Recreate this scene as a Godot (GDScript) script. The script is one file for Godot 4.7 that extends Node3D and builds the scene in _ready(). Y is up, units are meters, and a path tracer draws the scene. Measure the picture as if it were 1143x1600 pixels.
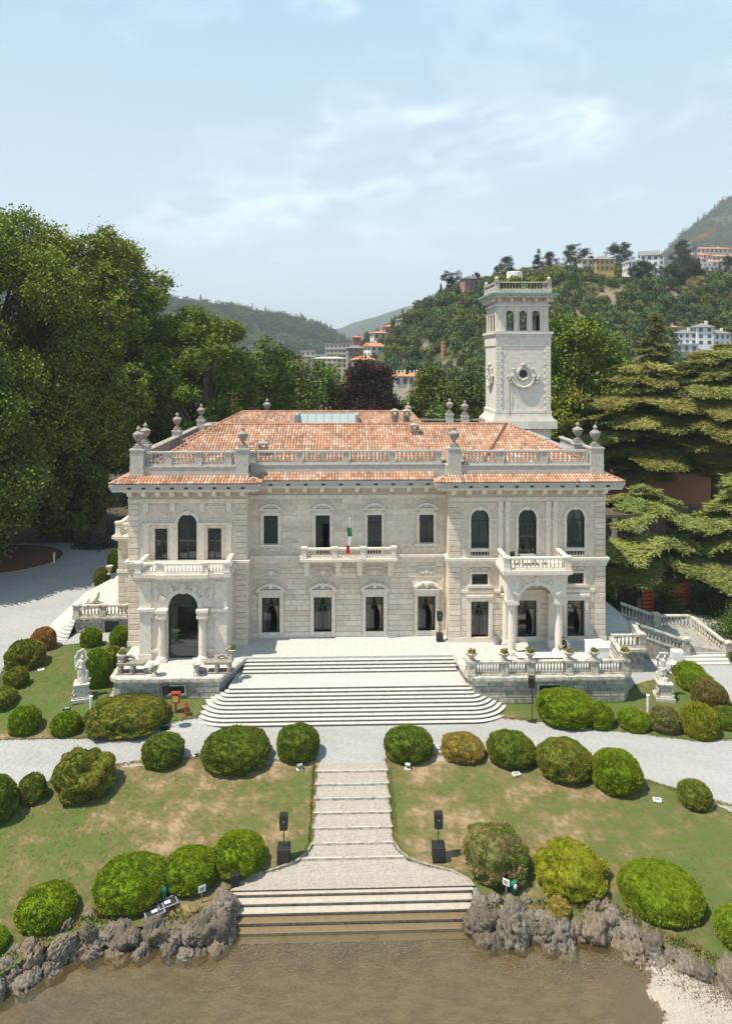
extends Node3D
# Lakeside villa seen from a drone. y up, metres. The villa's facade plane is z = 0, the lake lies towards +z.

const TER := 2.2            # terrace level
const WATER := -1.67        # lake level
var M := {}
var taken := {}
var villa: Node3D

class MB:
	var v := PackedVector3Array()
	var n := PackedVector3Array()
	var c := PackedColorArray()
	var tinted := false
	var col := Color.WHITE
	var xf := Transform3D()
	func tri3(a: Vector3, b: Vector3, d: Vector3, na: Vector3, nb: Vector3, nd: Vector3) -> void:
		a = xf * a; b = xf * b; d = xf * d
		na = (xf.basis * na).normalized(); nb = (xf.basis * nb).normalized(); nd = (xf.basis * nd).normalized()
		v.push_back(a); n.push_back(na)
		if (b - a).cross(d - a).dot(na + nb + nd) > 0.0:
			v.push_back(d); v.push_back(b); n.push_back(nd); n.push_back(nb)
		else:
			v.push_back(b); v.push_back(d); n.push_back(nb); n.push_back(nd)
		if tinted:
			c.push_back(col); c.push_back(col); c.push_back(col)
	func tri(a: Vector3, b: Vector3, d: Vector3) -> void:
		var m := (b - a).cross(d - a).normalized()
		tri3(a, b, d, m, m, m)
	func quad(a: Vector3, b: Vector3, d: Vector3, e: Vector3) -> void:
		var m := (b - a).cross(d - a)
		if m.length() < 1e-9: m = (d - a).cross(e - a)
		m = m.normalized()
		tri3(a, b, d, m, m, m); tri3(a, d, e, m, m, m)
	func quadn(a: Vector3, b: Vector3, d: Vector3, e: Vector3, m: Vector3) -> void:
		tri3(a, b, d, m, m, m); tri3(a, d, e, m, m, m)
	func box(x0: float, y0: float, z0: float, x1: float, y1: float, z1: float) -> void:
		quadn(Vector3(x0, y0, z1), Vector3(x1, y0, z1), Vector3(x1, y1, z1), Vector3(x0, y1, z1), Vector3.BACK)
		quadn(Vector3(x0, y0, z0), Vector3(x1, y0, z0), Vector3(x1, y1, z0), Vector3(x0, y1, z0), Vector3.FORWARD)
		quadn(Vector3(x0, y0, z0), Vector3(x0, y0, z1), Vector3(x0, y1, z1), Vector3(x0, y1, z0), Vector3.LEFT)
		quadn(Vector3(x1, y0, z0), Vector3(x1, y0, z1), Vector3(x1, y1, z1), Vector3(x1, y1, z0), Vector3.RIGHT)
		quadn(Vector3(x0, y1, z0), Vector3(x1, y1, z0), Vector3(x1, y1, z1), Vector3(x0, y1, z1), Vector3.UP)
		quadn(Vector3(x0, y0, z0), Vector3(x1, y0, z0), Vector3(x1, y0, z1), Vector3(x0, y0, z1), Vector3.DOWN)
	func cham(x0: float, y0: float, z0: float, x1: float, y1: float, z1: float, k: float) -> void:
		var f := [Vector3(x0 + k, y0 + k, z1), Vector3(x1 - k, y0 + k, z1), Vector3(x1 - k, y1 - k, z1), Vector3(x0 + k, y1 - k, z1)]
		var g := [Vector3(x0, y0, z1 - k), Vector3(x1, y0, z1 - k), Vector3(x1, y1, z1 - k), Vector3(x0, y1, z1 - k)]
		var h := [Vector3(x0, y0, z0), Vector3(x1, y0, z0), Vector3(x1, y1, z0), Vector3(x0, y1, z0)]
		quad(f[0], f[1], f[2], f[3])
		for i in 4:
			var j := (i + 1) % 4
			quad(g[i], g[j], f[j], f[i])
			quad(h[i], h[j], g[j], g[i])
	func beam(p: Vector3, q: Vector3, w: float, h: float) -> void:
		var d := (q - p).normalized()
		var s := d.cross(Vector3.UP)
		if s.length() < 0.01: s = Vector3.RIGHT
		s = s.normalized() * w * 0.5
		var u := s.cross(d).normalized() * h * 0.5
		var a := [p - s - u, p + s - u, p + s + u, p - s + u]
		var b := [q - s - u, q + s - u, q + s + u, q - s + u]
		var ns := [-u, s, u, -s]
		for i in 4:
			var j := (i + 1) % 4
			quadn(a[i], a[j], b[j], b[i], ns[i])
		quadn(a[0], a[1], a[2], a[3], -d); quadn(b[0], b[1], b[2], b[3], d)
	func lathe(prof: Array, seg: int, o: Vector3, sx := 1.0) -> void:
		for k in prof.size() - 1:
			var p: Vector2 = prof[k]
			var q: Vector2 = prof[k + 1]
			var e := q - p
			var m := Vector2(e.y, -e.x).normalized()
			if m.length() < 0.1: m = Vector2(0, 1)
			for i in seg:
				var t := TAU * i / seg
				var u := TAU * (i + 1) / seg
				var ct := Vector3(cos(t) * sx, 0, sin(t))
				var cu := Vector3(cos(u) * sx, 0, sin(u))
				var nt := Vector3(cos(t) * m.x, m.y, sin(t) * m.x)
				var nu := Vector3(cos(u) * m.x, m.y, sin(u) * m.x)
				var a := o + ct * p.x + Vector3(0, p.y, 0)
				var b := o + cu * p.x + Vector3(0, p.y, 0)
				var d := o + cu * q.x + Vector3(0, q.y, 0)
				var f := o + ct * q.x + Vector3(0, q.y, 0)
				if p.x > 0.0005: tri3(a, b, d, nt, nu, nu)
				if q.x > 0.0005: tri3(a, d, f, nt, nu, nt)
	func tube(pts: Array, rad: Array, seg: int) -> void:
		var rings := []
		for k in pts.size():
			var d: Vector3 = (pts[min(k + 1, pts.size() - 1)] - pts[max(k - 1, 0)]).normalized()
			var s := d.cross(Vector3.UP)
			if s.length() < 0.05: s = d.cross(Vector3.RIGHT)
			s = s.normalized()
			var u := s.cross(d)
			var ring := []
			for i in seg:
				var t := TAU * i / seg
				ring.push_back(s * cos(t) + u * sin(t))
			rings.push_back(ring)
		for k in pts.size() - 1:
			for i in seg:
				var j := (i + 1) % seg
				var r0: Vector3 = rings[k][i]
				var r1: Vector3 = rings[k][j]
				var r2: Vector3 = rings[k + 1][j]
				var r3: Vector3 = rings[k + 1][i]
				var a: Vector3 = pts[k] + r0 * rad[k]
				var b: Vector3 = pts[k] + r1 * rad[k]
				var d: Vector3 = pts[k + 1] + r2 * rad[k + 1]
				var e: Vector3 = pts[k + 1] + r3 * rad[k + 1]
				tri3(a, b, d, r0, r1, r2); tri3(a, d, e, r0, r2, r3)
		for i in seg:
			var j := (i + 1) % seg
			var last: int = pts.size() - 1
			var d0: Vector3 = (pts[1] - pts[0]).normalized()
			var d1: Vector3 = (pts[last] - pts[last - 1]).normalized()
			tri3(pts[0], pts[0] + rings[0][i] * rad[0], pts[0] + rings[0][j] * rad[0], -d0, -d0, -d0)
			tri3(pts[last], pts[last] + rings[last][i] * rad[last], pts[last] + rings[last][j] * rad[last], d1, d1, d1)
	func prism(poly: PackedVector2Array, z0: float, z1: float) -> void:
		var id := Geometry2D.triangulate_polygon(poly)
		for k in range(0, id.size(), 3):
			var p := poly[id[k]]
			var q := poly[id[k + 1]]
			var r := poly[id[k + 2]]
			tri3(Vector3(p.x, p.y, z1), Vector3(q.x, q.y, z1), Vector3(r.x, r.y, z1), Vector3.BACK, Vector3.BACK, Vector3.BACK)
			tri3(Vector3(p.x, p.y, z0), Vector3(q.x, q.y, z0), Vector3(r.x, r.y, z0), Vector3.FORWARD, Vector3.FORWARD, Vector3.FORWARD)
		var s := 1.0 if Geometry2D.is_polygon_clockwise(poly) else -1.0
		for k in poly.size():
			var p := poly[k]
			var q := poly[(k + 1) % poly.size()]
			var e := q - p
			var m := Vector3(-e.y, e.x, 0).normalized() * s
			quadn(Vector3(p.x, p.y, z0), Vector3(q.x, q.y, z0), Vector3(q.x, q.y, z1), Vector3(p.x, p.y, z1), m)
	func slab(poly: PackedVector2Array, y0: float, y1: float) -> void:   # poly in x, z
		var keep := xf
		xf = xf * Transform3D(Basis(Vector3(1, 0, 0), Vector3(0, 0, 1), Vector3(0, -1, 0)), Vector3.ZERO)
		prism(poly, -y1, -y0)
		xf = keep
	func ball(o: Vector3, r: Vector3, seg := 8, rows := 5) -> void:
		for k in rows:
			var p := -PI / 2 + PI * k / rows
			var q := -PI / 2 + PI * (k + 1) / rows
			for i in seg:
				var t := TAU * i / seg
				var u := TAU * (i + 1) / seg
				var na := Vector3(cos(p) * cos(t), sin(p), cos(p) * sin(t))
				var nb := Vector3(cos(p) * cos(u), sin(p), cos(p) * sin(u))
				var nd := Vector3(cos(q) * cos(u), sin(q), cos(q) * sin(u))
				var ne := Vector3(cos(q) * cos(t), sin(q), cos(q) * sin(t))
				if k > 0: tri3(o + na * r, o + nb * r, o + nd * r, na / r, nb / r, nd / r)
				if k < rows - 1: tri3(o + na * r, o + nd * r, o + ne * r, na / r, nd / r, ne / r)
	func mesh(m: Material = null) -> ArrayMesh:
		var a := []
		a.resize(Mesh.ARRAY_MAX)
		a[Mesh.ARRAY_VERTEX] = v
		a[Mesh.ARRAY_NORMAL] = n
		if tinted: a[Mesh.ARRAY_COLOR] = c
		var am := ArrayMesh.new()
		am.add_surface_from_arrays(Mesh.PRIMITIVE_TRIANGLES, a)
		if m: am.surface_set_material(0, m)
		return am

# ---------- nodes ----------
func numbered(s: String) -> String:
	if not taken.has(s):
		taken[s] = 0
		return s
	taken[s] += 1
	return "%s_%03d" % [s, taken[s]]

func tag(o: Node, label: String, category: String, group := "", kind := "") -> void:
	if label: o.set_meta("label", label)
	if category: o.set_meta("category", category)
	if group: o.set_meta("group", group)
	if kind: o.set_meta("kind", kind)

func thing(called: String, label: String, category: String, group := "", at := Vector3.ZERO, turn := 0.0) -> Node3D:
	var o := Node3D.new()
	o.name = numbered(called)
	add_child(o)
	o.position = at
	o.rotation.y = turn
	tag(o, label, category, group)
	return o

func part(called: String, mb: MB, m: Material, parent: Node, at := Vector3.ZERO) -> MeshInstance3D:
	return inst(called, mb.mesh(m), parent, at)

func inst(called: String, mesh: Mesh, parent: Node, at := Vector3.ZERO, m: Material = null, k := 1.0) -> MeshInstance3D:
	var o := MeshInstance3D.new()
	o.mesh = mesh
	o.position = at
	if k != 1.0: o.scale = Vector3(k, k, k)
	if m: o.material_override = m
	if parent == self:
		o.name = numbered(called)
		add_child(o)
	else:
		o.name = called
		parent.add_child(o, true)
	return o

func group_part(called: String, parent: Node, at := Vector3.ZERO) -> Node3D:
	var o := Node3D.new()
	o.name = called
	o.position = at
	parent.add_child(o, true)
	return o

func setting(called: String, mb: MB, m: Material, label := "") -> MeshInstance3D:
	var o := part(called, mb, m, self)
	o.set_meta("kind", "structure")
	if label: o.set_meta("label", label)
	return o

# ---------- textures and materials ----------
func fnl(seed_: int, freq: float, oct := 4, type := FastNoiseLite.TYPE_SIMPLEX_SMOOTH) -> FastNoiseLite:
	var f := FastNoiseLite.new()
	f.seed = seed_
	f.frequency = freq
	f.noise_type = type
	f.fractal_octaves = oct
	return f

func seam(f: FastNoiseLite, size := 512) -> Image:
	var im := f.get_seamless_image(size, size, false, false, 0.15)
	im.convert(Image.FORMAT_L8)
	return im

# colours are linear; t runs over the weighted noises
func ramp_tex(noises: Array, weights: Array, stops: Array, size := 512, streak := -1) -> ImageTexture:
	var g := Gradient.new()
	var offs := PackedFloat32Array()
	var cols := PackedColorArray()
	for s in stops:
		offs.push_back(s[0]); cols.push_back(s[1])
	g.offsets = offs
	g.colors = cols
	var lut := PackedByteArray()
	for i in 256:
		var q := g.sample(i / 255.0).linear_to_srgb()
		lut.push_back(int(clamp(q.r, 0, 1) * 255)); lut.push_back(int(clamp(q.g, 0, 1) * 255)); lut.push_back(int(clamp(q.b, 0, 1) * 255))
	var data := []
	for f in noises: data.push_back(seam(f, size).get_data())
	var out := PackedByteArray()
	out.resize(size * size * 3)
	var k := data.size()
	for i in size * size:
		var t := 0.0
		for j in k:
			if j == streak:                                  # rain-washed streaks: this noise is drawn out downwards
				var row := i / size
				t += data[j][((row if row < size / 2 else size - 1 - row) / 5) * size + i % size] * weights[j]
			else: t += data[j][i] * weights[j]
		var q := clampi(int(t), 0, 255) * 3
		out[i * 3] = lut[q]; out[i * 3 + 1] = lut[q + 1]; out[i * 3 + 2] = lut[q + 2]
	return ImageTexture.create_from_image(Image.create_from_data(size, size, false, Image.FORMAT_RGB8, out))

func bump_tex(f: FastNoiseLite, strength: float, size := 512) -> ImageTexture:
	var im := seam(f, size)
	im.convert(Image.FORMAT_RGBA8)
	im.bump_map_to_normal_map(strength)
	return ImageTexture.create_from_image(im)

func mat(called: String, lin: Color, rough := 0.85, tex: Texture2D = null, scale := 0.25, nrm: Texture2D = null, nscale := 1.0) -> StandardMaterial3D:
	var m := StandardMaterial3D.new()
	m.resource_name = called
	m.albedo_color = lin.linear_to_srgb()
	m.roughness = rough
	if tex:
		m.albedo_texture = tex
	if nrm:
		m.normal_enabled = true
		m.normal_texture = nrm
		m.normal_scale = nscale
	if tex or nrm:
		m.uv1_triplanar = true
		m.uv1_world_triplanar = true
		m.uv1_scale = Vector3(scale, scale, scale)
	M[called] = m
	return m

func grey(a: float) -> Color: return Color(a, a, a)

func make_materials() -> void:
	var fine := fnl(11, 0.06, 4)
	var coarse := fnl(12, 0.012, 4)
	var speck := fnl(13, 0.25, 2)
	var cell := fnl(14, 0.09, 1, FastNoiseLite.TYPE_CELLULAR)
	cell.cellular_return_type = FastNoiseLite.RETURN_CELL_VALUE
	var cell_d := fnl(14, 0.09, 1, FastNoiseLite.TYPE_CELLULAR)
	var t_stone := ramp_tex([coarse, fine, fnl(15, 0.05, 3)], [0.35, 0.3, 0.35], [[0.28, Color(0.74, 0.71, 0.665)], [0.4, Color(0.89, 0.87, 0.84)], [0.52, Color(0.97, 0.96, 0.94)], [0.65, Color(1, 0.99, 0.97)], [0.8, Color(0.94, 0.91, 0.86)]], 512, 2)
	var t_weather := ramp_tex([coarse, fine, fnl(16, 0.06, 3)], [0.35, 0.3, 0.35], [[0.26, Color(0.3, 0.285, 0.25)], [0.4, Color(0.6, 0.575, 0.53)], [0.53, Color(0.9, 0.875, 0.83)], [0.75, Color(1, 0.98, 0.95)]], 512, 2)
	var t_gravel := ramp_tex([coarse, speck, fine], [0.3, 0.5, 0.2], [[0.3, Color(0.72, 0.72, 0.71)], [0.5, Color(0.93, 0.93, 0.92)], [0.7, Color(1, 1, 1)]])
	var t_cobble := ramp_tex([cell, speck, coarse], [0.75, 0.15, 0.1], [[0.0, Color(0.35, 0.32, 0.28)], [0.3, Color(0.68, 0.63, 0.57)], [0.6, Color(0.95, 0.92, 0.87)], [0.85, Color(0.8, 0.66, 0.56)], [1.0, Color(1, 1, 1)]])
	var t_rock := ramp_tex([coarse, fine, speck], [0.3, 0.4, 0.3], [[0.28, Color(0.12, 0.1, 0.085)], [0.45, Color(0.36, 0.32, 0.28)], [0.58, Color(0.72, 0.68, 0.63)], [0.75, Color(1, 0.97, 0.92)]])
	var t_grain := ramp_tex([speck, fine], [0.65, 0.35], [[0.2, grey(0.45)], [0.5, grey(0.85)], [0.8, grey(1.15)]])
	var t_bed := ramp_tex([coarse, fine, speck], [0.3, 0.35, 0.35], [[0.25, Color(0.07, 0.053, 0.026)], [0.42, Color(0.15, 0.108, 0.05)], [0.55, Color(0.22, 0.16, 0.076)], [0.72, Color(0.3, 0.23, 0.125)]])
	var b_fine := bump_tex(fnl(21, 0.08, 4), 5.0)
	var b_speck := bump_tex(fnl(22, 0.2, 3), 6.0)
	var b_cell := bump_tex(cell_d, 8.0)
	var b_wave := bump_tex(fnl(24, 0.025, 5), 3.0)
	M["t_stone"] = t_stone
	for i in 4:
		var q: Color = [Color(0.67, 0.585, 0.495), Color(0.73, 0.655, 0.57), Color(0.595, 0.515, 0.43), Color(0.685, 0.6, 0.505)][i]
		mat("stone%d" % i, q, 0.85, t_stone, 0.3, b_fine, 0.35)
	mat("trim", Color(0.72, 0.66, 0.585), 0.8, t_stone, 0.35, b_fine, 0.3)
	mat("wall", Color(0.65, 0.57, 0.48), 0.88, t_stone, 0.25, b_fine, 0.3)
	mat("tower", Color(0.66, 0.63, 0.58), 0.85, t_stone, 0.2, b_fine, 0.3)
	mat("parapet", Color(0.46, 0.45, 0.42), 0.88, t_stone, 0.3, b_fine, 0.4)
	mat("weathered", Color(0.58, 0.56, 0.5), 0.9, t_weather, 0.3, b_fine, 0.5)
	mat("podium", Color(0.4, 0.385, 0.355), 0.92, t_weather, 0.25, b_speck, 0.5)
	mat("podium_pale", Color(0.56, 0.545, 0.51), 0.92, t_weather, 0.33, b_speck, 0.5)
	mat("paving", Color(0.52, 0.51, 0.49), 0.85, t_gravel, 0.35, b_speck, 0.2)
	mat("step", Color(0.54, 0.53, 0.51), 0.85, t_stone, 0.3, b_speck, 0.25)
	mat("riser", Color(0.25, 0.24, 0.225), 0.9, t_weather, 0.4)  # darker than the treads: shade under the nosings put into the colour
	mat("urn_stone", Color(0.36, 0.34, 0.31), 0.9, t_weather, 0.5, b_speck, 0.5)
	mat("gravel", Color(0.39, 0.392, 0.39), 0.95, t_gravel, 0.5, b_speck, 0.5)
	mat("cobble", Color(0.44, 0.425, 0.405), 0.9, t_cobble, 0.55, b_cell, 0.6)
	mat("lake_step", Color(0.46, 0.415, 0.355), 0.85, t_stone, 0.4, b_speck, 0.4)
	mat("wet_step", Color(0.2, 0.145, 0.075), 0.5, t_stone, 0.5, b_speck, 0.5)
	mat("far_window", Color(0.1, 0.1, 0.105), 0.4)
	mat("crane_paint", Color(0.5, 0.2, 0.04), 0.6)
	mat("rock", Color(0.36, 0.33, 0.285), 0.95, t_rock, 1.1, b_speck, 1.0)
	mat("rock_dark", Color(0.25, 0.228, 0.19), 0.95, t_rock, 1.0, b_speck, 1.0)
	mat("rock_tan", Color(0.36, 0.31, 0.245), 0.95, t_rock, 1.0, b_speck, 1.0)
	mat("bed", Color(1, 1, 1), 0.9, t_bed, 0.22, b_speck, 0.6)
	M.bed.uv1_scale = Vector3(0.13, 0.3, 0.34)
	M.bed.vertex_color_use_as_albedo = true
	mat("beach", Color(1, 1, 1), 0.95, t_cobble, 0.8, b_cell, 0.5)
	M.beach.vertex_color_use_as_albedo = true
	mat("mulch", Color(0.2, 0.085, 0.04), 0.95, t_grain, 0.9, b_speck, 1.0)
	mat("earth", Color(0.09, 0.075, 0.04), 0.95, t_grain, 0.3, b_speck, 0.6)
	mat("copper_green", Color(0.16, 0.3, 0.26), 0.6, t_grain, 0.5)
	mat("lead", Color(0.36, 0.39, 0.39), 0.55, t_grain, 0.3)
	mat("gutter", Color(0.52, 0.5, 0.46), 0.6, t_grain, 0.5)
	mat("green_frame", Color(0.012, 0.026, 0.022), 0.5)
	mat("curtain", Color(0.34, 0.27, 0.16), 0.9)
	mat("blind", Color(0.09, 0.1, 0.1), 0.8, null, 1.0, b_wave, 1.0)
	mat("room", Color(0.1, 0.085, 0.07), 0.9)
	mat("black", Color(0.012, 0.012, 0.013), 0.55)
	mat("black_grille", Color(0.02, 0.02, 0.022), 0.75)
	mat("case_grey", Color(0.25, 0.27, 0.28), 0.45)
	mat("white_cloth", Color(0.8, 0.8, 0.8), 0.9)
	mat("white_paint", Color(0.75, 0.75, 0.74), 0.5)
	mat("red_paint", Color(0.36, 0.045, 0.025), 0.45)
	mat("orange_net", Color(0.5, 0.08, 0.015), 0.7)
	mat("yellow_pane", Color(0.5, 0.36, 0.06), 0.3)
	mat("green_cloth", Color(0.01, 0.13, 0.07), 0.7)
	mat("iron", Color(0.03, 0.03, 0.03), 0.6)
	mat("rust", Color(0.25, 0.11, 0.05), 0.9)
	mat("terracotta", Color(0.45, 0.2, 0.11), 0.9, t_grain, 0.4)
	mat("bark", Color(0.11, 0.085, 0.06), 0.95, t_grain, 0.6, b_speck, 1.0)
	mat("plane_bark", Color(0.2, 0.18, 0.13), 0.95, t_stone, 0.4, b_speck, 1.0)
	mat("flag_green", Color(0.0, 0.2, 0.06), 0.8)
	mat("flag_white", Color(0.8, 0.8, 0.8), 0.8)
	mat("flag_red", Color(0.6, 0.02, 0.03), 0.8)
	mat("skin", Color(0.42, 0.24, 0.16), 0.6)
	mat("shirt", Color(0.015, 0.015, 0.017), 0.9)
	mat("trousers", Color(0.03, 0.03, 0.04), 0.9)
	mat("marble", Color(0.66, 0.64, 0.6), 0.75, t_weather, 1.1, b_speck, 0.4)
	M.gravel.vertex_color_use_as_albedo = true
	var tc := mat("tile", Color(1, 1, 1), 0.85, t_grain, 0.7)
	tc.vertex_color_use_as_albedo = true
	var lw := mat("lawn", Color(1, 1, 1), 0.95, t_grain, 1.1, b_speck, 1.0)
	lw.vertex_color_use_as_albedo = true
	var tn := mat("terrain", Color(1, 1, 1), 0.95, t_grain, 0.05, b_fine, 1.0)
	tn.vertex_color_use_as_albedo = true
	var lf := mat("leaf", Color(1, 1, 1), 0.6)
	lf.vertex_color_use_as_albedo = true
	lf.metallic_specular = 0.2
	lf.backlight_enabled = true
	lf.backlight = Color(0.42, 0.46, 0.1)
	var lh := mat("leaf_dark", Color(1, 1, 1), 0.75)
	lh.vertex_color_use_as_albedo = true
	lh.metallic_specular = 0.15
	var gl := mat("glass", Color(0.02, 0.03, 0.028), 0.03)
	gl.transparency = BaseMaterial3D.TRANSPARENCY_ALPHA
	gl.albedo_color.a = 0.22
	var sk := mat("skylight_glass", Color(0.4, 0.47, 0.48), 0.12)
	sk.transparency = BaseMaterial3D.TRANSPARENCY_ALPHA
	sk.albedo_color.a = 0.7
	var wt := mat("water", Color(0.15, 0.11, 0.04), 0.03, null, 0.3, b_wave, 0.45)
	wt.transparency = BaseMaterial3D.TRANSPARENCY_ALPHA
	wt.albedo_color.a = 0.3

# ---------- ground heights ----------
func gh(x: float, z: float) -> float:
	if z >= 13.0: return -minf((z - 13.0) / 9.5, 1.0)
	if z < 9.5 and absf(x) > 8.5:
		return smoothstep(0.0, 1.0, (9.5 - z) / 4.0) * (0.8 if x < 0 else 0.35)
	return 0.0

func _ready() -> void:
	setup_view()
	make_materials()
	build_ground(); print("ground")
	build_villa(); print("villa")
	build_tower(); print("tower")
	build_terrace(); print("terrace")
	build_bushes(); print("bushes")
	build_garden(); print("garden")
	build_trees(); print("trees")
	build_hills(); print("hills")

func setup_view() -> void:
	var cam := Camera3D.new()
	cam.name = "camera"
	add_child(cam)
	cam.position = Vector3(-0.4, 24.05, 55.0)
	cam.rotation_degrees = Vector3(0, -1.7, 0)
	cam.near = 0.5
	cam.far = 20000.0
	cam.set_frustum(1600.0 / 1100.0 * 0.5, Vector2(0, -240.0 / 1100.0 * 0.5), 0.5, 20000.0)
	cam.current = true
	var sun := DirectionalLight3D.new()
	sun.name = "sun"
	add_child(sun)
	sun.look_at_from_position(Vector3.ZERO, Vector3(0.45, -1.0, -0.17), Vector3.UP)
	sun.light_color = Color(1.0, 0.955, 0.88)
	sun.light_energy = 1.35
	sun.light_angular_distance = 0.5
	sun.shadow_enabled = true
	var sky := ProceduralSkyMaterial.new()
	sky.sky_top_color = Color(0.235, 0.383, 0.512).linear_to_srgb()
	sky.sky_horizon_color = Color(0.56, 0.645, 0.69).linear_to_srgb()
	sky.sky_curve = 0.22
	sky.ground_bottom_color = Color(0.25, 0.27, 0.24).linear_to_srgb()
	sky.ground_horizon_color = Color(0.5, 0.56, 0.58).linear_to_srgb()
	sky.sun_angle_max = 12.0
	sky.sky_cover = clouds()
	sky.sky_cover_modulate = Color(1, 1, 1)
	var s := Sky.new()
	s.sky_material = sky
	var env := Environment.new()
	env.background_mode = Environment.BG_SKY
	env.sky = s
	env.tonemap_mode = Environment.TONE_MAPPER_LINEAR
	env.tonemap_exposure = 1.7
	env.sdfgi_enabled = true
	env.ssao_enabled = true
	env.ssil_enabled = true
	env.fog_enabled = true
	env.fog_density = 0.0002
	env.fog_light_color = Color(0.93, 0.965, 1.0)
	var we := WorldEnvironment.new()
	we.name = "world_environment"
	we.environment = env
	add_child(we)

func stroke_at(p: Vector2, pts: Array) -> float:
	var d := 1e9
	for i in pts.size() - 1:
		d = minf(d, p.distance_to(Geometry2D.get_closest_point_to_segment(p, pts[i], pts[i + 1])))
	return d

# thin summer clouds: wisps of cirrus and a few small puffs
func clouds() -> ImageTexture:
	var w := 2048
	var h := 1024
	var im := Image.create(w, h, false, Image.FORMAT_RGBA8)
	im.fill(Color(1, 1, 1, 0))
	var f := fnl(5, 1.6, 5)
	var fw := fnl(6, 2.5, 3)
	var f2 := fnl(7, 9.0, 4)
	var strokes := [
		[0.075, 0.24, [Vector2(-0.26, 0.19), Vector2(-0.1, 0.235), Vector2(0.05, 0.25), Vector2(0.2, 0.285), Vector2(0.3, 0.31)]],
		[0.045, 0.2, [Vector2(-0.09, 0.3), Vector2(-0.03, 0.34), Vector2(0.07, 0.335), Vector2(0.17, 0.335), Vector2(0.3, 0.34)]],
		[0.022, 0.13, [Vector2(0.29, 0.34), Vector2(0.3, 0.41), Vector2(0.25, 0.445), Vector2(0.2, 0.45)]],
		[0.02, 0.11, [Vector2(0.37, 0.3), Vector2(0.49, 0.335)]],
		[0.03, 0.3, [Vector2(-0.1, 0.512), Vector2(-0.03, 0.505)]], [0.012, 0.2, [Vector2(-0.19, 0.487), Vector2(-0.185, 0.492)]],
		[0.012, 0.12, [Vector2(-0.04, 0.185), Vector2(0.02, 0.182)]]]
	for y in 512:
		var el := PI / 2 - PI * (y + 0.5) / h
		var ce := cos(el)
		for x in w:
			var az := wrapf(TAU * (x + 0.5) / w, -PI, PI)
			var d := Vector3(sin(az) * ce, sin(el), -cos(az) * ce)
			var q := d / (d.y + 0.25)
			var wv := Vector3(fw.get_noise_3dv(q), fw.get_noise_3dv(q + Vector3(9, 0, 0)), 0) * 0.35
			var a := smoothstep(0.02, 0.55, f.get_noise_3dv(Vector3(q.x, q.y, q.z * 1.6) + wv)) * 0.05 * smoothstep(0.0, 0.15, d.y)
			if absf(az) < 0.75 and el < 0.62:
				var p := Vector2(az - 0.03 + wv.x * 0.12, tan(el) + wv.y * 0.1)
				var nz := 0.35 + 1.1 * f2.get_noise_3dv(Vector3(d.x * 0.8 + wv.x * 0.3, d.y * 2.2 - d.x * 0.5, d.z) * 1.2)
				for s in strokes:
					var t := stroke_at(p, s[2])
					a += 0.75 * s[1] * clampf(nz, 0, 1) * exp(-t * t / (s[0] * s[0] * 0.28))
			im.set_pixel(x, y, Color(1, 0.985, 0.97, clampf(a, 0, 1)))
	return ImageTexture.create_from_image(im)

# ---------- ground, road, lawns, lake ----------
const ROAD_LOW := [Vector2(-70, 22), Vector2(-40, 19.5), Vector2(-26, 17.2), Vector2(-19.68, 15.04), Vector2(-16.94, 14.2), Vector2(-14.28, 13.03), Vector2(-12.49, 12.5), Vector2(-9.24, 12.25), Vector2(-4.96, 12.62), Vector2(-2.1, 12.8), Vector2(2.1, 12.8), Vector2(4.31, 12.4), Vector2(8.29, 12.1), Vector2(11.18, 12.9), Vector2(15.48, 13.95), Vector2(17.24, 15.16), Vector2(18.68, 16.01), Vector2(20.78, 17.04), Vector2(28, 20.5), Vector2(40, 25), Vector2(70, 30)]
const SHORE := [Vector2(-70, 48), Vector2(-30, 38), Vector2(-18, 30), Vector2(-14.3, 25.8), Vector2(-13.26, 24.7), Vector2(-12.0, 23.85), Vector2(-10.46, 23.6), Vector2(-7.0, 23.9), Vector2(-5.4, 23.5), Vector2(5.2, 23.6), Vector2(9.2, 24.0), Vector2(11.5, 24.0), Vector2(12.4, 24.6), Vector2(13.3, 25.5), Vector2(15.0, 26.9), Vector2(20, 31), Vector2(40, 42), Vector2(70, 50)]

func line_at(pts: Array, x: float) -> float:
	for i in pts.size() - 1:
		if x <= pts[i + 1].x:
			return lerpf(pts[i].y, pts[i + 1].y, clampf((x - pts[i].x) / (pts[i + 1].x - pts[i].x), 0, 1))
	return pts[pts.size() - 1].y

var n_dry: FastNoiseLite
var n_dry2: FastNoiseLite
func lawn_color(x: float, z: float, dryness: float) -> Color:
	# dry bare patches, brown and green turf in an uneven mix; the patches have ragged outlines
	var t := n_dry.get_noise_2d(x, z * 1.5) * 0.6 + n_dry2.get_noise_2d(x, z) * 0.38 + n_dry2.get_noise_2d(x * 3.1 + 40.0, z * 3.1) * 0.42 + dryness
	var green := Color(0.14, 0.155, 0.04)
	var brown := Color(0.25, 0.19, 0.085)
	var tan := Color(0.44, 0.32, 0.185)
	if t < 0.0: return green.lerp(Color(0.095, 0.165, 0.022), clampf(-t * 1.3, 0, 1))
	if t < 0.35: return green.lerp(brown, t / 0.35)
	return brown.lerp(tan, clampf((t - 0.35) / 0.35, 0, 1))

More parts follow.
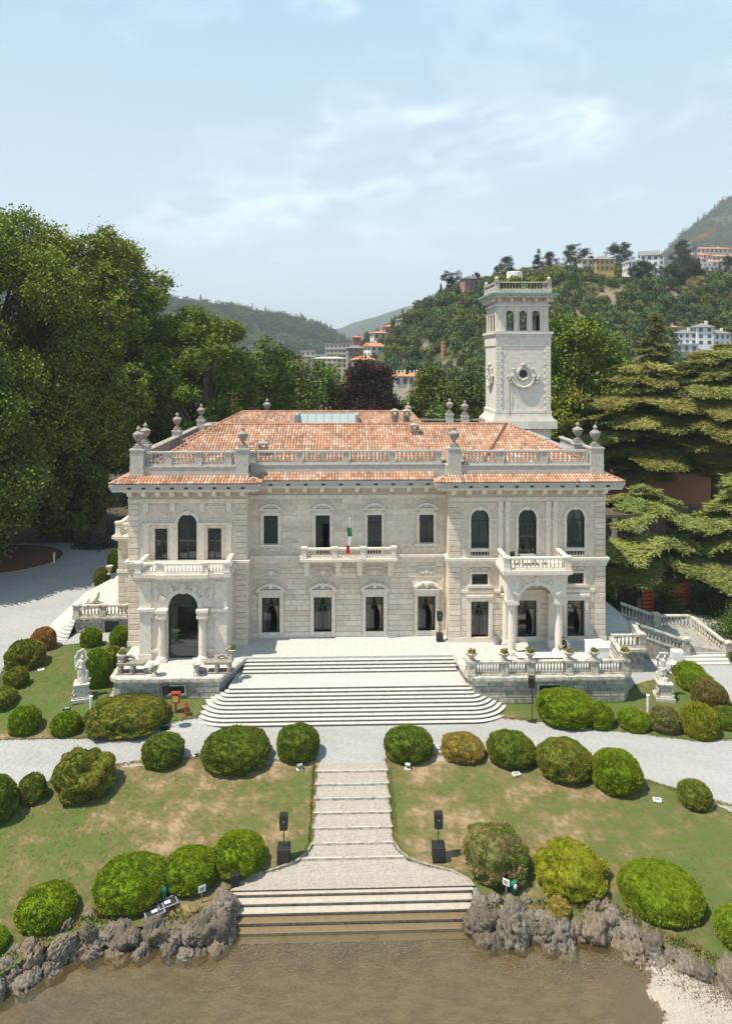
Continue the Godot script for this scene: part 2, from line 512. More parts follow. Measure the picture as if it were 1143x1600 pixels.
func dryness_at(x: float, z: float) -> float:
	if z > 11.0:
		var edge := minf(z - line_at(ROAD_LOW, x), 9.0)
		var d := 0.17
		d += 0.34 * exp(-edge * edge * 0.45)
		d -= 0.32 * clampf((absf(x) - 11.0) / 6.0, 0, 1) + 0.12 * clampf((z - 20.0) / 3.0, 0, 1)
		d += 0.22 * exp(-pow(absf(x) - 4.6, 2) * 0.25) * exp(-pow(z - 19.0, 2) * 0.12)
		d -= 0.3 * exp(-pow(absf(x) - 2.6, 2) * 2.0)
		return d
	return -0.3 + 0.55 * exp(-pow(z - 9.6, 2) * 1.2)

func lawn_sheet(called: String, x0: float, x1: float, z0: float, z1: float, step: float, lift: float, inside: Callable, label: String) -> void:
	var nx := int((x1 - x0) / step)
	var nz := int((z1 - z0) / step)
	var st := SurfaceTool.new()
	st.begin(Mesh.PRIMITIVE_TRIANGLES)
	var id := {}
	var k := 0
	for j in nz:
		for i in nx:
			var cx := x0 + (i + 0.5) * step
			var cz := z0 + (j + 0.5) * step
			if not inside.call(cx, cz): continue
			var q := []
			for o in [[0, 0], [1, 0], [1, 1], [0, 1]]:
				var key: int = (j + o[1]) * 100000 + i + o[0]
				if not id.has(key):
					var x: float = x0 + (i + o[0]) * step
					var z: float = z0 + (j + o[1]) * step
					st.set_color(lawn_color(x, z, dryness_at(x, z)))
					st.add_vertex(Vector3(x, gh(x, z) + lift + 0.025 * n_dry.get_noise_2d(x * 3.0, z * 3.0), z))
					id[key] = k
					k += 1
				q.push_back(id[key])
			for t in [0, 1, 2, 0, 2, 3]: st.add_index(q[t])
	st.generate_normals()
	var me := st.commit()
	me.surface_set_material(0, M.lawn)
	var o := inst(called, me, self)
	tag(o, label, "", "", "structure")

const LAWN_L := [Vector2(-24.62, 4.79), Vector2(-25.6, 2.6), Vector2(-26.3, -0.2), Vector2(-26.14, -3.0), Vector2(-24.6, -3.4), Vector2(-23.38, -2.6), Vector2(-21.67, -2.9), Vector2(-16.9, -3.4), Vector2(-16.7, 6.3), Vector2(-9.6, 6.4), Vector2(-10.2, 8.0), Vector2(-11.91, 8.4), Vector2(-12.39, 8.64), Vector2(-13.58, 9.37), Vector2(-15.08, 9.78), Vector2(-17.63, 9.93), Vector2(-22.2, 9.9), Vector2(-26.5, 9.0), Vector2(-26.0, 7.0)]
const LAWN_R := [Vector2(9.6, 7.0), Vector2(10.1, 8.3), Vector2(11.95, 8.68), Vector2(16.19, 9.86), Vector2(19.14, 10.6), Vector2(21.59, 11.32), Vector2(24.01, 11.24), Vector2(25.4, 10.2), Vector2(26.2, 7.2), Vector2(26.7, 3.65), Vector2(26.4, 1.9), Vector2(24.9, 2.31), Vector2(22.92, 3.63), Vector2(20.65, 4.6), Vector2(19.6, 5.9)]

func build_ground() -> void:
	n_dry = fnl(31, 0.2, 4)
	n_dry2 = fnl(32, 0.9, 3)
	# far ground sheet, reaches the horizon
	var g := MB.new()
	var zs := [-9000.0, -2000.0, -400.0, -120.0, -32.0]
	g.quadn(Vector3(-9000, 0.25, -9000), Vector3(9000, 0.25, -9000), Vector3(9000, 0.25, -32), Vector3(-9000, 0.25, -32), Vector3.UP)
	g.quadn(Vector3(-9000, 0.25, -32), Vector3(-45, 0.25, -32), Vector3(-45, 0.25, 20), Vector3(-9000, 0.25, 20), Vector3.UP)
	g.quadn(Vector3(9000, 0.25, -32), Vector3(45, 0.25, -32), Vector3(45, 0.25, 20), Vector3(9000, 0.25, 20), Vector3.UP)
	g.quadn(Vector3(-45, 0.2, -32), Vector3(45, 0.2, -32), Vector3(45, 0.2, -8), Vector3(-45, 0.2, -8), Vector3.UP)
	setting("ground", g, M.earth)
	# gravel drive and forecourt, follows the bank beside the villa
	var st := SurfaceTool.new()
	st.begin(Mesh.PRIMITIVE_TRIANGLES)
	var x := -46.0
	var nx := 184
	var nz := 110
	for j in nz + 1:
		for i in nx + 1:
			var px := -46.0 + 0.5 * i
			var pz := -35.0 + 0.5 * j
			var g1 := 0.97 + 0.1 * n_dry.get_noise_2d(px * 0.6, pz * 1.6) + 0.05 * n_dry2.get_noise_2d(px * 0.7, pz * 2.4)   # raked and driven gravel
			st.set_color(Color(g1, g1, g1 * 0.995))
			st.add_vertex(Vector3(px, gh(px, pz) - (0.05 if pz > line_at(ROAD_LOW, px) + 0.7 else 0.0), pz))
	for j in nz:
		for i in nx:
			var a := j * (nx + 1) + i
			if -35.0 + 0.5 * j > line_at(ROAD_LOW, -46.0 + 0.5 * i) + 1.5: continue
			for t in [a, a + 1, a + nx + 2, a, a + nx + 2, a + nx + 1]: st.add_index(t)
	st.generate_normals()
	var rm := st.commit()
	rm.surface_set_material(0, M.gravel)
	inst("gravel_drive", rm, self).set_meta("kind", "structure")
	var pl := PackedVector2Array(LAWN_L)
	var pr := PackedVector2Array(LAWN_R)
	lawn_sheet("bank_lawn", -27, -9, -4, 10.2, 0.15, 0.05, func(a, b): return Geometry2D.is_point_in_polygon(Vector2(a, b), pl), "green lawn bank between the drive and the terrace podium with the red box")
	lawn_sheet("bank_lawn", 9, 27, 1.5, 11.6, 0.15, 0.05, func(a, b): return Geometry2D.is_point_in_polygon(Vector2(a, b), pr), "green lawn bank below the terrace with the row of planters")
	lawn_sheet("lake_lawn", -46, -1.5, 12, 40, 0.16, 0.0, func(a, b): return b > line_at(ROAD_LOW, a) + 0.03 * sin(a * 9.0) and b < line_at(SHORE, a) and a < cobble_edge(b, -1), "dry patchy lawn sloping to the lake, on the side of the flight cases")
	lawn_sheet("lake_lawn", 1.5, 46, 12, 44, 0.16, 0.0, func(a, b): return b > line_at(ROAD_LOW, a) + 0.03 * sin(a * 9.0) and b < line_at(SHORE, a) and a > cobble_edge(b, 1), "dry patchy lawn sloping to the lake, on the side of the pebble beach")
	grass_tufts()
	cobble_path()
	lake()
	# round bed of red mulch under the plane trees
	var bed := MB.new()
	var poly := PackedVector2Array()
	for i in 28:
		var t := TAU * i / 28
		poly.push_back(Vector2(-40.5 + 7.2 * cos(t), -27.5 + 6.2 * sin(t)))
	bed.slab(poly, 0.4, 0.9)
	var b := setting("mulch_bed", bed, M.mulch, "round bed of red mulch with a low edging under the plane trees")
	var ed := MB.new()
	for i in 28:
		var p := poly[i]
		var q := poly[(i + 1) % 28]
		ed.beam(Vector3(p.x, 0.9, p.y), Vector3(q.x, 0.9, q.y), 0.12, 0.12)
	part("edging", ed, M.podium, b)

func cobble_edge(z: float, side: int) -> float:
	var l := [Vector2(12.6, 2.1), Vector2(19.2, 2.1), Vector2(19.7, 2.3), Vector2(20.2, 2.75), Vector2(20.65, 3.75), Vector2(21.0, 4.8), Vector2(21.5, 5.5), Vector2(22.0, 5.75), Vector2(30, 5.75)]
	return side * line_at(l, z)

func grass_tufts() -> void:
	var r := RandomNumberGenerator.new()
	r.seed = 77
	var m := MB.new()
	m.tinted = true
	for i in 7:
		var a := r.randf() * TAU
		var o := Vector3(r.randf_range(-0.08, 0.08), 0, r.randf_range(-0.08, 0.08))
		var s := Vector3(cos(a), 0, sin(a)) * 0.012
		m.tri(o - s, o + s, o + Vector3(r.randf_range(-0.04, 0.04), r.randf_range(0.03, 0.075), r.randf_range(-0.04, 0.04)))
	var spots := []
	var pl := PackedVector2Array(LAWN_L)
	var pr := PackedVector2Array(LAWN_R)
	for i in 60000:
		var x := r.randf_range(-24, 24)
		var z := r.randf_range(-4, 26)
		var ok := false
		if z > 12: ok = z > line_at(ROAD_LOW, x) + 0.05 and z < line_at(SHORE, x) and absf(x) > cobble_edge(z, 1)
		else: ok = Geometry2D.is_point_in_polygon(Vector2(x, z), pl if x < 0 else pr)
		if ok: spots.push_back(Vector3(x, gh(x, z) + (0.03 if z < 12 else -0.01), z))
	var inner := spots.size()
	for i in 9000:                       # longer grass along the borders
		var x := r.randf_range(-24, 24)
		var z := line_at(ROAD_LOW, x) + absf(r.randfn()) * 0.12
		if i % 3 == 0:
			z = r.randf_range(12.8, 21.8)
			x = (cobble_edge(z, 1) + absf(r.randfn()) * 0.07) * (1 if r.randf() < 0.5 else -1)
		elif i % 3 == 1:
			var pg := pl if r.randf() < 0.5 else pr
			var q := r.randi() % pg.size()
			var pt := pg[q].lerp(pg[(q + 1) % pg.size()], r.randf())
			x = pt.x + r.randfn() * 0.06
			z = pt.y + r.randfn() * 0.06
		if absf(x) < 1.9: continue
		spots.push_back(Vector3(x, gh(x, z) + 0.01, z))
	var mm := MultiMesh.new()
	mm.transform_format = MultiMesh.TRANSFORM_3D
	mm.use_colors = true
	mm.mesh = m.mesh(M.leaf_dark)
	mm.instance_count = spots.size()
	for i in spots.size():
		var p: Vector3 = spots[i]
		var c := lawn_color(p.x, p.z, dryness_at(p.x, p.z)) * r.randf_range(1.0, 1.5)
		mm.set_instance_transform(i, Transform3D(Basis(Vector3.UP, r.randf() * TAU).scaled(Vector3.ONE * (r.randf_range(0.5, 1.0) if i < inner else r.randf_range(0.8, 1.7))), p))
		mm.set_instance_color(i, c)
	var o := MultiMeshInstance3D.new()
	o.name = "grass"
	o.multimesh = mm
	add_child(o)
	tag(o, "short dry and green grass growing on the lawns", "grass", "", "stuff")

func cobble_path() -> void:
	var o := thing("cobble_path", "pale pebble path with shallow steps leading from the road to the lake", "path")
	o.set_meta("kind", "structure")
	# tread front edges, one every 1.08 m, each 0.105 m lower
	var edge := MB.new()
	var z0 := 12.8
	for i in 8:
		var z1: float = [13.92, 15.0, 16.1, 17.15, 18.2, 19.2, 20.1, 21.95][i]
		var y := -0.01 - 0.115 * i
		var m := MB.new()
		var n := 10
		for k in n:
			var a := lerpf(z0, z1, float(k) / n)
			var b := lerpf(z0, z1, float(k + 1) / n)
			m.quadn(Vector3(cobble_edge(a, -1) - 0.02, y, a), Vector3(cobble_edge(a, 1) + 0.02, y, a), Vector3(cobble_edge(b, 1) + 0.02, y, b), Vector3(cobble_edge(b, -1) - 0.02, y, b), Vector3.UP)
		part("cobble_tread", m, M.cobble, o)
		if i < 7:
			var e := MB.new()
			var w := cobble_edge(z1, 1)
			e.cham(-w, y - 0.14, z1 - 0.09, w, y + 0.012, z1, 0.01)
			part("edge_stone", e, M.podium_pale, o)
		z0 = z1
	for s in [-1, 1]:
		var e := MB.new()
		var last := Vector3.ZERO
		for k in 26:
			var z := lerpf(19.2, 21.9, k / 25.0)
			var p := Vector3(cobble_edge(z, s), gh(cobble_edge(z, s), z) + 0.03, z)
			if k > 0: e.beam(last, p, 0.1, 0.12)
			last = p
		part("border", e, M.podium, o)

func lake() -> void:
	# stone steps going down into the water
	var o := thing("lake_steps", "wide worn stone steps going down into the lake", "steps")
	for i in 7:
		var y := -0.9 - 0.185 * i
		var z0 := 21.75 + 0.33 * i
		var m := MB.new()
		var w := 5.62 - 0.1 * i
		m.cham(-w, y - 0.06, z0 - 0.05, w, y, z0 + 0.33, 0.02)
		var sp := part("step", m, M.wet_step if i >= 3 else M.lake_step, o)
		m = MB.new()
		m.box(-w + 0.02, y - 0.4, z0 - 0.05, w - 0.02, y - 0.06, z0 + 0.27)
		part("riser", m, M.riser, sp)  # dark colour paints the shade below each tread
	var f := fnl(41, 0.35, 4)
	var bed := SurfaceTool.new()
	bed.begin(Mesh.PRIMITIVE_TRIANGLES)
	var nx := 240
	var nz := 80
	for j in nz + 1:
		for i in nx + 1:
			var x := -30.0 + 0.25 * i
			var z := 22.5 + 0.175 * j
			var d := z - line_at(SHORE, x)
			var y := -2.0 - 0.05 * maxf(d, 0.0) + 0.06 * f.get_noise_2d(x, z)
			y -= 0.5 * smoothstep(-2.0, -9.0, x) * smoothstep(2.0, 6.0, d)
			y += 0.18 * exp(-x * x * 0.02) * exp(-d * d * 0.5)
			var grey_green := smoothstep(-3.0, -10.0, x + 2.0 * f.get_noise_2d(x * 0.6, z)) * smoothstep(0.6, 2.6, d + 0.8 * f.get_noise_2d(x + 9.0, z))  # bed turns grey-green on the left, away from the shore
			var weed := smoothstep(0.12, 0.3, f.get_noise_2d(x * 1.3 + 50.0, z * 1.3)) * smoothstep(2.2, 0.2, absf(d - 0.8))
			bed.set_color(Color(0.74, 0.7, 0.64).lerp(Color(0.42, 0.52, 0.5), grey_green * 0.8).lerp(Color(0.4, 0.3, 0.14), weed * 0.7))
			bed.add_vertex(Vector3(x, y, z))
	for j in nz:
		for i in nx:
			var a := j * (nx + 1) + i
			for t in [a, a + 1, a + nx + 2, a, a + nx + 2, a + nx + 1]: bed.add_index(t)
	bed.generate_normals()
	var bm := bed.commit()
	bm.surface_set_material(0, M.bed)
	inst("lake_bed", bm, self).set_meta("kind", "structure")
	var deep := MB.new()
	deep.tinted = true
	deep.col = Color(0.4, 0.48, 0.46)
	deep.quadn(Vector3(-400, -3.2, 36), Vector3(400, -3.2, 36), Vector3(400, -3.2, 700), Vector3(-400, -3.2, 700), Vector3.UP)
	setting("lake_floor", deep, M.bed)
	var w := MB.new()
	w.quadn(Vector3(-400, WATER, 23.0), Vector3(400, WATER, 23.0), Vector3(400, WATER, 700), Vector3(-400, WATER, 700), Vector3.UP)
	setting("lake_water", w, M.water, "shallow clear brown lake water")
	# pebble beach rising out of the water
	var b := MB.new()
	var fb := fnl(42, 0.8, 3)
	b.tinted = true
	for i in 96:
		for k in 64:
			var q := []
			for e in [[0, 0], [1, 0], [1, 1], [0, 1]]:
				var x: float = 9.2 + 0.13 * (i + e[0])
				var z: float = 24.0 + 0.13 * (k + e[1])
				var h := -2.35 + 0.95 * smoothstep(0.0, 4.0, x - 9.3 + (z - 25.0) * 0.06 + 0.5 * fb.get_noise_2d(x * 0.5, z * 0.7)) + 0.02 * fb.get_noise_2d(x, z)
				q.push_back(Vector3(x, h, z))
			var wet := smoothstep(0.0, 0.05, q[0].y - WATER - 0.03 - 0.06 * fb.get_noise_2d(q[0].x * 2.0 + 30.0, q[0].z * 2.0) - 0.03 * fb.get_noise_2d(q[0].x * 9.0, q[0].z * 9.0))
			b.col = Color(0.14, 0.105, 0.062).lerp(Color(0.45, 0.43, 0.395), wet)
			b.quad(q[3], q[2], q[1], q[0])
	setting("pebble_beach", b, M.beach, "small dry pebble beach below the rock wall")
	var pb := MB.new()
	pb.tinted = true
	pb.ball(Vector3.ZERO, Vector3(0.05, 0.028, 0.04), 6, 4)
	var rp := RandomNumberGenerator.new()
	rp.seed = 19
	var xs := []
	var cs := []
	for i in 7000:
		var x := rp.randf_range(-6.5, 15.5)
		var d := absf(rp.randfn()) * 0.9
		var z := line_at(SHORE, x) + 0.2 + d
		var y := -1.98 - 0.05 * d + (0.16 * exp(-x * x * 0.02) * exp(-d * d * 0.5))
		if x > 10.0: y = maxf(y, -2.33 + 0.95 * smoothstep(0.0, 4.0, x - 9.3 + (z - 25.0) * 0.06))
		xs.push_back(Transform3D(Basis(Vector3.UP, rp.randf() * TAU).scaled(Vector3.ONE * rp.randf_range(0.25, 0.75)), Vector3(x, y + 0.01, z)))
		cs.push_back([Color(0.22, 0.19, 0.15), Color(0.13, 0.1, 0.06), Color(0.3, 0.27, 0.23), Color(0.17, 0.125, 0.08)][rp.randi() % 4])
	pb.col = Color.WHITE
	var ps := scatter("pebbles", self, pb.mesh(M.leaf_dark), xs, cs)
	tag(ps, "loose pebbles lying in the shallows and on the beach", "pebbles", "", "stuff")
	rocks("left")
	rocks("right")

func rock_mesh(seed_: int, sub: int) -> ArrayMesh:
	var f := fnl(seed_, 1.1, 4)
	var g := fnl(seed_ + 5, 3.2, 3)
	g.fractal_type = FastNoiseLite.FRACTAL_RIDGED
	var cn := fnl(seed_ + 9, 1.0, 1, FastNoiseLite.TYPE_CELLULAR)
	var st := SurfaceTool.new()
	st.begin(Mesh.PRIMITIVE_TRIANGLES)
	var rows := sub
	var seg := sub * 2
	for j in rows + 1:
		for i in seg + 1:
			var p := -PI / 2 + PI * j / rows
			var t := TAU * (i % seg) / seg
			var d := Vector3(cos(p) * cos(t), sin(p), cos(p) * sin(t))
			var pit := cn.get_noise_3dv(d * 2.0) + 1.0
			var r := 1.0 + 0.45 * f.get_noise_3dv(d * 0.8) + 0.2 * g.get_noise_3dv(d * 0.8) - 0.4 * maxf(0.0, 0.36 - pit) / 0.36 + 0.09 * g.get_noise_3dv(d * 3.0) + 0.05 * f.get_noise_3dv(d * 9.0)
			st.add_vertex(d * r)
	for j in rows:
		for i in seg:
			var a := j * (seg + 1) + i
			for t in [a, a + seg + 1, a + seg + 2, a, a + seg + 2, a + 1]: st.add_index(t)
	st.generate_normals()
	return st.commit()

var rock_kinds := []
func rocks(side: String) -> void:
	if rock_kinds.is_empty():
		for i in 7: rock_kinds.push_back(rock_mesh(900 + i * 13, 34))
	var r := RandomNumberGenerator.new()
	r.seed = 5 if side == "left" else 6
	var o := thing("rock_wall", "jagged grey tufa rock wall along the shore below the flight cases" if side == "left" else "jagged grey tufa rock wall along the shore above the pebble beach", "rock wall", "rock walls along the shore")
	var x0 := -19.0 if side == "left" else 5.7
	var x1 := -5.75 if side == "left" else 19.0
	var x := x0
	while x < x1:
		var w := r.randf_range(0.85, 1.35)
		for lay in 4:
			if r.randf() < [0.0, 0.3, 0.45, 0.55][lay] or (lay == 2 and x > -9.8 and x < -6.5): continue
			var zc: float = line_at(SHORE, x) + [-0.2, 0.4, -0.85, 0.15][lay] + r.randf_range(-0.12, 0.12)
			var y: float = [-1.52, -1.9, -1.12, -1.3][lay] + r.randf_range(-0.12, 0.14)
			var s: float = w * [0.52, 0.36, 0.26, 0.3][lay] * r.randf_range(0.85, 1.2)
			var p := inst("rock", rock_kinds[r.randi() % 7], o, Vector3(x + r.randf_range(-0.25, 0.25), y, zc), [M.rock, M.rock, M.rock_dark, M.rock_tan][r.randi() % 4])
			p.basis = Basis.from_euler(Vector3(r.randf_range(-0.6, 0.6), r.randf() * TAU, r.randf_range(-0.6, 0.6))) * Basis.from_scale(Vector3(s * r.randf_range(0.8, 1.2), s * r.randf_range(0.85, 1.3), s * r.randf_range(0.75, 1.05)))
		x += w * 0.62
	# weeds and dry grass in the joints
	var xs := []
	var cs := []
	for i in 420:
		var px := r.randf_range(x0, x1)
		xs.push_back(Transform3D(Basis.from_euler(Vector3(r.randf_range(-0.4, 0.4), r.randf() * TAU, 0)).scaled(Vector3.ONE * r.randf_range(1.2, 2.6)), Vector3(px, r.randf_range(-1.05, -0.85), line_at(SHORE, px) - r.randf_range(0.35, 1.0))))
		cs.push_back((Color(0.12, 0.16, 0.03) if r.randf() < 0.5 else Color(0.3, 0.22, 0.1)) * r.randf_range(0.7, 1.3))
	scatter("weeds", o, tuft(), xs, cs).set_meta("kind", "stuff")
	# the tall rock beside the lake steps
	for e in ([[-5.9, -1.0, 22.7, 0.55], [-6.2, -1.35, 23.2, 0.6], [-5.7, -1.65, 23.5, 0.45], [-6.1, -0.85, 22.3, 0.34]] if side == "left" else [[5.85, -1.1, 22.8, 0.4], [6.15, -1.5, 23.3, 0.5], [5.5, -1.7, 23.4, 0.36], [6.5, -1.0, 22.75, 0.3], [7.2, -1.0, 22.8, 0.26], [7.9, -1.0, 22.75, 0.24]]):
		var p := inst("rock", rock_kinds[r.randi() % 7], o, Vector3(e[0], e[1], e[2]), M.rock)
		p.basis = Basis.from_euler(Vector3(r.randf(), r.randf() * TAU, r.randf())) * Basis.from_scale(Vector3.ONE * e[3])

# ---------- villa ----------
const BAYS := [-6.2, -2.15, 1.92, 6.01]
const RW := [9.97, 13.65, 17.39]        # upper windows of the wing with the columned porch

func arc_poly(cx: float, y: float, r: float, a0: float, a1: float, n: int) -> PackedVector2Array:
	var p := PackedVector2Array()
	for i in n + 1:
		var t := lerpf(a0, a1, float(i) / n)
		p.push_back(Vector2(cx + r * cos(t), y + r * sin(t)))
	return p

# a wall in the xy plane with its front at zf; openings [x0, x1, y0, y1, arched]
func wall(m: MB, x0: float, x1: float, y0: float, y1: float, zf: float, th: float, ops: Array) -> void:
	var cur := x0
	for o in ops:
		if o[0] > cur + 0.001: m.box(cur, y0, zf - th, o[0], y1, zf)
		if o[2] > y0 + 0.001: m.box(o[0], y0, zf - th, o[1], o[2], zf)
		if o[4]:
			var r: float = (o[1] - o[0]) / 2
			var cx: float = (o[0] + o[1]) / 2
			var ys: float = o[3] - r
			var n := 16
			for i in n:
				var a := PI - PI * i / n
				var b := PI - PI * (i + 1) / n
				var p := Vector2(cx + r * cos(a), ys + r * sin(a))
				var q := Vector2(cx + r * cos(b), ys + r * sin(b))
				m.quadn(Vector3(p.x, p.y, zf), Vector3(q.x, q.y, zf), Vector3(q.x, y1, zf), Vector3(p.x, y1, zf), Vector3.BACK)
				m.quadn(Vector3(p.x, p.y, zf - th), Vector3(q.x, q.y, zf - th), Vector3(q.x, y1, zf - th), Vector3(p.x, y1, zf - th), Vector3.FORWARD)
				var nn := -Vector3(cos((a + b) / 2), sin((a + b) / 2), 0)
				m.quadn(Vector3(p.x, p.y, zf), Vector3(q.x, q.y, zf), Vector3(q.x, q.y, zf - th), Vector3(p.x, p.y, zf - th), nn)
			for s in [0, 1]:
				m.quadn(Vector3(o[s], o[2], zf), Vector3(o[s], ys, zf), Vector3(o[s], ys, zf - th), Vector3(o[s], o[2], zf - th), Vector3(1 - 2 * s, 0, 0))
		elif o[3] < y1 - 0.001:
			m.box(o[0], o[3], zf - th, o[1], y1, zf)
		cur = o[1]
	if x1 > cur + 0.001: m.box(cur, y0, zf - th, x1, y1, zf)

var block_cache := {}
func block_mesh(w: float, h: float, d: float, k: float) -> ArrayMesh:
	var key := "%.2f_%.2f_%.2f_%.3f" % [w, h, d, k]
	if not block_cache.has(key):
		var m := MB.new()
		m.cham(-w / 2, -h / 2, 0, w / 2, h / 2, d, k)
		block_cache[key] = m.mesh()
	return block_cache[key]

# courses of stone blocks laid on a wall face; skips the rectangles in holes [x0, x1, y0, y1]
func courses(parent: Node, called: String, x0: float, x1: float, y0: float, y1: float, z: float, ch: float, len: float, proud: float, joint: float, holes: Array, mats: Array, seed_: int, yaw := 0.0, pivot := Vector3.ZERO) -> void:
	var r := RandomNumberGenerator.new()
	r.seed = seed_
	var n := int(round((y1 - y0) / ch))
	ch = (y1 - y0) / n
	for j in n:
		var ya := y0 + j * ch
		var yb := ya + ch
		var spans := [[x0, x1]]
		for h in holes:
			if h[3] <= ya + 0.05 or h[2] >= yb - 0.05: continue
			var nw := []
			for s in spans:
				if h[1] <= s[0] or h[0] >= s[1]: nw.push_back(s)
				else:
					if h[0] - s[0] > 0.12: nw.push_back([s[0], h[0]])
					if s[1] - h[1] > 0.12: nw.push_back([h[1], s[1]])
			spans = nw
		for s in spans:
			var w: float = s[1] - s[0]
			var k := maxi(1, int(round(w / len)))
			var x: float = s[0]
			for i in k:
				var bw := snappedf(w / k * (r.randf_range(0.8, 1.2) if i < k - 1 else 1.0), 0.05)
				if (j % 2) == 1 and i == 0 and k > 1: bw = snappedf(bw * 0.6, 0.05)
				var xe: float = s[1] if i == k - 1 else minf(x + bw, s[1] - 0.2)
				var ww := xe - x - joint
				if ww > 0.05:
					var p := Vector3((x + xe) / 2, (ya + yb) / 2, z - 0.01)
					var o := inst(called, block_mesh(ww, ch - joint, proud + 0.01, minf(0.02, proud * 0.6)), parent, p, mats[r.randi() % mats.size()])
					if yaw != 0.0:
						o.rotation.y = yaw
						o.position = pivot + Basis(Vector3.UP, yaw) * (p - pivot)
				x = xe

func stones() -> Array: return [M.stone0, M.stone1, M.stone2, M.stone3, M.stone0]

# window or glazed door: frame with bars, pane, optional curtains or a drawn blind
func window(parent: Node, cx: float, y0: float, y1: float, w: float, z: float, arched: bool, dress := "", open := false) -> void:
	var f := MB.new()
	var t := 0.09
	var h := w / 2
	var ys := y1 - h if arched else y1
	f.box(cx - h, y0, z - 0.08, cx - h + t, ys, z)
	f.box(cx + h - t, y0, z - 0.08, cx + h, ys, z)
	f.box(cx - h + t, y0, z - 0.075, cx + h - t, y0 + 0.3, z - 0.005)
	if arched:
		var n := 14
		for i in n:
			var a := PI * i / n
			var b := PI * (i + 1) / n
			for s in [0, 1]: pass
			f.quadn(Vector3(cx + h * cos(a), ys + h * sin(a), z), Vector3(cx + h * cos(b), ys + h * sin(b), z), Vector3(cx + (h - t) * cos(b), ys + (h - t) * sin(b), z), Vector3(cx + (h - t) * cos(a), ys + (h - t) * sin(a), z), Vector3.BACK)
			f.quadn(Vector3(cx + (h - t) * cos(a), ys + (h - t) * sin(a), z), Vector3(cx + (h - t) * cos(b), ys + (h - t) * sin(b), z), Vector3(cx + (h - t) * cos(b), ys + (h - t) * sin(b), z - 0.08), Vector3(cx + (h - t) * cos(a), ys + (h - t) * sin(a), z - 0.08), -Vector3(cos(a), sin(a), 0))
	else:
		f.box(cx - h + t, y1 - t, z - 0.078, cx + h - t, y1, z - 0.002)
	var tr := y0 + (y1 - y0) * (0.76 if not arched else 0.68)
	f.box(cx - h + t, tr, z - 0.072, cx + h - t, tr + 0.09, z - 0.004)
	if not open: f.box(cx - 0.06, y0 + 0.3, z - 0.07, cx + 0.06, tr, z - 0.006)
	var fr := part("window", f, M.green_frame, parent)
	var g := MB.new()
	if open:
		g.box(cx - h + t, tr + 0.09, z - 0.05, cx + h - t, y1 - t, z - 0.04)
		g.box(cx - h + t, y0 + 0.3, z - 0.05, cx - 0.04, tr, z - 0.04)
		var leaf := MB.new()
		leaf.xf = Transform3D(Basis(Vector3.UP, -1.25), Vector3(cx + h - t, 0, z - 0.1))
		leaf.box(-(h - t), y0 + 0.02, -0.05, 0, y0 + 0.5, 0)
		leaf.box(-(h - t), y0 + 0.5, -0.05, -(h - t) + 0.09, tr, 0)
		leaf.box(-0.09, y0 + 0.5, -0.05, 0, tr, 0)
		leaf.box(-(h - t) + 0.09, tr - 0.09, -0.05, -0.09, tr, 0)
		part("open_leaf", leaf, M.green_frame, fr)
	else:
		g.box(cx - h + t, y0 + 0.3, z - 0.05, cx + h - t, ys if arched else y1 - t, z - 0.04)
		if arched:
			var pp := arc_poly(cx, ys, h - t, 0, PI, 14)
			g.prism(pp, z - 0.05, z - 0.04)
	part("pane", g, M.glass, fr)
	if dress == "curtain":
		for s in [-1, 1]:
			var c := MB.new()
			var pts := []
			for k in 9:
				var u := k / 8.0
				var wd := lerpf(0.78, 0.2, smoothstep(0.0, 0.6, u)) + 0.12 * smoothstep(0.65, 1.0, u)
				pts.push_back([y1 - 0.12 - (y1 - y0 - 0.2) * u, wd * h])
			for k in 8:
				for e in 4:
					var z0 := z - 0.3 + (0.05 if e % 2 == 0 else 0.0)
					var z1 := z - 0.3 + (0.0 if e % 2 == 0 else 0.05)
					var a0: float = cx + s * (h - 0.1 - pts[k][1] * e / 4.0)
					var a1: float = cx + s * (h - 0.1 - pts[k][1] * (e + 1) / 4.0)
					var b0: float = cx + s * (h - 0.1 - pts[k + 1][1] * e / 4.0)
					var b1: float = cx + s * (h - 0.1 - pts[k + 1][1] * (e + 1) / 4.0)
					c.quad(Vector3(a0, pts[k][0], z0), Vector3(a1, pts[k][0], z1), Vector3(b1, pts[k + 1][0], z1), Vector3(b0, pts[k + 1][0], z0))
			part("curtain", c, M.curtain, fr)
	elif dress == "blind":
		var c := MB.new()
		c.box(cx - h + 0.1, y0 + (y1 - y0) * 0.12, z - 0.2, cx + h - 0.1, y1 - 0.1, z - 0.18)
		part("blind", c, M.blind, fr)

# moulded surround of a rectangular opening
func surround(m: MB, cx: float, y0: float, y1: float, w: float, z: float, t: float, d: float) -> void:
	var h := w / 2
	m.box(cx - h - t, y0, z, cx - h, y1 + t, z + d)
	m.box(cx + h, y0, z, cx + h + t, y1 + t, z + d)
	m.box(cx - h, y1, z, cx + h, y1 + t, z + d)
	m.box(cx - h - t - 0.04, y0, z, cx - h - t, y1 + t + 0.04, z + d * 0.5)
	m.box(cx + h + t, y0, z, cx + h + t + 0.04, y1 + t + 0.04, z + d * 0.5)

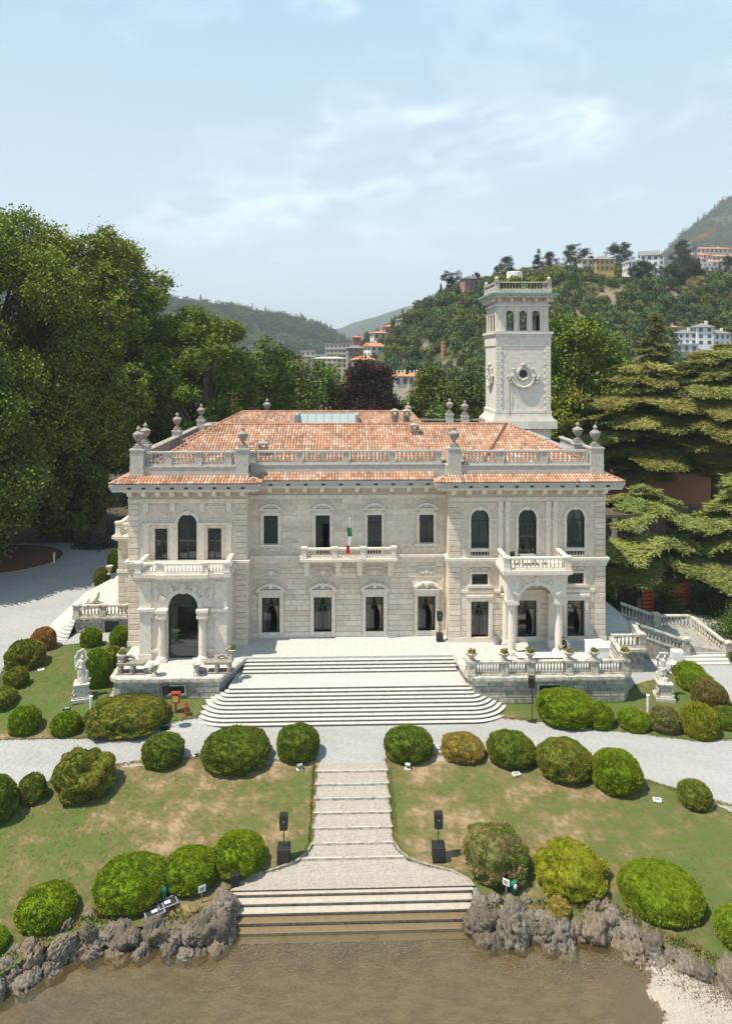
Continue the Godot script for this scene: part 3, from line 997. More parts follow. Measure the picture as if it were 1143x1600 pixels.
func curved_pediment(m: MB, cx: float, y: float, w: float, rise: float, z: float, d: float) -> void:
	var h := w / 2
	var r := (h * h + rise * rise) / (2 * rise)
	var a := asin(h / r)
	m.box(cx - h - 0.05, y - 0.12, z, cx + h + 0.05, y, z + d)
	var outer := arc_poly(cx, y + rise - r, r, PI / 2 - a, PI / 2 + a, 14)
	var inner := arc_poly(cx, y + rise - r, r - 0.17, PI / 2 + a, PI / 2 - a, 14)
	for i in 14:
		var p := outer[i]
		var q := outer[i + 1]
		var s := inner[14 - i]
		var t := inner[13 - i]
		s.y = maxf(s.y, y); t.y = maxf(t.y, y)
		m.quadn(Vector3(p.x, p.y, z + d), Vector3(q.x, q.y, z + d), Vector3(t.x, t.y, z + d), Vector3(s.x, s.y, z + d), Vector3.BACK)
		m.quadn(Vector3(p.x, p.y, z), Vector3(q.x, q.y, z), Vector3(q.x, q.y, z + d), Vector3(p.x, p.y, z + d), Vector3(p.x - cx, p.y - y - rise + r, 0).normalized())
		m.quadn(Vector3(s.x, s.y, z), Vector3(t.x, t.y, z), Vector3(t.x, t.y, z + d), Vector3(s.x, s.y, z + d), Vector3.DOWN)
	m.prism(arc_poly(cx, y + rise - r, r - 0.1, PI / 2 - a * 0.95, PI / 2 + a * 0.95, 10), z, z + d * 0.35)

# carved relief: a shield with curling leaves
func relief(m: MB, cx: float, cy: float, w: float, h: float, z: float) -> void:
	m.ball(Vector3(cx, cy, z + 0.02), Vector3(w * 0.2, h * 0.42, 0.09), 10, 6)
	for s in [-1, 1]:
		var pts := []
		var rad := []
		for k in 8:
			var t := k / 7.0
			pts.push_back(Vector3(cx + s * w * (0.18 + 0.3 * t), cy + h * (0.3 - 0.5 * sin(t * PI * 0.9)), z + 0.04))
			rad.push_back(0.035 + 0.05 * sin(t * PI))
		m.tube(pts, rad, 6)
		m.ball(Vector3(cx + s * w * 0.46, cy + h * 0.22, z + 0.03), Vector3(0.08, 0.08, 0.07))
		m.ball(Vector3(cx + s * w * 0.3, cy + h * 0.32, z + 0.03), Vector3(0.07, 0.06, 0.06))

func baluster_mesh() -> ArrayMesh:
	if not block_cache.has("baluster"):
		var m := MB.new()      # one metre high, scaled in place
		m.box(-0.15, 0, -0.15, 0.15, 0.1, 0.15)
		m.lathe([Vector2(0.1, 0.1), Vector2(0.17, 0.26), Vector2(0.18, 0.34), Vector2(0.1, 0.55), Vector2(0.075, 0.72), Vector2(0.12, 0.8), Vector2(0.1, 0.9)], 8, Vector3.ZERO)
		m.box(-0.15, 0.9, -0.15, 0.15, 1.0, 0.15)
		block_cache["baluster"] = m.mesh()
	return block_cache["baluster"]

# one run of balusters between p and q (floor points), height h
func run(parent: Node, p: Vector3, q: Vector3, h: float, count: int, m: Material, wd := 0.26) -> void:
	var r := MB.new()
	var up := Vector3.UP
	r.beam(p + up * 0.06, q + up * 0.06, wd, 0.12)
	r.beam(p + up * (h - 0.07), q + up * (h - 0.07), wd + 0.08, 0.14)
	part("rail", r, m, parent)
	var bh := h - 0.25
	for i in count:
		var t := (i + 0.5) / count
		var o := inst("baluster", baluster_mesh(), parent, p.lerp(q, t) + up * 0.115, m)
		o.scale = Vector3(bh * 0.68, bh + 0.01, bh * 0.68)

func pier(parent: Node, x: float, y: float, z: float, w: float, h: float, m: Material, d := -1.0) -> void:
	var b := MB.new()
	if d < 0: d = w
	b.box(x - w / 2 - 0.03, y, z - d / 2 - 0.03, x + w / 2 + 0.03, y + 0.14, z + d / 2 + 0.03)
	b.box(x - w / 2, y + 0.14, z - d / 2, x + w / 2, y + h - 0.13, z + d / 2)
	b.box(x - w / 2 - 0.06, y + h - 0.13, z - d / 2 - 0.06, x + w / 2 + 0.06, y + h, z + d / 2 + 0.06)
	part("pier", b, m, parent)

func urn_mesh() -> ArrayMesh:
	if not block_cache.has("urn"):
		var m := MB.new()
		m.box(-0.36, 0, -0.36, 0.36, 0.22, 0.36)
		m.box(-0.27, 0.22, -0.27, 0.27, 0.36, 0.27)
		m.lathe([Vector2(0.26, 0.36), Vector2(0.14, 0.48), Vector2(0.12, 0.58), Vector2(0.2, 0.64), Vector2(0.34, 0.8), Vector2(0.42, 1.0), Vector2(0.43, 1.12), Vector2(0.47, 1.16), Vector2(0.47, 1.24), Vector2(0.4, 1.3), Vector2(0.3, 1.38), Vector2(0.16, 1.46), Vector2(0.12, 1.54), Vector2(0.18, 1.62), Vector2(0.19, 1.7), Vector2(0.1, 1.82), Vector2(0.03, 1.92), Vector2(0.0, 1.95)], 14, Vector3.ZERO)
		for i in 10:
			var t := TAU * i / 10
			m.ball(Vector3(cos(t) * 0.4, 1.05, sin(t) * 0.4), Vector3(0.07, 0.12, 0.07), 6, 4)
		block_cache["urn"] = m.mesh()
	return block_cache["urn"]

# barrel tiles over a sloping face; o is a corner on the eave, u runs along it, w up the slope
func tile_face(m: MB, o: Vector3, u: Vector3, w: Vector3, poly: PackedVector2Array, seed_: int) -> void:
	var r := RandomNumberGenerator.new()
	r.seed = seed_
	var n := u.cross(w).normalized()
	if n.y < 0: n = -n
	var lo := Vector2(1e9, 1e9)
	var hi := -lo
	for p in poly:
		lo = lo.min(p); hi = hi.max(p)
	var tw := 0.25
	var tl := 0.42
	var nz := fnl(seed_, 0.35, 3)
	# deck below the tiles
	var id := Geometry2D.triangulate_polygon(poly)
	m.col = Color(0.2, 0.08, 0.045)
	for k in range(0, id.size(), 3):
		var a := poly[id[k]]
		var b := poly[id[k + 1]]
		var c := poly[id[k + 2]]
		m.tri3(o + u * a.x + w * a.y, o + u * b.x + w * b.y, o + u * c.x + w * c.y, n, n, n)
	var y := lo.y
	while y < hi.y:
		var x := lo.x
		while x < hi.x:
			var c := Vector2(x + tw / 2, y + tl / 2)
			if Geometry2D.is_point_in_polygon(c, poly):
				var q := r.randf()
				var col := Color(0.62, 0.33, 0.2)
				if q < 0.3: col = Color(0.68, 0.41, 0.28)
				elif q < 0.48: col = Color(0.76, 0.54, 0.42)
				elif q < 0.62: col = Color(0.57, 0.3, 0.18)
				elif q < 0.67: col = Color(0.42, 0.22, 0.14)
				col = col * (0.8 + 0.3 * nz.get_noise_2d(c.x, c.y) + r.randf_range(-0.07, 0.07))
				col.a = 1
				m.col = col
				var p0 := o + u * x + w * (y - 0.04)
				var p1 := p0 + w * (tl + 0.05)
				var l0 := 0.05
				var l1 := 0.012
				var h := 0.07
				var e := tw * 0.92
				# profile: low side, crown, low side
				var a0 := p0 + n * l0
				var b0 := p0 + u * (e * 0.3) + n * (l0 + h)
				var c0 := p0 + u * (e * 0.7) + n * (l0 + h)
				var d0 := p0 + u * e + n * l0
				var a1 := p1 + n * l1
				var b1 := p1 + u * (e * 0.3) + n * (l1 + h)
				var c1 := p1 + u * (e * 0.7) + n * (l1 + h)
				var d1 := p1 + u * e + n * l1
				m.quadn(a0, b0, b1, a1, n - u * 0.9)
				m.quadn(b0, c0, c1, b1, n)
				m.quadn(c0, d0, d1, c1, n + u * 0.9)
				m.quadn(a0 - n * l0, b0, c0, d0 - n * l0, -w)
			x += tw
		y += tl

func ridge(m: MB, p: Vector3, q: Vector3, seed_: int, dark := 1.0) -> void:
	var r := RandomNumberGenerator.new()
	r.seed = seed_
	var n := int(p.distance_to(q) / 0.42)
	for i in n:
		m.col = Color(0.47, 0.24, 0.15) * r.randf_range(0.75, 1.15) * dark
		m.col.a = 1
		var a := p.lerp(q, float(i) / n)
		var b := p.lerp(q, (i + 1.08) / n)
		m.tube([a + Vector3(0, 0.1, 0), b + Vector3(0, 0.07, 0)], [0.13, 0.11], 6)

# eaves of a front from x0 to x1 whose wall face is z
func eaves(cx0: float, cx1: float, z: float, side0: float, side1: float, over: float, spacing: float, back: float) -> void:
	var m := MB.new()
	m.box(cx0, 13.05, z, cx1, 13.3, z + 0.08)                        # architrave
	m.box(cx0, 13.3, z, cx1, 13.36, z + 0.16)
	m.box(cx0 - side0 * 0.25, 13.85, z - 0.2, cx1 + side1 * 0.25, 14.06, z + 0.3)
	part("frieze", m, M.trim, villa)
	var s := MB.new()
	var ex0 := cx0 - side0 * over
	var ex1 := cx1 + side1 * over
	s.box(ex0 + 0.1, 14.06, back, ex1 - 0.1, 14.22, z + over - 0.1)
	part("soffit", s, M.trim, villa)
	var g := MB.new()
	g.box(ex0, 14.22, back, ex1, 14.45, z + over)
	g.box(ex0 - 0.06, 14.45, back, ex1 + 0.06, 14.62, z + over + 0.06)
	part("gutter", g, M.gutter, villa)
	var n := int((cx1 - cx0) / spacing)
	var b := MB.new()
	b.prism(PackedVector2Array([Vector2(0, 0), Vector2(over * 0.5, 0.2), Vector2(over * 0.8, 0.24), Vector2(over * 0.84, 0.56), Vector2(0, 0.56)]), -0.16, 0.16)
	var bm := b.mesh(M.trim)
	var hole := MB.new()
	hole.box(-0.14, -0.07, 0, 0.14, 0.07, 0.012)
	var hm := hole.mesh(M.black)
	for i in n + 1:
		var x := lerpf(cx0 + 0.3, cx1 - 0.3, float(i) / n)
		var o := inst("bracket", bm, villa, Vector3(x, 13.49, z))
		o.rotation.y = -PI / 2
		inst("vent", hm, villa, Vector3(x + 0.1, 14.34, z + over))

func build_villa() -> void:
	villa = thing("villa", "grand cream stone two-storey villa with red tiled roofs and a balustraded parapet", "villa")
	var zc := -0.35
	var zw := 1.0
	# --- central front
	var ops := []
	for x in BAYS: ops.push_back([x - 0.7, x + 0.7, TER, 5.35, false])
	var m := MB.new()
	wall(m, -7.85, 7.55, TER - 0.3, 8.05, zc, 0.5, ops)
	ops = []
	for i in 4: ops.push_back([BAYS[i] - 0.56, BAYS[i] + 0.56, 9.5 if i in [0, 3] else 8.66, 11.75, false])
	wall(m, -7.85, 7.55, 8.65, 14.06, zc, 0.5, ops)
	m.box(-7.85, 8.05, zc - 0.5, 7.55, 8.65, zc)
	var cw := part("central_wall", m, M.wall, villa)
	var hl := []
	for x in BAYS:
		hl.push_back([x - 1.02, x + 1.02, 0, 5.9]); hl.push_back([x - 1.22, x + 1.22, 5.6, 6.75]); hl.push_back([x - 0.72, x + 0.72, 6.6, 7.75])
	courses(cw, "stone_block", -7.6, 7.4, 2.62, 8.05, zc, 0.42, 1.05, 0.045, 0.035, hl, stones(), 3)
	hl = []
	for i in 4:
		hl.push_back([BAYS[i] - 0.87, BAYS[i] + 0.87, 8.5, 12.2]); hl.push_back([BAYS[i] - 1.0, BAYS[i] + 1.0, 12.0, 12.85])
	courses(cw, "ashlar_block", -7.6, 7.4, 8.7, 13.05, zc, 0.43, 1.3, 0.016, 0.012, hl, stones(), 4)
	var t := MB.new()
	t.box(-7.85, TER, zc, 7.55, 2.6, zc + 0.08)
	part("plinth", t, M.trim, villa)
	t = MB.new()
	t.box(-7.85, 8.05, zc, 7.55, 8.25, zc + 0.12); t.box(-7.85, 8.25, zc, 7.55, 8.45, zc + 0.2); t.box(-7.85, 8.45, zc, 7.55, 8.65, zc + 0.3)
	part("belt_course", t, M.trim, villa)
	for i in 4:
		var x: float = BAYS[i]
		var d := MB.new()
		surround(d, x, TER + 0.02, 5.35, 1.4, zc, 0.26, 0.16)
		d.box(x - 1.0, 5.62, zc, x + 1.0, 5.85, zc + 0.2)
		for s in [-1, 1]:
			d.box(x + s * 0.86 - 0.1, 5.3, zc, x + s * 0.86 + 0.1, 5.86, zc + 0.3)
		curved_pediment(d, x, 6.0, 2.2, 0.5, zc, 0.42)
		d.ball(Vector3(x, 6.32, zc + 0.34), Vector3(0.2, 0.26, 0.14), 10, 6)
		for s in [-1, 1]:
			d.tube([Vector3(x + s * 0.2, 6.42, zc + 0.36), Vector3(x + s * 0.36, 6.5, zc + 0.4), Vector3(x + s * 0.5, 6.36, zc + 0.4), Vector3(x + s * 0.4, 6.24, zc + 0.38)], [0.06, 0.08, 0.07, 0.05], 6)
		part("door_surround", d, M.trim, villa)
		var pn := MB.new()
		pn.box(x - 0.68, 6.85, zc, x + 0.68, 6.93, zc + 0.08); pn.box(x - 0.68, 7.6, zc, x + 0.68, 7.68, zc + 0.08)
		pn.box(x - 0.68, 6.93, zc, x - 0.6, 7.6, zc + 0.08); pn.box(x + 0.6, 6.93, zc, x + 0.68, 7.6, zc + 0.08)
		relief(pn, x, 7.25, 1.1, 0.55, zc + 0.01)
		part("relief_panel", pn, M.trim, villa)
		window(villa, x, TER + 0.02, 5.35, 1.4, zc - 0.22, false, "curtain", i in [0, 2, 3])
		var u := MB.new()
		var y0 := 9.5 if i in [0, 3] else 8.66
		surround(u, x, y0, 11.75, 1.12, zc, 0.22, 0.12)
		u.box(x - 0.6, 11.97, zc, x + 0.6, 12.2, zc + 0.1)
		curved_pediment(u, x, 12.3, 1.75, 0.42, zc, 0.3)
		u.ball(Vector3(x, 12.42, zc + 0.12), Vector3(0.3, 0.12, 0.07))
		if i in [0, 3]:
			u.box(x - 0.95, 9.3, zc, x + 0.95, 9.5, zc + 0.25)
			u.box(x - 0.7, 8.95, zc, x + 0.7, 9.3, zc + 0.06)
			relief(u, x, 9.1, 1.2, 0.3, zc + 0.04)
		part("window_surround", u, M.trim, villa)
		window(villa, x, y0, 11.75, 1.12, zc - 0.2, false, "blind" if i in [2, 3] else "", i == 1)
	# balcony of the central front
	var bal := group_part("balcony", villa)
	var sl := MB.new()
	sl.box(-3.7, 8.3, zc + 0.31, 3.5, 8.42, zc + 1.05); sl.box(-3.85, 8.42, zc + 0.31, 3.65, 8.6, zc + 1.2)
	part("slab", sl, M.trim, bal)
	for x in [-3.37, -0.94, 0.74, 3.13]:
		var c := MB.new()
		c.box(x - 0.24, 7.95, zc + 0.05, x + 0.24, 8.29, zc + 1.0)
		c.xf = Transform3D(Basis(Vector3.UP, -PI / 2), Vector3(x, 0, zc + 0.05))
		c.prism(PackedVector2Array([Vector2(0, 6.95), Vector2(0.28, 7.05), Vector2(0.3, 7.4), Vector2(0.62, 7.55), Vector2(0.85, 7.93), Vector2(0, 7.93)]), -0.2, 0.2)
		part("bracket", c, M.trim, bal)
	for x in [-3.55, -1.2, 1.0, 3.35]: pier(bal, x, 8.6, zc + 0.95, 0.36, 0.9, M.trim, 0.3)
	run(bal, Vector3(-3.37, 8.6, zc + 0.95), Vector3(-1.38, 8.6, zc + 0.95), 0.82, 9, M.trim, 0.2)
	run(bal, Vector3(-1.02, 8.6, zc + 0.95), Vector3(0.82, 8.6, zc + 0.95), 0.82, 8, M.trim, 0.2)
	run(bal, Vector3(1.18, 8.6, zc + 0.95), Vector3(3.17, 8.6, zc + 0.95), 0.82, 9, M.trim, 0.2)
	for x in [-3.55, 3.35]: run(bal, Vector3(x, 8.6, zc + 0.35), Vector3(x, 8.6, zc + 0.8), 0.82, 2, M.trim, 0.2)
	# --- wing with the glazed arch
	m = MB.new()
	wall(m, -16.85, -7.85, TER - 0.3, 8.05, zw, 0.5, [[-13.2, -11.1, TER, 6.0, false]])
	wall(m, -16.85, -7.85, 8.05, 14.06, zw, 0.5, [[-14.85, -13.9, 8.5, 11.1, false], [-13.1, -11.66, 8.5, 12.2, true], [-10.86, -9.82, 8.5, 11.1, false]])
	m.box(-8.35, TER - 0.3, zc - 0.4, -7.85, 14.06, zw - 0.5)
	var lw := part("wing_wall", m, M.wall, villa)
	courses(lw, "corner_stone", -16.85, -15.95, 2.6, 8.0, zw, 0.42, 0.95, 0.07, 0.04, [], stones(), 11)
	courses(lw, "corner_stone", -8.75, -7.85, 2.6, 8.0, zw, 0.42, 0.95, 0.07, 0.04, [], stones(), 12)
	courses(lw, "corner_stone", -16.85, -16.05, 8.75, 13.0, zw, 0.43, 0.95, 0.07, 0.035, [], stones(), 13)
	courses(lw, "corner_stone", -8.75, -7.85, 8.75, 13.0, zw, 0.43, 0.95, 0.07, 0.035, [], stones(), 14)
	courses(lw, "stone_block", 0.02, 1.25, 2.6, 8.0, 0, 0.42, 0.8, 0.04, 0.035, [], stones(), 15, PI / 2, Vector3.ZERO)
	for k in range(lw.get_child_count() - 1, -1, -1):   # turned blocks belong on the return of the wing
		var b: Node3D = lw.get_child(k)
		if absf(b.rotation.y) > 0.1: b.position += Vector3(-7.85, 0, 0.95)
		else: break
	wing_trim(-16.85, -7.85, zw)
	var tr := MB.new()
	for x in [-15.5, -13.5, -11.26, -9.25]:                       # pilasters
		tr.box(x - 0.22, 8.66, zw, x + 0.22, 11.15, zw + 0.1)
		tr.box(x - 0.28, 11.15, zw, x + 0.28, 11.4, zw + 0.15)
		tr.box(x - 0.2, 12.4, zw, x + 0.2, 13.05, zw + 0.18)
	tr.box(-15.75, 11.4, zw, -13.2, 11.55, zw + 0.17); tr.box(-11.56, 11.4, zw, -9.0, 11.55, zw + 0.17)
	for x in [-14.45, -10.3]:
		tr.box(x - 0.75, 11.75, zw, x + 0.75, 11.82, zw + 0.07); tr.box(x - 0.75, 12.75, zw, x + 0.75, 12.82, zw + 0.07)
		tr.box(x - 0.75, 11.82, zw, x - 0.68, 12.75, zw + 0.07); tr.box(x + 0.68, 11.82, zw, x + 0.75, 12.75, zw + 0.07)
	arch_band(tr, -12.38, 8.66, 12.2, 1.44, zw, 0.2, 0.12)
	part("pilaster_order", tr, M.trim, villa)
	window(villa, -14.375, 8.5, 11.1, 0.95, zw - 0.2, false, "")
	window(villa, -12.38, 8.5, 12.2, 1.44, zw - 0.2, true, "")
	window(villa, -10.34, 8.5, 11.1, 1.04, zw - 0.2, false, "")
	glazed_porch(zw)
	# --- wing with the columned porch
	m = MB.new()
	wall(m, 7.55, 19.75, TER - 0.3, 5.6, zw, 0.5, [[9.27, 10.65, TER, 5.35, false], [12.9, 14.4, TER, 5.35, false], [16.7, 18.1, TER, 5.35, false]])
	wall(m, 7.55, 19.75, 5.6, 8.05, zw, 0.5, [[9.35, 10.6, 6.6, 7.45, false], [16.8, 18.05, 6.6, 7.45, false]])
	var o2 := []
	for i in 3: o2.push_back([RW[i] - 0.7, RW[i] + 0.7, 8.5 if i == 1 else 8.72, 12.42, true])
	wall(m, 7.55, 19.75, 8.05, 14.06, zw, 0.5, o2)
	m.box(7.55, TER - 0.3, zc - 0.4, 8.05, 14.06, zw - 0.5)
	var rw := part("wing_wall", m, M.wall, villa)
	for e in [[7.55, 8.5], [18.9, 19.75]]:
		courses(rw, "corner_stone", e[0], e[1], 2.6, 8.0, zw, 0.42, 1.0, 0.07, 0.04, [], stones(), 21)
		courses(rw, "corner_stone", e[0], e[1], 8.75, 13.0, zw, 0.43, 1.0, 0.07, 0.035, [], stones(), 22)
	hl = [[9.0, 10.9, 0, 5.9], [16.45, 18.35, 0, 5.9], [12.6, 14.7, 0, 5.9], [9.0, 10.9, 6.2, 8.05], [16.45, 18.35, 6.2, 8.05]]
	courses(rw, "stone_block", 8.55, 18.85, 2.6, 6.0, zw, 0.42, 1.0, 0.045, 0.035, hl, stones(), 23)
	wing_trim(7.55, 19.75, zw)
	tr = MB.new()
	tr.box(8.5, 6.0, zw, 18.9, 6.2, zw + 0.1)
	for x in [9.96, 17.4]:
		surround(tr, x, TER + 0.02, 5.35, 1.38, zw, 0.26, 0.14)
		tr.box(x - 1.05, 5.65, zw, x + 1.05, 5.85, zw + 0.22)
		surround(tr, x, 6.6, 7.45, 1.25, zw, 0.15, 0.1)
		tr.box(x - 0.95, 6.4, zw, x + 0.95, 6.6, zw + 0.16)
		for s in [-1, 1]: tr.tube([Vector3(x + s * 0.1, 7.8, zw + 0.06), Vector3(x + s * 0.4, 7.92, zw + 0.08), Vector3(x + s * 0.7, 7.75, zw + 0.08), Vector3(x + s * 0.85, 7.5, zw + 0.06)], [0.05, 0.07, 0.07, 0.05], 6)
	for i in 3:
		arch_band(tr, RW[i], 9.4, 12.42, 1.4, zw, 0.2, 0.12)
		tr.box(RW[i] - 1.5, 11.55, zw, RW[i] - 0.92, 11.68, zw + 0.09); tr.box(RW[i] + 0.92, 11.55, zw, RW[i] + 1.5, 11.68, zw + 0.09)
		tr.box(RW[i] - 1.4, 12.85, zw, RW[i] + 1.4, 12.92, zw + 0.06)
	for x in [11.55, 12.1, 15.25, 15.8]:
		tr.box(x - 0.17, 8.66, zw, x + 0.17, 12.35, zw + 0.11)
		tr.box(x - 0.23, 12.35, zw, x + 0.23, 12.6, zw + 0.16)
		tr.box(x - 0.17, 12.6, zw, x + 0.17, 13.05, zw + 0.22)
	part("pilaster_order", tr, M.trim, villa)
	window(villa, 9.96, TER + 0.02, 5.35, 1.38, zw - 0.2, false, "curtain")
	window(villa, 13.65, TER + 0.02, 5.35, 1.5, zw - 0.2, false, "curtain", true)
	window(villa, 17.4, TER + 0.02, 5.35, 1.4, zw - 0.2, false, "curtain", true)
	for x in [9.975, 17.425]: window(villa, x, 6.6, 7.45, 1.25, zw - 0.25, false, "blind")
	for i in 3:
		window(villa, RW[i], 8.5 if i == 1 else 9.4, 12.42, 1.4, zw - 0.2, true, ["blind", "", "curtain"][i])
		if i != 1:
			var sill := MB.new()
			sill.box(RW[i] - 0.75, 9.3, zw - 0.4, RW[i] + 0.75, 9.4, zw + 0.1)
			part("sill", sill, M.trim, villa)
			var mini := group_part("window_balustrade", villa)
			run(mini, Vector3(RW[i] - 0.7, 8.72, zw - 0.05), Vector3(RW[i] + 0.7, 8.72, zw - 0.05), 0.58, 6, M.trim, 0.14)
	columned_porch(zw)
	# --- body behind the fronts, with thick side and back walls, floors and ceilings
	m = MB.new()
	m.box(-16.85, TER - 0.3, -24, -16.35, 14.06, 0.5)
	m.box(19.25, TER - 0.3, -17.5, 19.75, 14.06, 0.5)
	m.box(-16.35, TER - 0.3, -24, 19.25, 14.06, -23.5)
	m.box(19.25, TER - 0.3, -24, 19.75, 14.06, -17.5)
	part("body_wall", m, M.wall, villa)
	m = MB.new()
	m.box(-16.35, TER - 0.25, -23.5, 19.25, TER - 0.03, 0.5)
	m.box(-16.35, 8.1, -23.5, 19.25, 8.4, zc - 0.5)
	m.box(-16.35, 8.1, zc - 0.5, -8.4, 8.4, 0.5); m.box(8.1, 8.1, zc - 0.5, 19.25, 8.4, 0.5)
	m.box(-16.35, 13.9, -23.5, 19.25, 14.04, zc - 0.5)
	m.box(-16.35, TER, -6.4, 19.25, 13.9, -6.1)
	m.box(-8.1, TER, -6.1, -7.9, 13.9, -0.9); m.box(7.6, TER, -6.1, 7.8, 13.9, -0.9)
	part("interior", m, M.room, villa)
	eaves(-7.85, 7.55, zc, 0, 0, 1.1, 1.38, -1.5)
	eaves(-16.85, -7.85, zw, 1, 1, 1.05, 1.05, -24.0)
	eaves(7.55, 19.75, zw, 1, 1, 1.05, 1.2, -24.0)
	roofs()
	parapets()
	side_bay()
	flag()

func arch_band(m: MB, cx: float, y0: float, y1: float, w: float, z: float, t: float, d: float) -> void:
	var h := w / 2
	var ys := y1 - h
	m.box(cx - h - t, y0, z, cx - h, ys, z + d); m.box(cx + h, y0, z, cx + h + t, ys, z + d)
	m.box(cx - h - t - 0.06, ys - 0.1, z, cx - h, ys + 0.04, z + d + 0.04); m.box(cx + h, ys - 0.1, z, cx + h + t + 0.06, ys + 0.04, z + d + 0.04)
	var n := 18
	for i in n:
		var a := PI * i / n
		var b := PI * (i + 1) / n
		var pa := Vector3(cos(a), sin(a), 0)
		var pb := Vector3(cos(b), sin(b), 0)
		var o := Vector3(cx, ys, 0)
		var zf := Vector3(0, 0, z + d)
		var zb := Vector3(0, 0, z)
		m.quadn(o + pa * h + zf, o + pb * h + zf, o + pb * (h + t) + zf, o + pa * (h + t) + zf, Vector3.BACK)
		m.quadn(o + pa * (h + t) + zf, o + pb * (h + t) + zf, o + pb * (h + t) + zb, o + pa * (h + t) + zb, pa)
		m.quadn(o + pa * h + zf, o + pb * h + zf, o + pb * h + zb, o + pa * h + zb, -pa)
	m.box(cx - 0.14, y1 - 0.06, z, cx + 0.14, y1 + t + 0.08, z + d + 0.06)

func wing_trim(x0: float, x1: float, z: float) -> void:
	var t := MB.new()
	t.box(x0 - 0.05, TER, z, x1 + 0.05, 2.58, z + 0.12)
	part("plinth", t, M.trim, villa)
	t = MB.new()
	t.box(x0 - 0.05, 8.02, z - 1.3, x1 + 0.05, 8.25, z + 0.14); t.box(x0 - 0.12, 8.25, z - 1.3, x1 + 0.12, 8.5, z + 0.24); t.box(x0 - 0.2, 8.5, z - 1.3, x1 + 0.2, 8.7, z + 0.34)
	part("belt_course", t, M.trim, villa)

func column(parent: Node, x: float, z: float, y0: float, y1: float, r: float, m: Material) -> void:
	var c := MB.new()
	c.box(x - r * 1.5, y0, z - r * 1.5, x + r * 1.5, y0 + 0.16, z + r * 1.5)
	c.lathe([Vector2(r * 1.4, 0.16), Vector2(r * 1.42, 0.26), Vector2(r * 1.15, 0.34), Vector2(r, 0.42), Vector2(r * 1.02, (y1 - y0) * 0.35), Vector2(r * 0.84, y1 - y0 - 0.42), Vector2(r * 1.02, y1 - y0 - 0.4), Vector2(r * 1.02, y1 - y0 - 0.34), Vector2(r * 0.86, y1 - y0 - 0.32), Vector2(r * 1.25, y1 - y0 - 0.18)], 20, Vector3(x, y0, z))
	c.box(x - r * 1.45, y1 - 0.18, z - r * 1.45, x + r * 1.45, y1, z + r * 1.45)
	part("column", c, m, parent)

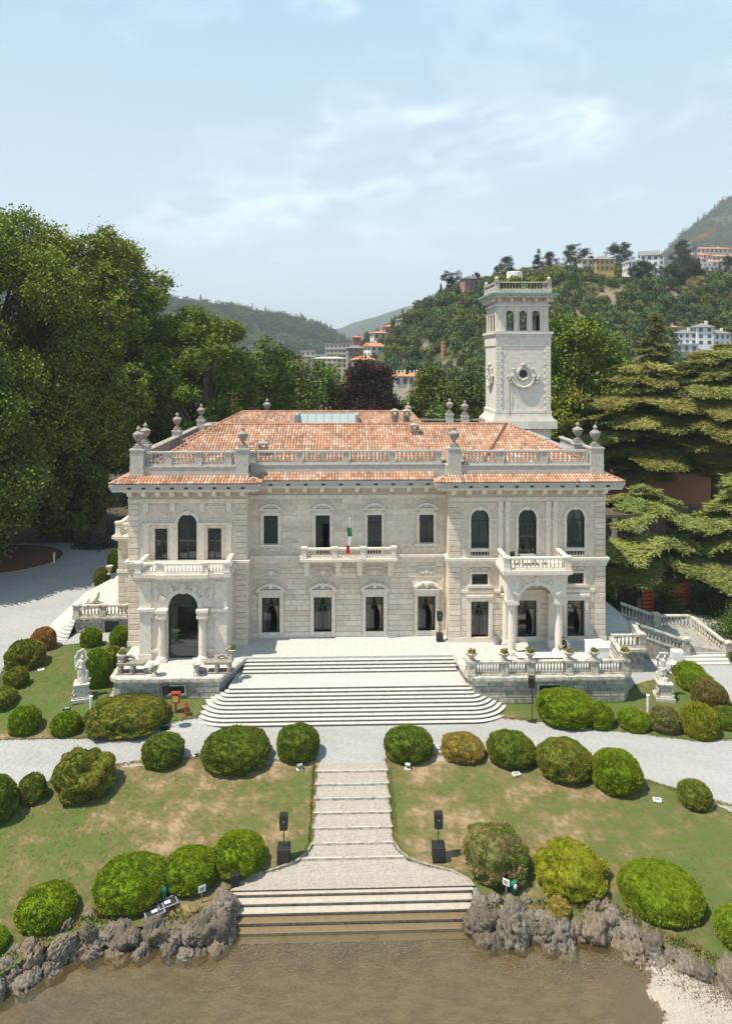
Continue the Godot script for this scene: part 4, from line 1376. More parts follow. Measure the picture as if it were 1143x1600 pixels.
func glazed_porch(zw: float) -> void:
	var p := group_part("glazed_porch", villa)
	var zf := 3.45
	var m := MB.new()
	wall(m, -15.3, -8.95, TER, 8.05, zf, 0.4, [[-13.2, -11.06, TER, 7.05, true]])
	m.box(-15.3, TER, zw, -14.9, 8.05, zf - 0.4); m.box(-9.35, TER, zw, -8.95, 8.05, zf - 0.4)
	part("porch_wall", m, M.trim, p)
	var t := MB.new()
	for s in [-1, 1]:
		var c := -12.13
		t.box(c + s * 2.72 - 0.42, TER + 0.4, zf, c + s * 2.72 + 0.42, 5.3, zf + 0.14)      # corner pilaster
		t.box(c + s * 2.72 - 0.48, TER, zf, c + s * 2.72 + 0.48, TER + 0.4, zf + 0.2)
		t.box(c + s * 2.66 - 0.58, 5.3, zf, c + s * 2.66 + 0.56, 5.5, zf + 0.2); t.box(c + s * 2.66 - 0.6, 5.5, zf, c + s * 2.66 + 0.6, 5.75, zf + 0.16)
		t.box(c + s * 2.62 - 0.62, 5.75, zf, c + s * 2.62 + 0.62, 5.95, zf + 0.32)
		t.box(c + s * 2.0 - 0.34, 2.95, zf, c + s * 2.0 - 0.27, 5.0, zf + 0.05); t.box(c + s * 2.0 + 0.27, 2.95, zf, c + s * 2.0 + 0.34, 5.0, zf + 0.05)
		t.box(c + s * 2.0 - 0.34, 5.0, zf, c + s * 2.0 + 0.34, 5.07, zf + 0.05); t.box(c + s * 2.0 - 0.4, 2.75, zf, c + s * 2.0 + 0.4, 2.95, zf + 0.12)
		t.box(c + s * 1.45 - 0.36, 5.5, zf, c + s * 1.45 + 0.36, 5.75, zf + 0.6); t.box(c + s * 1.45 - 0.42, 5.75, zf, c + s * 1.45 + 0.42, 5.95, zf + 0.7)
		t.box(c + s * 2.72 - 0.42, 5.95, zf, c + s * 2.72 + 0.42, 7.85, zf + 0.1)
		relief(t, c + s * 1.98, 6.95, 0.9, 1.2, zf)
	arch_band(t, -12.13, 5.95, 7.05, 2.14, zf, 0.3, 0.16)
	for i in 5:                                                          # voussoirs with eared ends
		var a := PI * (0.14 + 0.18 * i)
		var d := Vector3(cos(a), sin(a), 0)
		t.beam(Vector3(-12.13, 5.98, zf + 0.06) + d * 1.4, Vector3(-12.13, 5.98, zf + 0.06) + d * (1.8 if i != 2 else 2.0), 0.42, 0.24)
	t.ball(Vector3(-12.13, 7.55, zf + 0.2), Vector3(0.22, 0.28, 0.16), 10, 6)
	part("arcade_order", t, M.trim, p)
	for x in [-13.6, -10.68]: column(p, x, zf + 0.28, TER, 5.5, 0.27, M.trim)
	var f := MB.new()
	f.box(-13.2, TER, zf - 0.3, -13.12, 6.0, zf - 0.2); f.box(-11.14, TER, zf - 0.3, -11.06, 6.0, zf - 0.2)
	f.box(-13.12, 5.95, zf - 0.29, -11.14, 6.05, zf - 0.21)
	f.box(-13.12, TER, zf - 0.29, -11.14, TER + 0.08, zf - 0.21)
	var fr := part("arch_window", f, M.green_frame, p)
	var g := MB.new()
	g.box(-13.12, TER + 0.08, zf - 0.255, -11.14, 5.95, zf - 0.245)
	g.prism(arc_poly(-12.13, 5.98, 1.05, 0, PI, 16), zf - 0.258, zf - 0.248)
	part("pane", g, M.glass, fr)
	var bl := MB.new()
	bl.prism(arc_poly(-12.13, 5.98, 1.06, 0, PI, 16), zf - 0.33, zf - 0.31)
	part("lunette", bl, M.green_frame, fr)
	var s := MB.new()
	s.box(-15.45, 8.05, zw, -8.8, 8.22, zf + 0.2); s.box(-15.6, 8.22, zw, -8.65, 8.5, zf + 0.42)
	s.box(-13.9, 8.0, zf + 0.2, -10.36, 8.22, zf + 0.5); s.box(-14.0, 8.22, zf + 0.42, -10.26, 8.52, zf + 0.72)
	part("slab", s, M.trim, p)
	for x in [-15.3, -13.75, -10.5, -8.95]: pier(p, x, 8.51, zf + 0.22, 0.42, 0.82, M.trim, 0.36)
	run(p, Vector3(-15.1, 8.51, zf + 0.2), Vector3(-13.95, 8.51, zf + 0.2), 0.76, 5, M.trim, 0.22)
	run(p, Vector3(-13.54, 8.53, zf + 0.42), Vector3(-10.72, 8.53, zf + 0.42), 0.76, 11, M.trim, 0.22)
	run(p, Vector3(-10.3, 8.51, zf + 0.2), Vector3(-9.15, 8.51, zf + 0.2), 0.76, 5, M.trim, 0.22)
	for x in [-15.3, -8.95]: run(p, Vector3(x, 8.51, zw + 0.36), Vector3(x, 8.51, zf), 0.76, 8, M.trim, 0.22)

func columned_porch(zw: float) -> void:
	var p := group_part("columned_porch", villa)
	var zf := 3.3
	for x in [11.9, 15.4]:
		column(p, x, zf, TER, 6.1, 0.29, M.trim)
		column(p, x, zw + 0.4, TER, 6.1, 0.27, M.trim)
	var m := MB.new()
	wall(m, 11.45, 15.85, 6.1, 8.1, zf + 0.35, 0.7, [[12.35, 14.95, 6.1, 7.4, true]])
	var side := MB.new()
	for x in [11.45, 15.15]:
		m.xf = Transform3D(Basis(Vector3.UP, -PI / 2), Vector3(x + 0.7, 0, 0))
		wall(m, zw, zf - 0.35, 6.1, 8.1, 0.7, 0.7, [[zw + 0.55, zf - 0.45, 6.1, 6.9, true]])
	m.xf = Transform3D()
	part("arcade", m, M.trim, p)
	var t := MB.new()
	arch_band(t, 13.65, 6.1, 7.4, 2.6, zf + 0.35, 0.26, 0.08)
	t.ball(Vector3(13.65, 7.8, zf + 0.4), Vector3(0.22, 0.26, 0.14), 10, 6)
	t.box(11.4, 6.08, zf - 0.4, 12.36, 6.25, zf + 0.4); t.box(14.94, 6.08, zf - 0.4, 15.9, 6.25, zf + 0.4)
	for i in [0, 1, 3, 4]:
		var a: float = PI * (0.14 + 0.18 * i)
		var d := Vector3(cos(a), sin(a), 0)
		t.beam(Vector3(13.65, 6.1, zf + 0.38) + d * 1.55, Vector3(13.65, 6.1, zf + 0.38) + d * 1.95, 0.4, 0.14)
	part("arcade_order", t, M.trim, p)
	var s := MB.new()
	s.box(11.3, 8.1, zw, 16.0, 8.25, zf + 0.5); s.box(11.1, 8.25, zw, 16.2, 8.55, zf + 0.75)
	part("slab", s, M.trim, p)
	for x in [11.4, 15.9]: pier(p, x, 8.56, zf + 0.45, 0.42, 0.98, M.trim)
	run(p, Vector3(11.62, 8.56, zf + 0.45), Vector3(15.68, 8.56, zf + 0.45), 0.92, 14, M.trim, 0.24)
	for x in [11.4, 15.9]: run(p, Vector3(x, 8.56, zw + 0.36), Vector3(x, 8.56, zf + 0.24), 0.92, 8, M.trim, 0.24)

func roofs() -> void:
	var rf := group_part("roof", villa)
	var m := MB.new()
	m.tinted = true
	# strips of tiles over the eaves
	var st := func(x0: float, x1: float, z0: float, z1: float, s0: float, s1: float, sd: int) -> void:
		var o := Vector3(x0, 14.66, z0)
		var w := Vector3(0, 15.12 - 14.66, z1 - z0)
		var l := w.length()
		tile_face(m, o, Vector3.RIGHT, w / l, PackedVector2Array([Vector2(0, 0), Vector2(x1 - x0, 0), Vector2(x1 - x0 - s1, l), Vector2(s0, l)]), sd)
	st.call(-6.9, 6.6, 0.78, -0.3, 0.0, 0.0, 51)
	st.call(-17.95, -6.75, 2.1, 0.75, 1.2, 1.2, 52)
	st.call(6.45, 20.85, 2.1, 0.75, 1.2, 1.2, 53)
	# side strips
	var o := Vector3(-17.95, 14.66, -24)
	tile_face(m, o, Vector3(0, 0, 1), Vector3(1.2, 0.46, 0).normalized(), PackedVector2Array([Vector2(0, 0), Vector2(26.1, 0), Vector2(24.8, 1.28), Vector2(0, 1.28)]), 54)
	tile_face(m, Vector3(20.85, 14.66, -24), Vector3(0, 0, 1), Vector3(-1.2, 0.46, 0).normalized(), PackedVector2Array([Vector2(0, 0), Vector2(26.1, 0), Vector2(24.8, 1.28), Vector2(0, 1.28)]), 55)
	# inner side of the wings' eaves
	tile_face(m, Vector3(-6.75, 14.66, 0.7), Vector3(0, 0, 1), Vector3(-1.2, 0.46, 0).normalized(), PackedVector2Array([Vector2(0, 0), Vector2(1.4, 0), Vector2(0.1, 1.28), Vector2(0, 1.28)]), 56)
	tile_face(m, Vector3(6.45, 14.66, 0.7), Vector3(0, 0, 1), Vector3(1.2, 0.46, 0).normalized(), PackedVector2Array([Vector2(0, 0), Vector2(1.4, 0), Vector2(0.1, 1.28), Vector2(0, 1.28)]), 57)
	# front roof: ridge at y 18.2, z -6.9
	var sl := Vector3(0, 2.4, -6.3)
	var l := sl.length()
	tile_face(m, Vector3(-15.4, 15.8, -0.6), Vector3.RIGHT, sl / l, PackedVector2Array([Vector2(0, 0), Vector2(33.2, 0), Vector2(29.3, l), Vector2(3.9, l)]), 58)
	tile_face(m, Vector3(-15.4, 15.8, -13.2), Vector3(0, 0, 1), Vector3(3.9, 2.4, 0).normalized(), PackedVector2Array([Vector2(0, 0), Vector2(12.6, 0), Vector2(6.3, 4.58)]), 59)
	tile_face(m, Vector3(17.8, 15.8, -13.2), Vector3(0, 0, 1), Vector3(-3.9, 2.4, 0).normalized(), PackedVector2Array([Vector2(0, 0), Vector2(12.6, 0), Vector2(6.3, 4.58)]), 60)
	ridge(m, Vector3(-11.5, 18.2, -6.9), Vector3(13.9, 18.2, -6.9), 1)
	ridge(m, Vector3(-15.4, 15.8, -0.6), Vector3(-11.5, 18.2, -6.9), 2)
	# hips over the wings
	var a := Vector3(13.9, 18.24, -6.9)
	var bl := Vector3(10.4, 15.85, 0.1)
	var w2 := Vector3(0, 2.39, -7.0)
	var l2 := w2.length()
	tile_face(m, bl, Vector3.RIGHT, w2 / l2, PackedVector2Array([Vector2(0, 0), Vector2(8.3, 0), Vector2(3.5, l2)]), 61)
	ridge(m, bl, a, 3, 0.45)
	ridge(m, Vector3(18.7, 15.85, 0.1), a, 4)
	var b2 := Vector3(-15.3, 15.85, 0.1)
	var w3 := Vector3(0, 1.2, -3.5)
	var l3 := w3.length()
	tile_face(m, b2, Vector3.RIGHT, w3 / l3, PackedVector2Array([Vector2(0, 0), Vector2(4.0, 0), Vector2(1.95, l3)]), 62)
	ridge(m, b2, b2 + Vector3(1.95, 1.2, -3.5), 5)
	ridge(m, b2 + Vector3(4, 0, 0), b2 + Vector3(1.95, 1.2, -3.5), 6)
	# rear roof
	var sb := Vector3(0, 2.2, -6.6)
	var lb := sb.length()
	tile_face(m, Vector3(-15.4, 16.35, -10.6), Vector3.RIGHT, sb / lb, PackedVector2Array([Vector2(0, 0), Vector2(23.8, 0), Vector2(21.6, lb), Vector2(4.6, lb)]), 63)
	tile_face(m, Vector3(-15.4, 16.35, -23.8), Vector3(0, 0, 1), Vector3(4.6, 2.2, 0).normalized(), PackedVector2Array([Vector2(0, 0), Vector2(13.2, 0), Vector2(6.6, 5.1)]), 64)
	ridge(m, Vector3(-10.8, 18.55, -17.2), Vector3(6.2, 18.55, -17.2), 7)
	ridge(m, Vector3(-15.4, 16.35, -10.6), Vector3(-10.8, 18.55, -17.2), 8)
	ridge(m, Vector3(8.4, 16.35, -10.6), Vector3(6.2, 18.55, -17.2), 9)
	var tiles := part("roof_tiles", m, M.tile, rf)
	tiles.set_meta("kind", "stuff")
	# masses under the tiles
	var u := MB.new()
	u.box(-16.3, 14.0, -23.6, 19.2, 15.5, -0.9)
	part("attic", u, M.room, rf)
	# lead flat beside the tower
	u = MB.new()
	u.box(9.2, 15.5, -23.4, 19.0, 16.45, -11.0)
	u.box(16.0, 15.5, -11.0, 19.0, 16.35, -4.5)
	part("lead_flat", u, M.lead, rf)
	# skylight
	var sk := MB.new()
	sk.box(-5.2, 17.0, -15.4, -4.9, 18.65, -12.3); sk.box(0.6, 17.0, -15.4, 0.9, 18.65, -12.3)
	sk.box(-4.9, 17.0, -15.4, 0.6, 18.62, -15.2)
	sk.beam(Vector3(-5.0, 17.35, -12.3), Vector3(0.7, 17.35, -12.3), 0.2, 0.2)
	for i in 8:
		var x := lerpf(-4.9, 0.6, i / 7.0)
		sk.beam(Vector3(x, 17.42, -12.3), Vector3(x, 18.62, -15.3), 0.07, 0.1)
	var sky := part("skylight", sk, M.lead, rf)
	for i in 7:
		var x := lerpf(-4.9, 0.6, i / 7.0) + 0.05
		var g := MB.new()
		g.quad(Vector3(x, 17.4, -12.3), Vector3(x + 0.7, 17.4, -12.3), Vector3(x + 0.7, 18.6, -15.3), Vector3(x, 18.6, -15.3))
		part("pane", g, M.skylight_glass, sky)
	# chimneys
	for e in [[4.45, 17.6, -13.6, 1.5], [5.6, 17.6, -13.6, 1.5], [5.55, 17.1, -5.2, 1.4], [-12.9, 16.6, -10.0, 1.5], [-7.0, 15.9, -1.9, 1.5], [10.5, 16.4, -14.0, 1.3]]:
		var c := MB.new()
		c.box(e[0] - 0.3, e[1] - 0.7, e[2] - 0.3, e[0] + 0.3, e[1] + e[3] * 0.55, e[2] + 0.3)
		c.box(e[0] - 0.4, e[1] + e[3] * 0.55, e[2] - 0.4, e[0] + 0.4, e[1] + e[3] * 0.63, e[2] + 0.4)
		for q in [[-1, -1], [1, -1], [1, 1], [-1, 1]]: c.box(e[0] + q[0] * 0.26 - 0.06, e[1] + e[3] * 0.63, e[2] + q[1] * 0.26 - 0.06, e[0] + q[0] * 0.26 + 0.06, e[1] + e[3] * 0.82, e[2] + q[1] * 0.26 + 0.06)
		c.box(e[0] - 0.42, e[1] + e[3] * 0.82, e[2] - 0.42, e[0] + 0.42, e[1] + e[3] * 0.9, e[2] + 0.42)
		c.lathe([Vector2(0.5, e[3] * 0.9), Vector2(0.14, e[3] * 1.02), Vector2(0, e[3] * 1.05)], 4, Vector3(e[0], e[1], e[2]))
		part("chimney", c, M.podium, rf)
	# aerials
	for e in [[-10.6, 18.0, -9.0, 3.2], [-10.2, 18.0, -9.2, 2.6], [7.3, 16.5, -14.0, 4.4]]:
		var c := MB.new()
		c.tube([Vector3(e[0], e[1] - 1, e[2]), Vector3(e[0], e[1] + e[3], e[2])], [0.025, 0.02], 5)
		c.tube([Vector3(e[0] - 0.5, e[1] + e[3] - 0.3, e[2]), Vector3(e[0] + 0.5, e[1] + e[3] - 0.3, e[2])], [0.015, 0.015], 4)
		part("aerial", c, M.rust, rf)

func parapets() -> void:
	var p := group_part("parapet", villa)
	var pm: Material = M.parapet
	var b := MB.new()
	b.box(-7.9, 14.6, -0.65, 7.6, 15.68, -0.2); b.box(-7.9, 15.68, -0.7, 7.6, 15.78, -0.15)
	b.box(-16.8, 14.6, 0.35, -7.75, 15.72, 0.85); b.box(-16.8, 15.72, 0.3, -7.75, 15.82, 0.9)
	b.box(7.45, 14.6, 0.35, 19.7, 15.72, 0.85); b.box(7.45, 15.72, 0.3, 19.7, 15.82, 0.9)
	b.box(-8.2, 14.6, -0.65, -7.75, 15.8, 0.35); b.box(7.45, 14.6, -0.65, 7.9, 15.8, 0.35)
	part("plinth", b, pm, p)
	# solid parapet along the side of the glazed-arch wing and at the back
	var s := MB.new()
	s.box(-16.8, 14.6, -22.6, -16.35, 16.45, 0.3); s.box(-16.9, 16.45, -22.7, -16.25, 16.6, 0.3)
	part("side_parapet", s, M.podium, p)
	for e in [[-7.45, -4.25], [-3.7, -0.6], [-0.05, 3.05], [3.6, 6.75]]: run(p, Vector3(e[0], 15.78, -0.42), Vector3(e[1], 15.78, -0.42), 1.04, 10, pm)
	for x in [-7.6, -3.98, -0.32, 3.32, 6.95]: pier(p, x, 15.78, -0.42, 0.5, 1.04, pm, 0.34)
	for e in [[-15.6, -14.2], [-13.6, -11.9], [-11.3, -9.6]]: run(p, Vector3(e[0], 15.82, 0.6), Vector3(e[1], 15.82, 0.6), 1.1, 5 if e[0] < -15 else 6, pm)
	run(p, Vector3(-9.1, 15.82, 0.6), Vector3(-8.6, 15.82, 0.6), 1.1, 2, pm)
	for x in [-13.9, -11.6, -9.35]: pier(p, x, 15.82, 0.6, 0.55, 1.1, pm, 0.34)
	for e in [[8.75, 11.3], [11.9, 14.7], [15.3, 18.5]]: run(p, Vector3(e[0], 15.82, 0.6), Vector3(e[1], 15.82, 0.6), 1.1, 9, pm)
	for x in [11.6, 15.0]: pier(p, x, 15.82, 0.6, 0.55, 1.1, pm, 0.34)
	for e in [[-16.2, 15.1, 0.5, 1.0], [-8.25, 15.1, 0.5, 1.0], [8.05, 15.1, 0.5, 1.0], [19.1, 15.1, 0.5, 1.0]]:
		pier(p, e[0], e[1], e[2] + 0.05, e[3], 2.05, pm)
	run(p, Vector3(19.3, 15.82, -2.6), Vector3(19.3, 15.82, 0.0), 1.1, 8, pm)
	run(p, Vector3(19.3, 15.82, -9.0), Vector3(19.3, 15.82, -3.4), 1.1, 16, pm)
	run(p, Vector3(-15.6, 15.6, -22.0), Vector3(-11.5, 15.6, -22.0), 1.5, 11, pm)
	run(p, Vector3(6.8, 16.3, -23.0), Vector3(15.2, 16.3, -23.0), 1.0, 22, M.podium)
	for e in [[-16.6, -2.7, 17.1], [-16.6, -13.6, 17.1], [-16.0, -22.0, 17.4], [18.9, -3.0, 17.05], [11.2, -23.0, 17.9], [12.9, -23.0, 17.7], [6.6, -23.0, 17.5], [-9.0, -23.0, 17.9]]:
		pier(p, e[0], 15.6, e[1], 0.8, e[2] - 15.6, pm)
	for e in [[-16.2, 17.15, 0.55], [-8.25, 17.15, 0.55], [8.05, 17.15, 0.55], [19.1, 17.15, 0.55], [-16.6, 17.1, -2.7], [-16.6, 17.1, -13.6], [-16.0, 17.4, -22.0], [18.9, 17.05, -3.0], [11.2, 17.9, -23.0], [12.9, 17.7, -23.0], [6.6, 17.5, -23.0], [-9.0, 17.9, -23.0]]:
		inst("urn", urn_mesh(), p, Vector3(e[0], e[1], e[2]), M.urn_stone, 0.9)

func side_bay() -> void:
	var p := group_part("side_bay", villa)
	var m := MB.new()
	m.box(-19.9, TER - 1.0, -14.0, -16.85, 8.4, -6.2)
	var w := part("bay_wall", m, M.stone3, p)
	courses(w, "stone_block", -19.9, -16.9, 2.7, 8.0, -6.2, 0.42, 1.2, 0.05, 0.04, [], stones(), 31)
	m = MB.new()
	m.box(-20.1, 8.4, -14.2, -16.85, 8.6, -6.0); m.box(-20.3, 8.6, -14.4, -16.85, 8.85, -5.75)
	m.box(-20.0, 5.6, -14.1, -16.85, 5.85, -6.1)
	part("cornice", m, M.trim, p)
	pier(p, -19.85, 8.86, -6.2, 0.45, 1.15, M.trim)
	run(p, Vector3(-19.6, 8.86, -6.2), Vector3(-17.0, 8.86, -6.2), 1.0, 8, M.trim)
	run(p, Vector3(-19.85, 8.86, -13.8), Vector3(-19.85, 8.86, -6.45), 1.0, 18, M.trim)
	# rear wing on the other side, cedar shade put into its dark wall colour
	var q := group_part("rear_wing", villa)
	m = MB.new()
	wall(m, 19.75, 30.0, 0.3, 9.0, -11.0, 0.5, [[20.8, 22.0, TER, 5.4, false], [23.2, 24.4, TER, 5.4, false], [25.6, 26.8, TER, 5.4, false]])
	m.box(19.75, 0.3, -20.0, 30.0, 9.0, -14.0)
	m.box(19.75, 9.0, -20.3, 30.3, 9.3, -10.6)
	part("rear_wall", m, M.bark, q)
	m = MB.new()
	m.box(19.75, 5.9, -11.0, 30, 6.2, -10.8)
	for x in [20.2, 22.6, 25.0, 27.4]: m.box(x - 0.25, 0.3, -11.0, x + 0.25, 9.0, -10.75)
	part("pilaster_order", m, M.stone2, q)
	for x in [21.4, 23.8, 26.2]: window(q, x, TER, 5.4, 1.2, -11.2, false, "")

func flag() -> void:
	var o := thing("flag", "green, white and red tricolour flag hanging from a pole on the central balcony", "flag")
	o.position = Vector3(-0.15, 8.95, 0.75)
	var m := MB.new()
	m.tube([Vector3(0, 0, 0), Vector3(0.12, 2.9, 0.75)], [0.03, 0.025], 7)
	m.ball(Vector3(0.122, 2.95, 0.765), Vector3(0.06, 0.06, 0.06))
	part("pole", m, M.white_paint, o)
	var names := ["green_band", "white_band", "red_band"]
	for k in 3:
		var c := MB.new()
		for i in 8:
			var pt := func(u: float, e: float) -> Vector3:
				var y := 2.2 - (k + u) * 0.68
				return Vector3(0.02 + e * (0.34 - 0.05 * k) - 0.12 - 0.05 * sin(y * 3.0), y, 0.58 - 0.06 * (2.2 - y) + 0.09 * sin(e * 9.0 + y))
			for e in 4:
				c.quad(pt.call(i / 8.0, e / 4.0), pt.call((i + 1) / 8.0, e / 4.0), pt.call((i + 1) / 8.0, (e + 1) / 4.0), pt.call(i / 8.0, (e + 1) / 4.0))
		part(names[k], c, [M.flag_green, M.flag_white, M.flag_red][k], o)

# ---------- tower ----------
func build_tower() -> void:
	var o := thing("belvedere_tower", "tall pale stone belvedere tower with three arched openings and a round porthole window", "tower", "", Vector3(18.55, 0, -22.4))
	var h := 2.95
	var m := MB.new()
	m.box(-h, 3, -h, h, 17.3, h)
	m.box(-h - 0.55, 16.6, -h - 0.55, h + 0.55, 17.3, h + 0.55)
	for i in 8:
		var k := pow(1.0 - i / 7.0, 2) * 0.5 + 0.05
		m.box(-h - k, 17.3 + i * 0.12, -h - k, h + k, 17.42 + i * 0.12, h + k)
	m.box(-h - 0.08, 18.26, -h - 0.08, h + 0.08, 18.5, h + 0.08)
	part("base", m, M.tower, o)
	m = MB.new()
	m.box(-h + 0.08, 18.5, -h + 0.08, h - 0.08, 26.4, h - 0.08)
	var sh := part("shaft", m, M.tower, o)
	var hl := [[-1.2, 1.2, 20.7, 23.6]]
	courses(sh, "ashlar_block", -h + 0.75, h - 0.75, 18.5, 25.4, h - 0.08, 0.46, 1.3, 0.015, 0.012, hl, [M.tower, M.stone1, M.tower, M.tower], 41)
	for s in [-1, 1]:
		var k := 0
		var y := 18.52
		while y < 25.2:
			var w := 0.72 if k % 2 == 0 else 0.55
			var b := MB.new()
			b.cham(0, 0, 0, w, 0.31, 0.16, 0.02)
			var q := inst("corner_stone", b.mesh(), sh, Vector3(-h - 0.0 if s < 0 else h - w, y, h - 0.13), M.stone1 if k % 3 == 0 else M.tower)
			y += 0.34
			k += 1
	m = MB.new()
	m.box(-h - 0.02, 25.4, -h - 0.02, h + 0.02, 26.4, h + 0.02)
	m.box(-h - 0.1, 26.4, -h - 0.1, h + 0.1, 26.65, h + 0.1); m.box(-h - 0.22, 26.65, -h - 0.22, h + 0.22, 26.9, h + 0.22)
	part("belt_course", m, M.tower, o)
	# loggia
	m = MB.new()
	var ops := []
	for i in 3: ops.push_back([-1.7 + i * 1.4 - 0.4 + 0.3, -1.7 + i * 1.4 + 0.4 + 0.3, 27.0, 29.2, true])
	for k in 4:
		m.xf = Transform3D(Basis(Vector3.UP, k * PI / 2), Vector3.ZERO)
		wall(m, -h + 0.25, h - 0.25 if k % 2 == 0 else h - 0.25, 26.9, 30.1, h - 0.2 - (0.003 if k % 2 else 0.0), 0.45, ops)
	m.xf = Transform3D()
	part("loggia", m, M.tower, o)
	m = MB.new()
	for k in 4:
		m.xf = Transform3D(Basis(Vector3.UP, k * PI / 2), Vector3.ZERO)
		for i in 3: arch_band(m, -1.4 + i * 1.4, 27.0, 29.2, 0.8, h - 0.2, 0.1, 0.07)
		for x in [-2.35, -2.05, -0.7, 0.7, 2.05, 2.35]: m.box(x - 0.12, 26.95, h - 0.2, x + 0.12, 29.6, h - 0.1)
		m.box(-h + 0.1, 29.6, h - 0.2, h - 0.1, 29.8, h - 0.02)
		for i in 5: m.box(-2.6 + i * 1.3 - 0.14, 30.1, h - 0.2, -2.6 + i * 1.3 + 0.14, 30.5, h + 0.35)
	m.xf = Transform3D()
	part("arcade_order", m, M.tower, o)
	m = MB.new()
	m.box(-h + 0.1, 30.1, -h + 0.1, h - 0.1, 30.5, h - 0.1)
	m.box(-h - 0.55, 30.5, -h - 0.55, h + 0.55, 30.75, h + 0.55)
	part("cornice", m, M.weathered, o)
	m = MB.new()
	m.box(-h - 0.68, 30.75, -h - 0.68, h + 0.68, 30.98, h + 0.68)
	part("copper_gutter", m, M.copper_green, o)
	m = MB.new()
	m.box(-h - 0.1, 30.98, -h - 0.1, h + 0.1, 31.35, h + 0.1)
	part("roof_deck", m, M.weathered, o)
	var bl := group_part("balustrade", o)
	for e in [[-1, -1], [1, -1], [1, 1], [-1, 1]]:
		pier(bl, e[0] * 2.8, 31.35, e[1] * 2.8, 0.4, 1.0, M.weathered)
		var c := MB.new()
		c.ball(Vector3(e[0] * 2.8, 32.55, e[1] * 2.8), Vector3(0.22, 0.24, 0.22), 10, 6)
		part("finial", c, M.weathered, bl)
	for k in 4:
		var a := Vector3(-2.6, 31.35, 2.8).rotated(Vector3.UP, k * PI / 2)
		var b := Vector3(2.6, 31.35, 2.8).rotated(Vector3.UP, k * PI / 2)
		run(bl, a, b, 0.9, 16, M.weathered)
	# porthole with its carved wreath, on the front and on the side
	for k in 2:
		m = MB.new()
		m.xf = Transform3D(Basis(Vector3.UP, -PI / 2 * k), Vector3.ZERO)
		var f := h - 0.06
		var n := 20
		for i in n:
			var a := TAU * i / n
			var b := TAU * (i + 1) / n
			var pa := Vector3(cos(a), sin(a) * 1.05, 0)
			var pb := Vector3(cos(b), sin(b) * 1.05, 0)
			var c := Vector3(0, 22.4, f)
			m.quadn(c + pa * 0.42 + Vector3(0, 0, 0.05), c + pb * 0.42 + Vector3(0, 0, 0.05), c + pb * 0.62 + Vector3(0, 0, 0.2), c + pa * 0.62 + Vector3(0, 0, 0.2), Vector3(-pa.x * 0.5, -pa.y * 0.5, 1))
			m.quadn(c + pa * 0.62 + Vector3(0, 0, 0.2), c + pb * 0.62 + Vector3(0, 0, 0.2), c + pb * 0.85, c + pa * 0.85, Vector3(pa.x * 0.6, pa.y * 0.6, 1))
		m.ball(Vector3(0, 23.35, f + 0.16), Vector3(0.34, 0.24, 0.22), 10, 6)
		var pts := []
		var rad := []
		for i in 11:
			var t := PI + PI * i / 10
			pts.push_back(Vector3(cos(t) * 1.15, 22.0 + sin(t) * 1.05, f + 0.16)); rad.push_back(0.1 + 0.09 * sin(PI * i / 10))
		m.tube(pts, rad, 7)
		for s in [-1, 1]:
			for e in [[1.2, 22.15, 0.24], [1.5, 21.85, 0.2], [1.35, 21.5, 0.18], [1.0, 22.9, 0.16], [1.65, 22.1, 0.15]]:
				m.ball(Vector3(s * e[0], e[1], f + 0.1), Vector3(e[2], e[2], 0.18), 8, 5)
		part("carved_wreath", m, M.weathered, o)
		m = MB.new()
		m.xf = Transform3D(Basis(Vector3.UP, -PI / 2 * k), Vector3.ZERO)
		var disc := PackedVector2Array()
		for i in 20: disc.push_back(Vector2(cos(TAU * i / 20) * 0.46, 22.4 + sin(TAU * i / 20) * 0.48))
		m.prism(disc, f - 0.1, f + 0.03)
		part("porthole", m, M.black, o)
	m = MB.new()
	m.tube([Vector3(-1.45, 16.5, h + 0.08), Vector3(-1.45, 21.2, h + 0.08)], [0.035, 0.035], 6)
	part("downpipe", m, M.rust, o)
	m = MB.new()
	m.box(-0.6, 18.95, h - 0.07, 0.6, 19.4, h - 0.05)
	# things standing on the deck
	var tk := thing("water_tank", "white round rooftop tank behind the tower balustrade", "tank", "", Vector3(18.5, 31.35, -23.2))
	m = MB.new()
	m.lathe([Vector2(0.86, 0), Vector2(0.86, 2.3), Vector2(0.8, 2.36), Vector2(0, 2.4)], 24, Vector3.ZERO)
	part("drum", m, M.white_paint, tk)
	m = MB.new()
	m.box(-0.5, 1.3, 0.78, -0.05, 1.75, 0.84)
	part("hatch", m, M.lead, tk)
	var r := RandomNumberGenerator.new()
	r.seed = 8
	for i in 7:
		var x: float = [-2.1, -1.5, -0.9, -0.4, 0.9, 1.5, 2.1][i]
		leafy_plant(Vector3(18.55 + x, 31.35, -20.1 - r.randf() * 0.3), r.randf_range(0.75, 1.3), 0.42, Color(0.17, 0.2, 0.03), "%s plant from the left behind the balustrade on top of the tower" % ["first", "second", "third", "fourth", "fifth", "sixth", "seventh"][i], 60 + i)

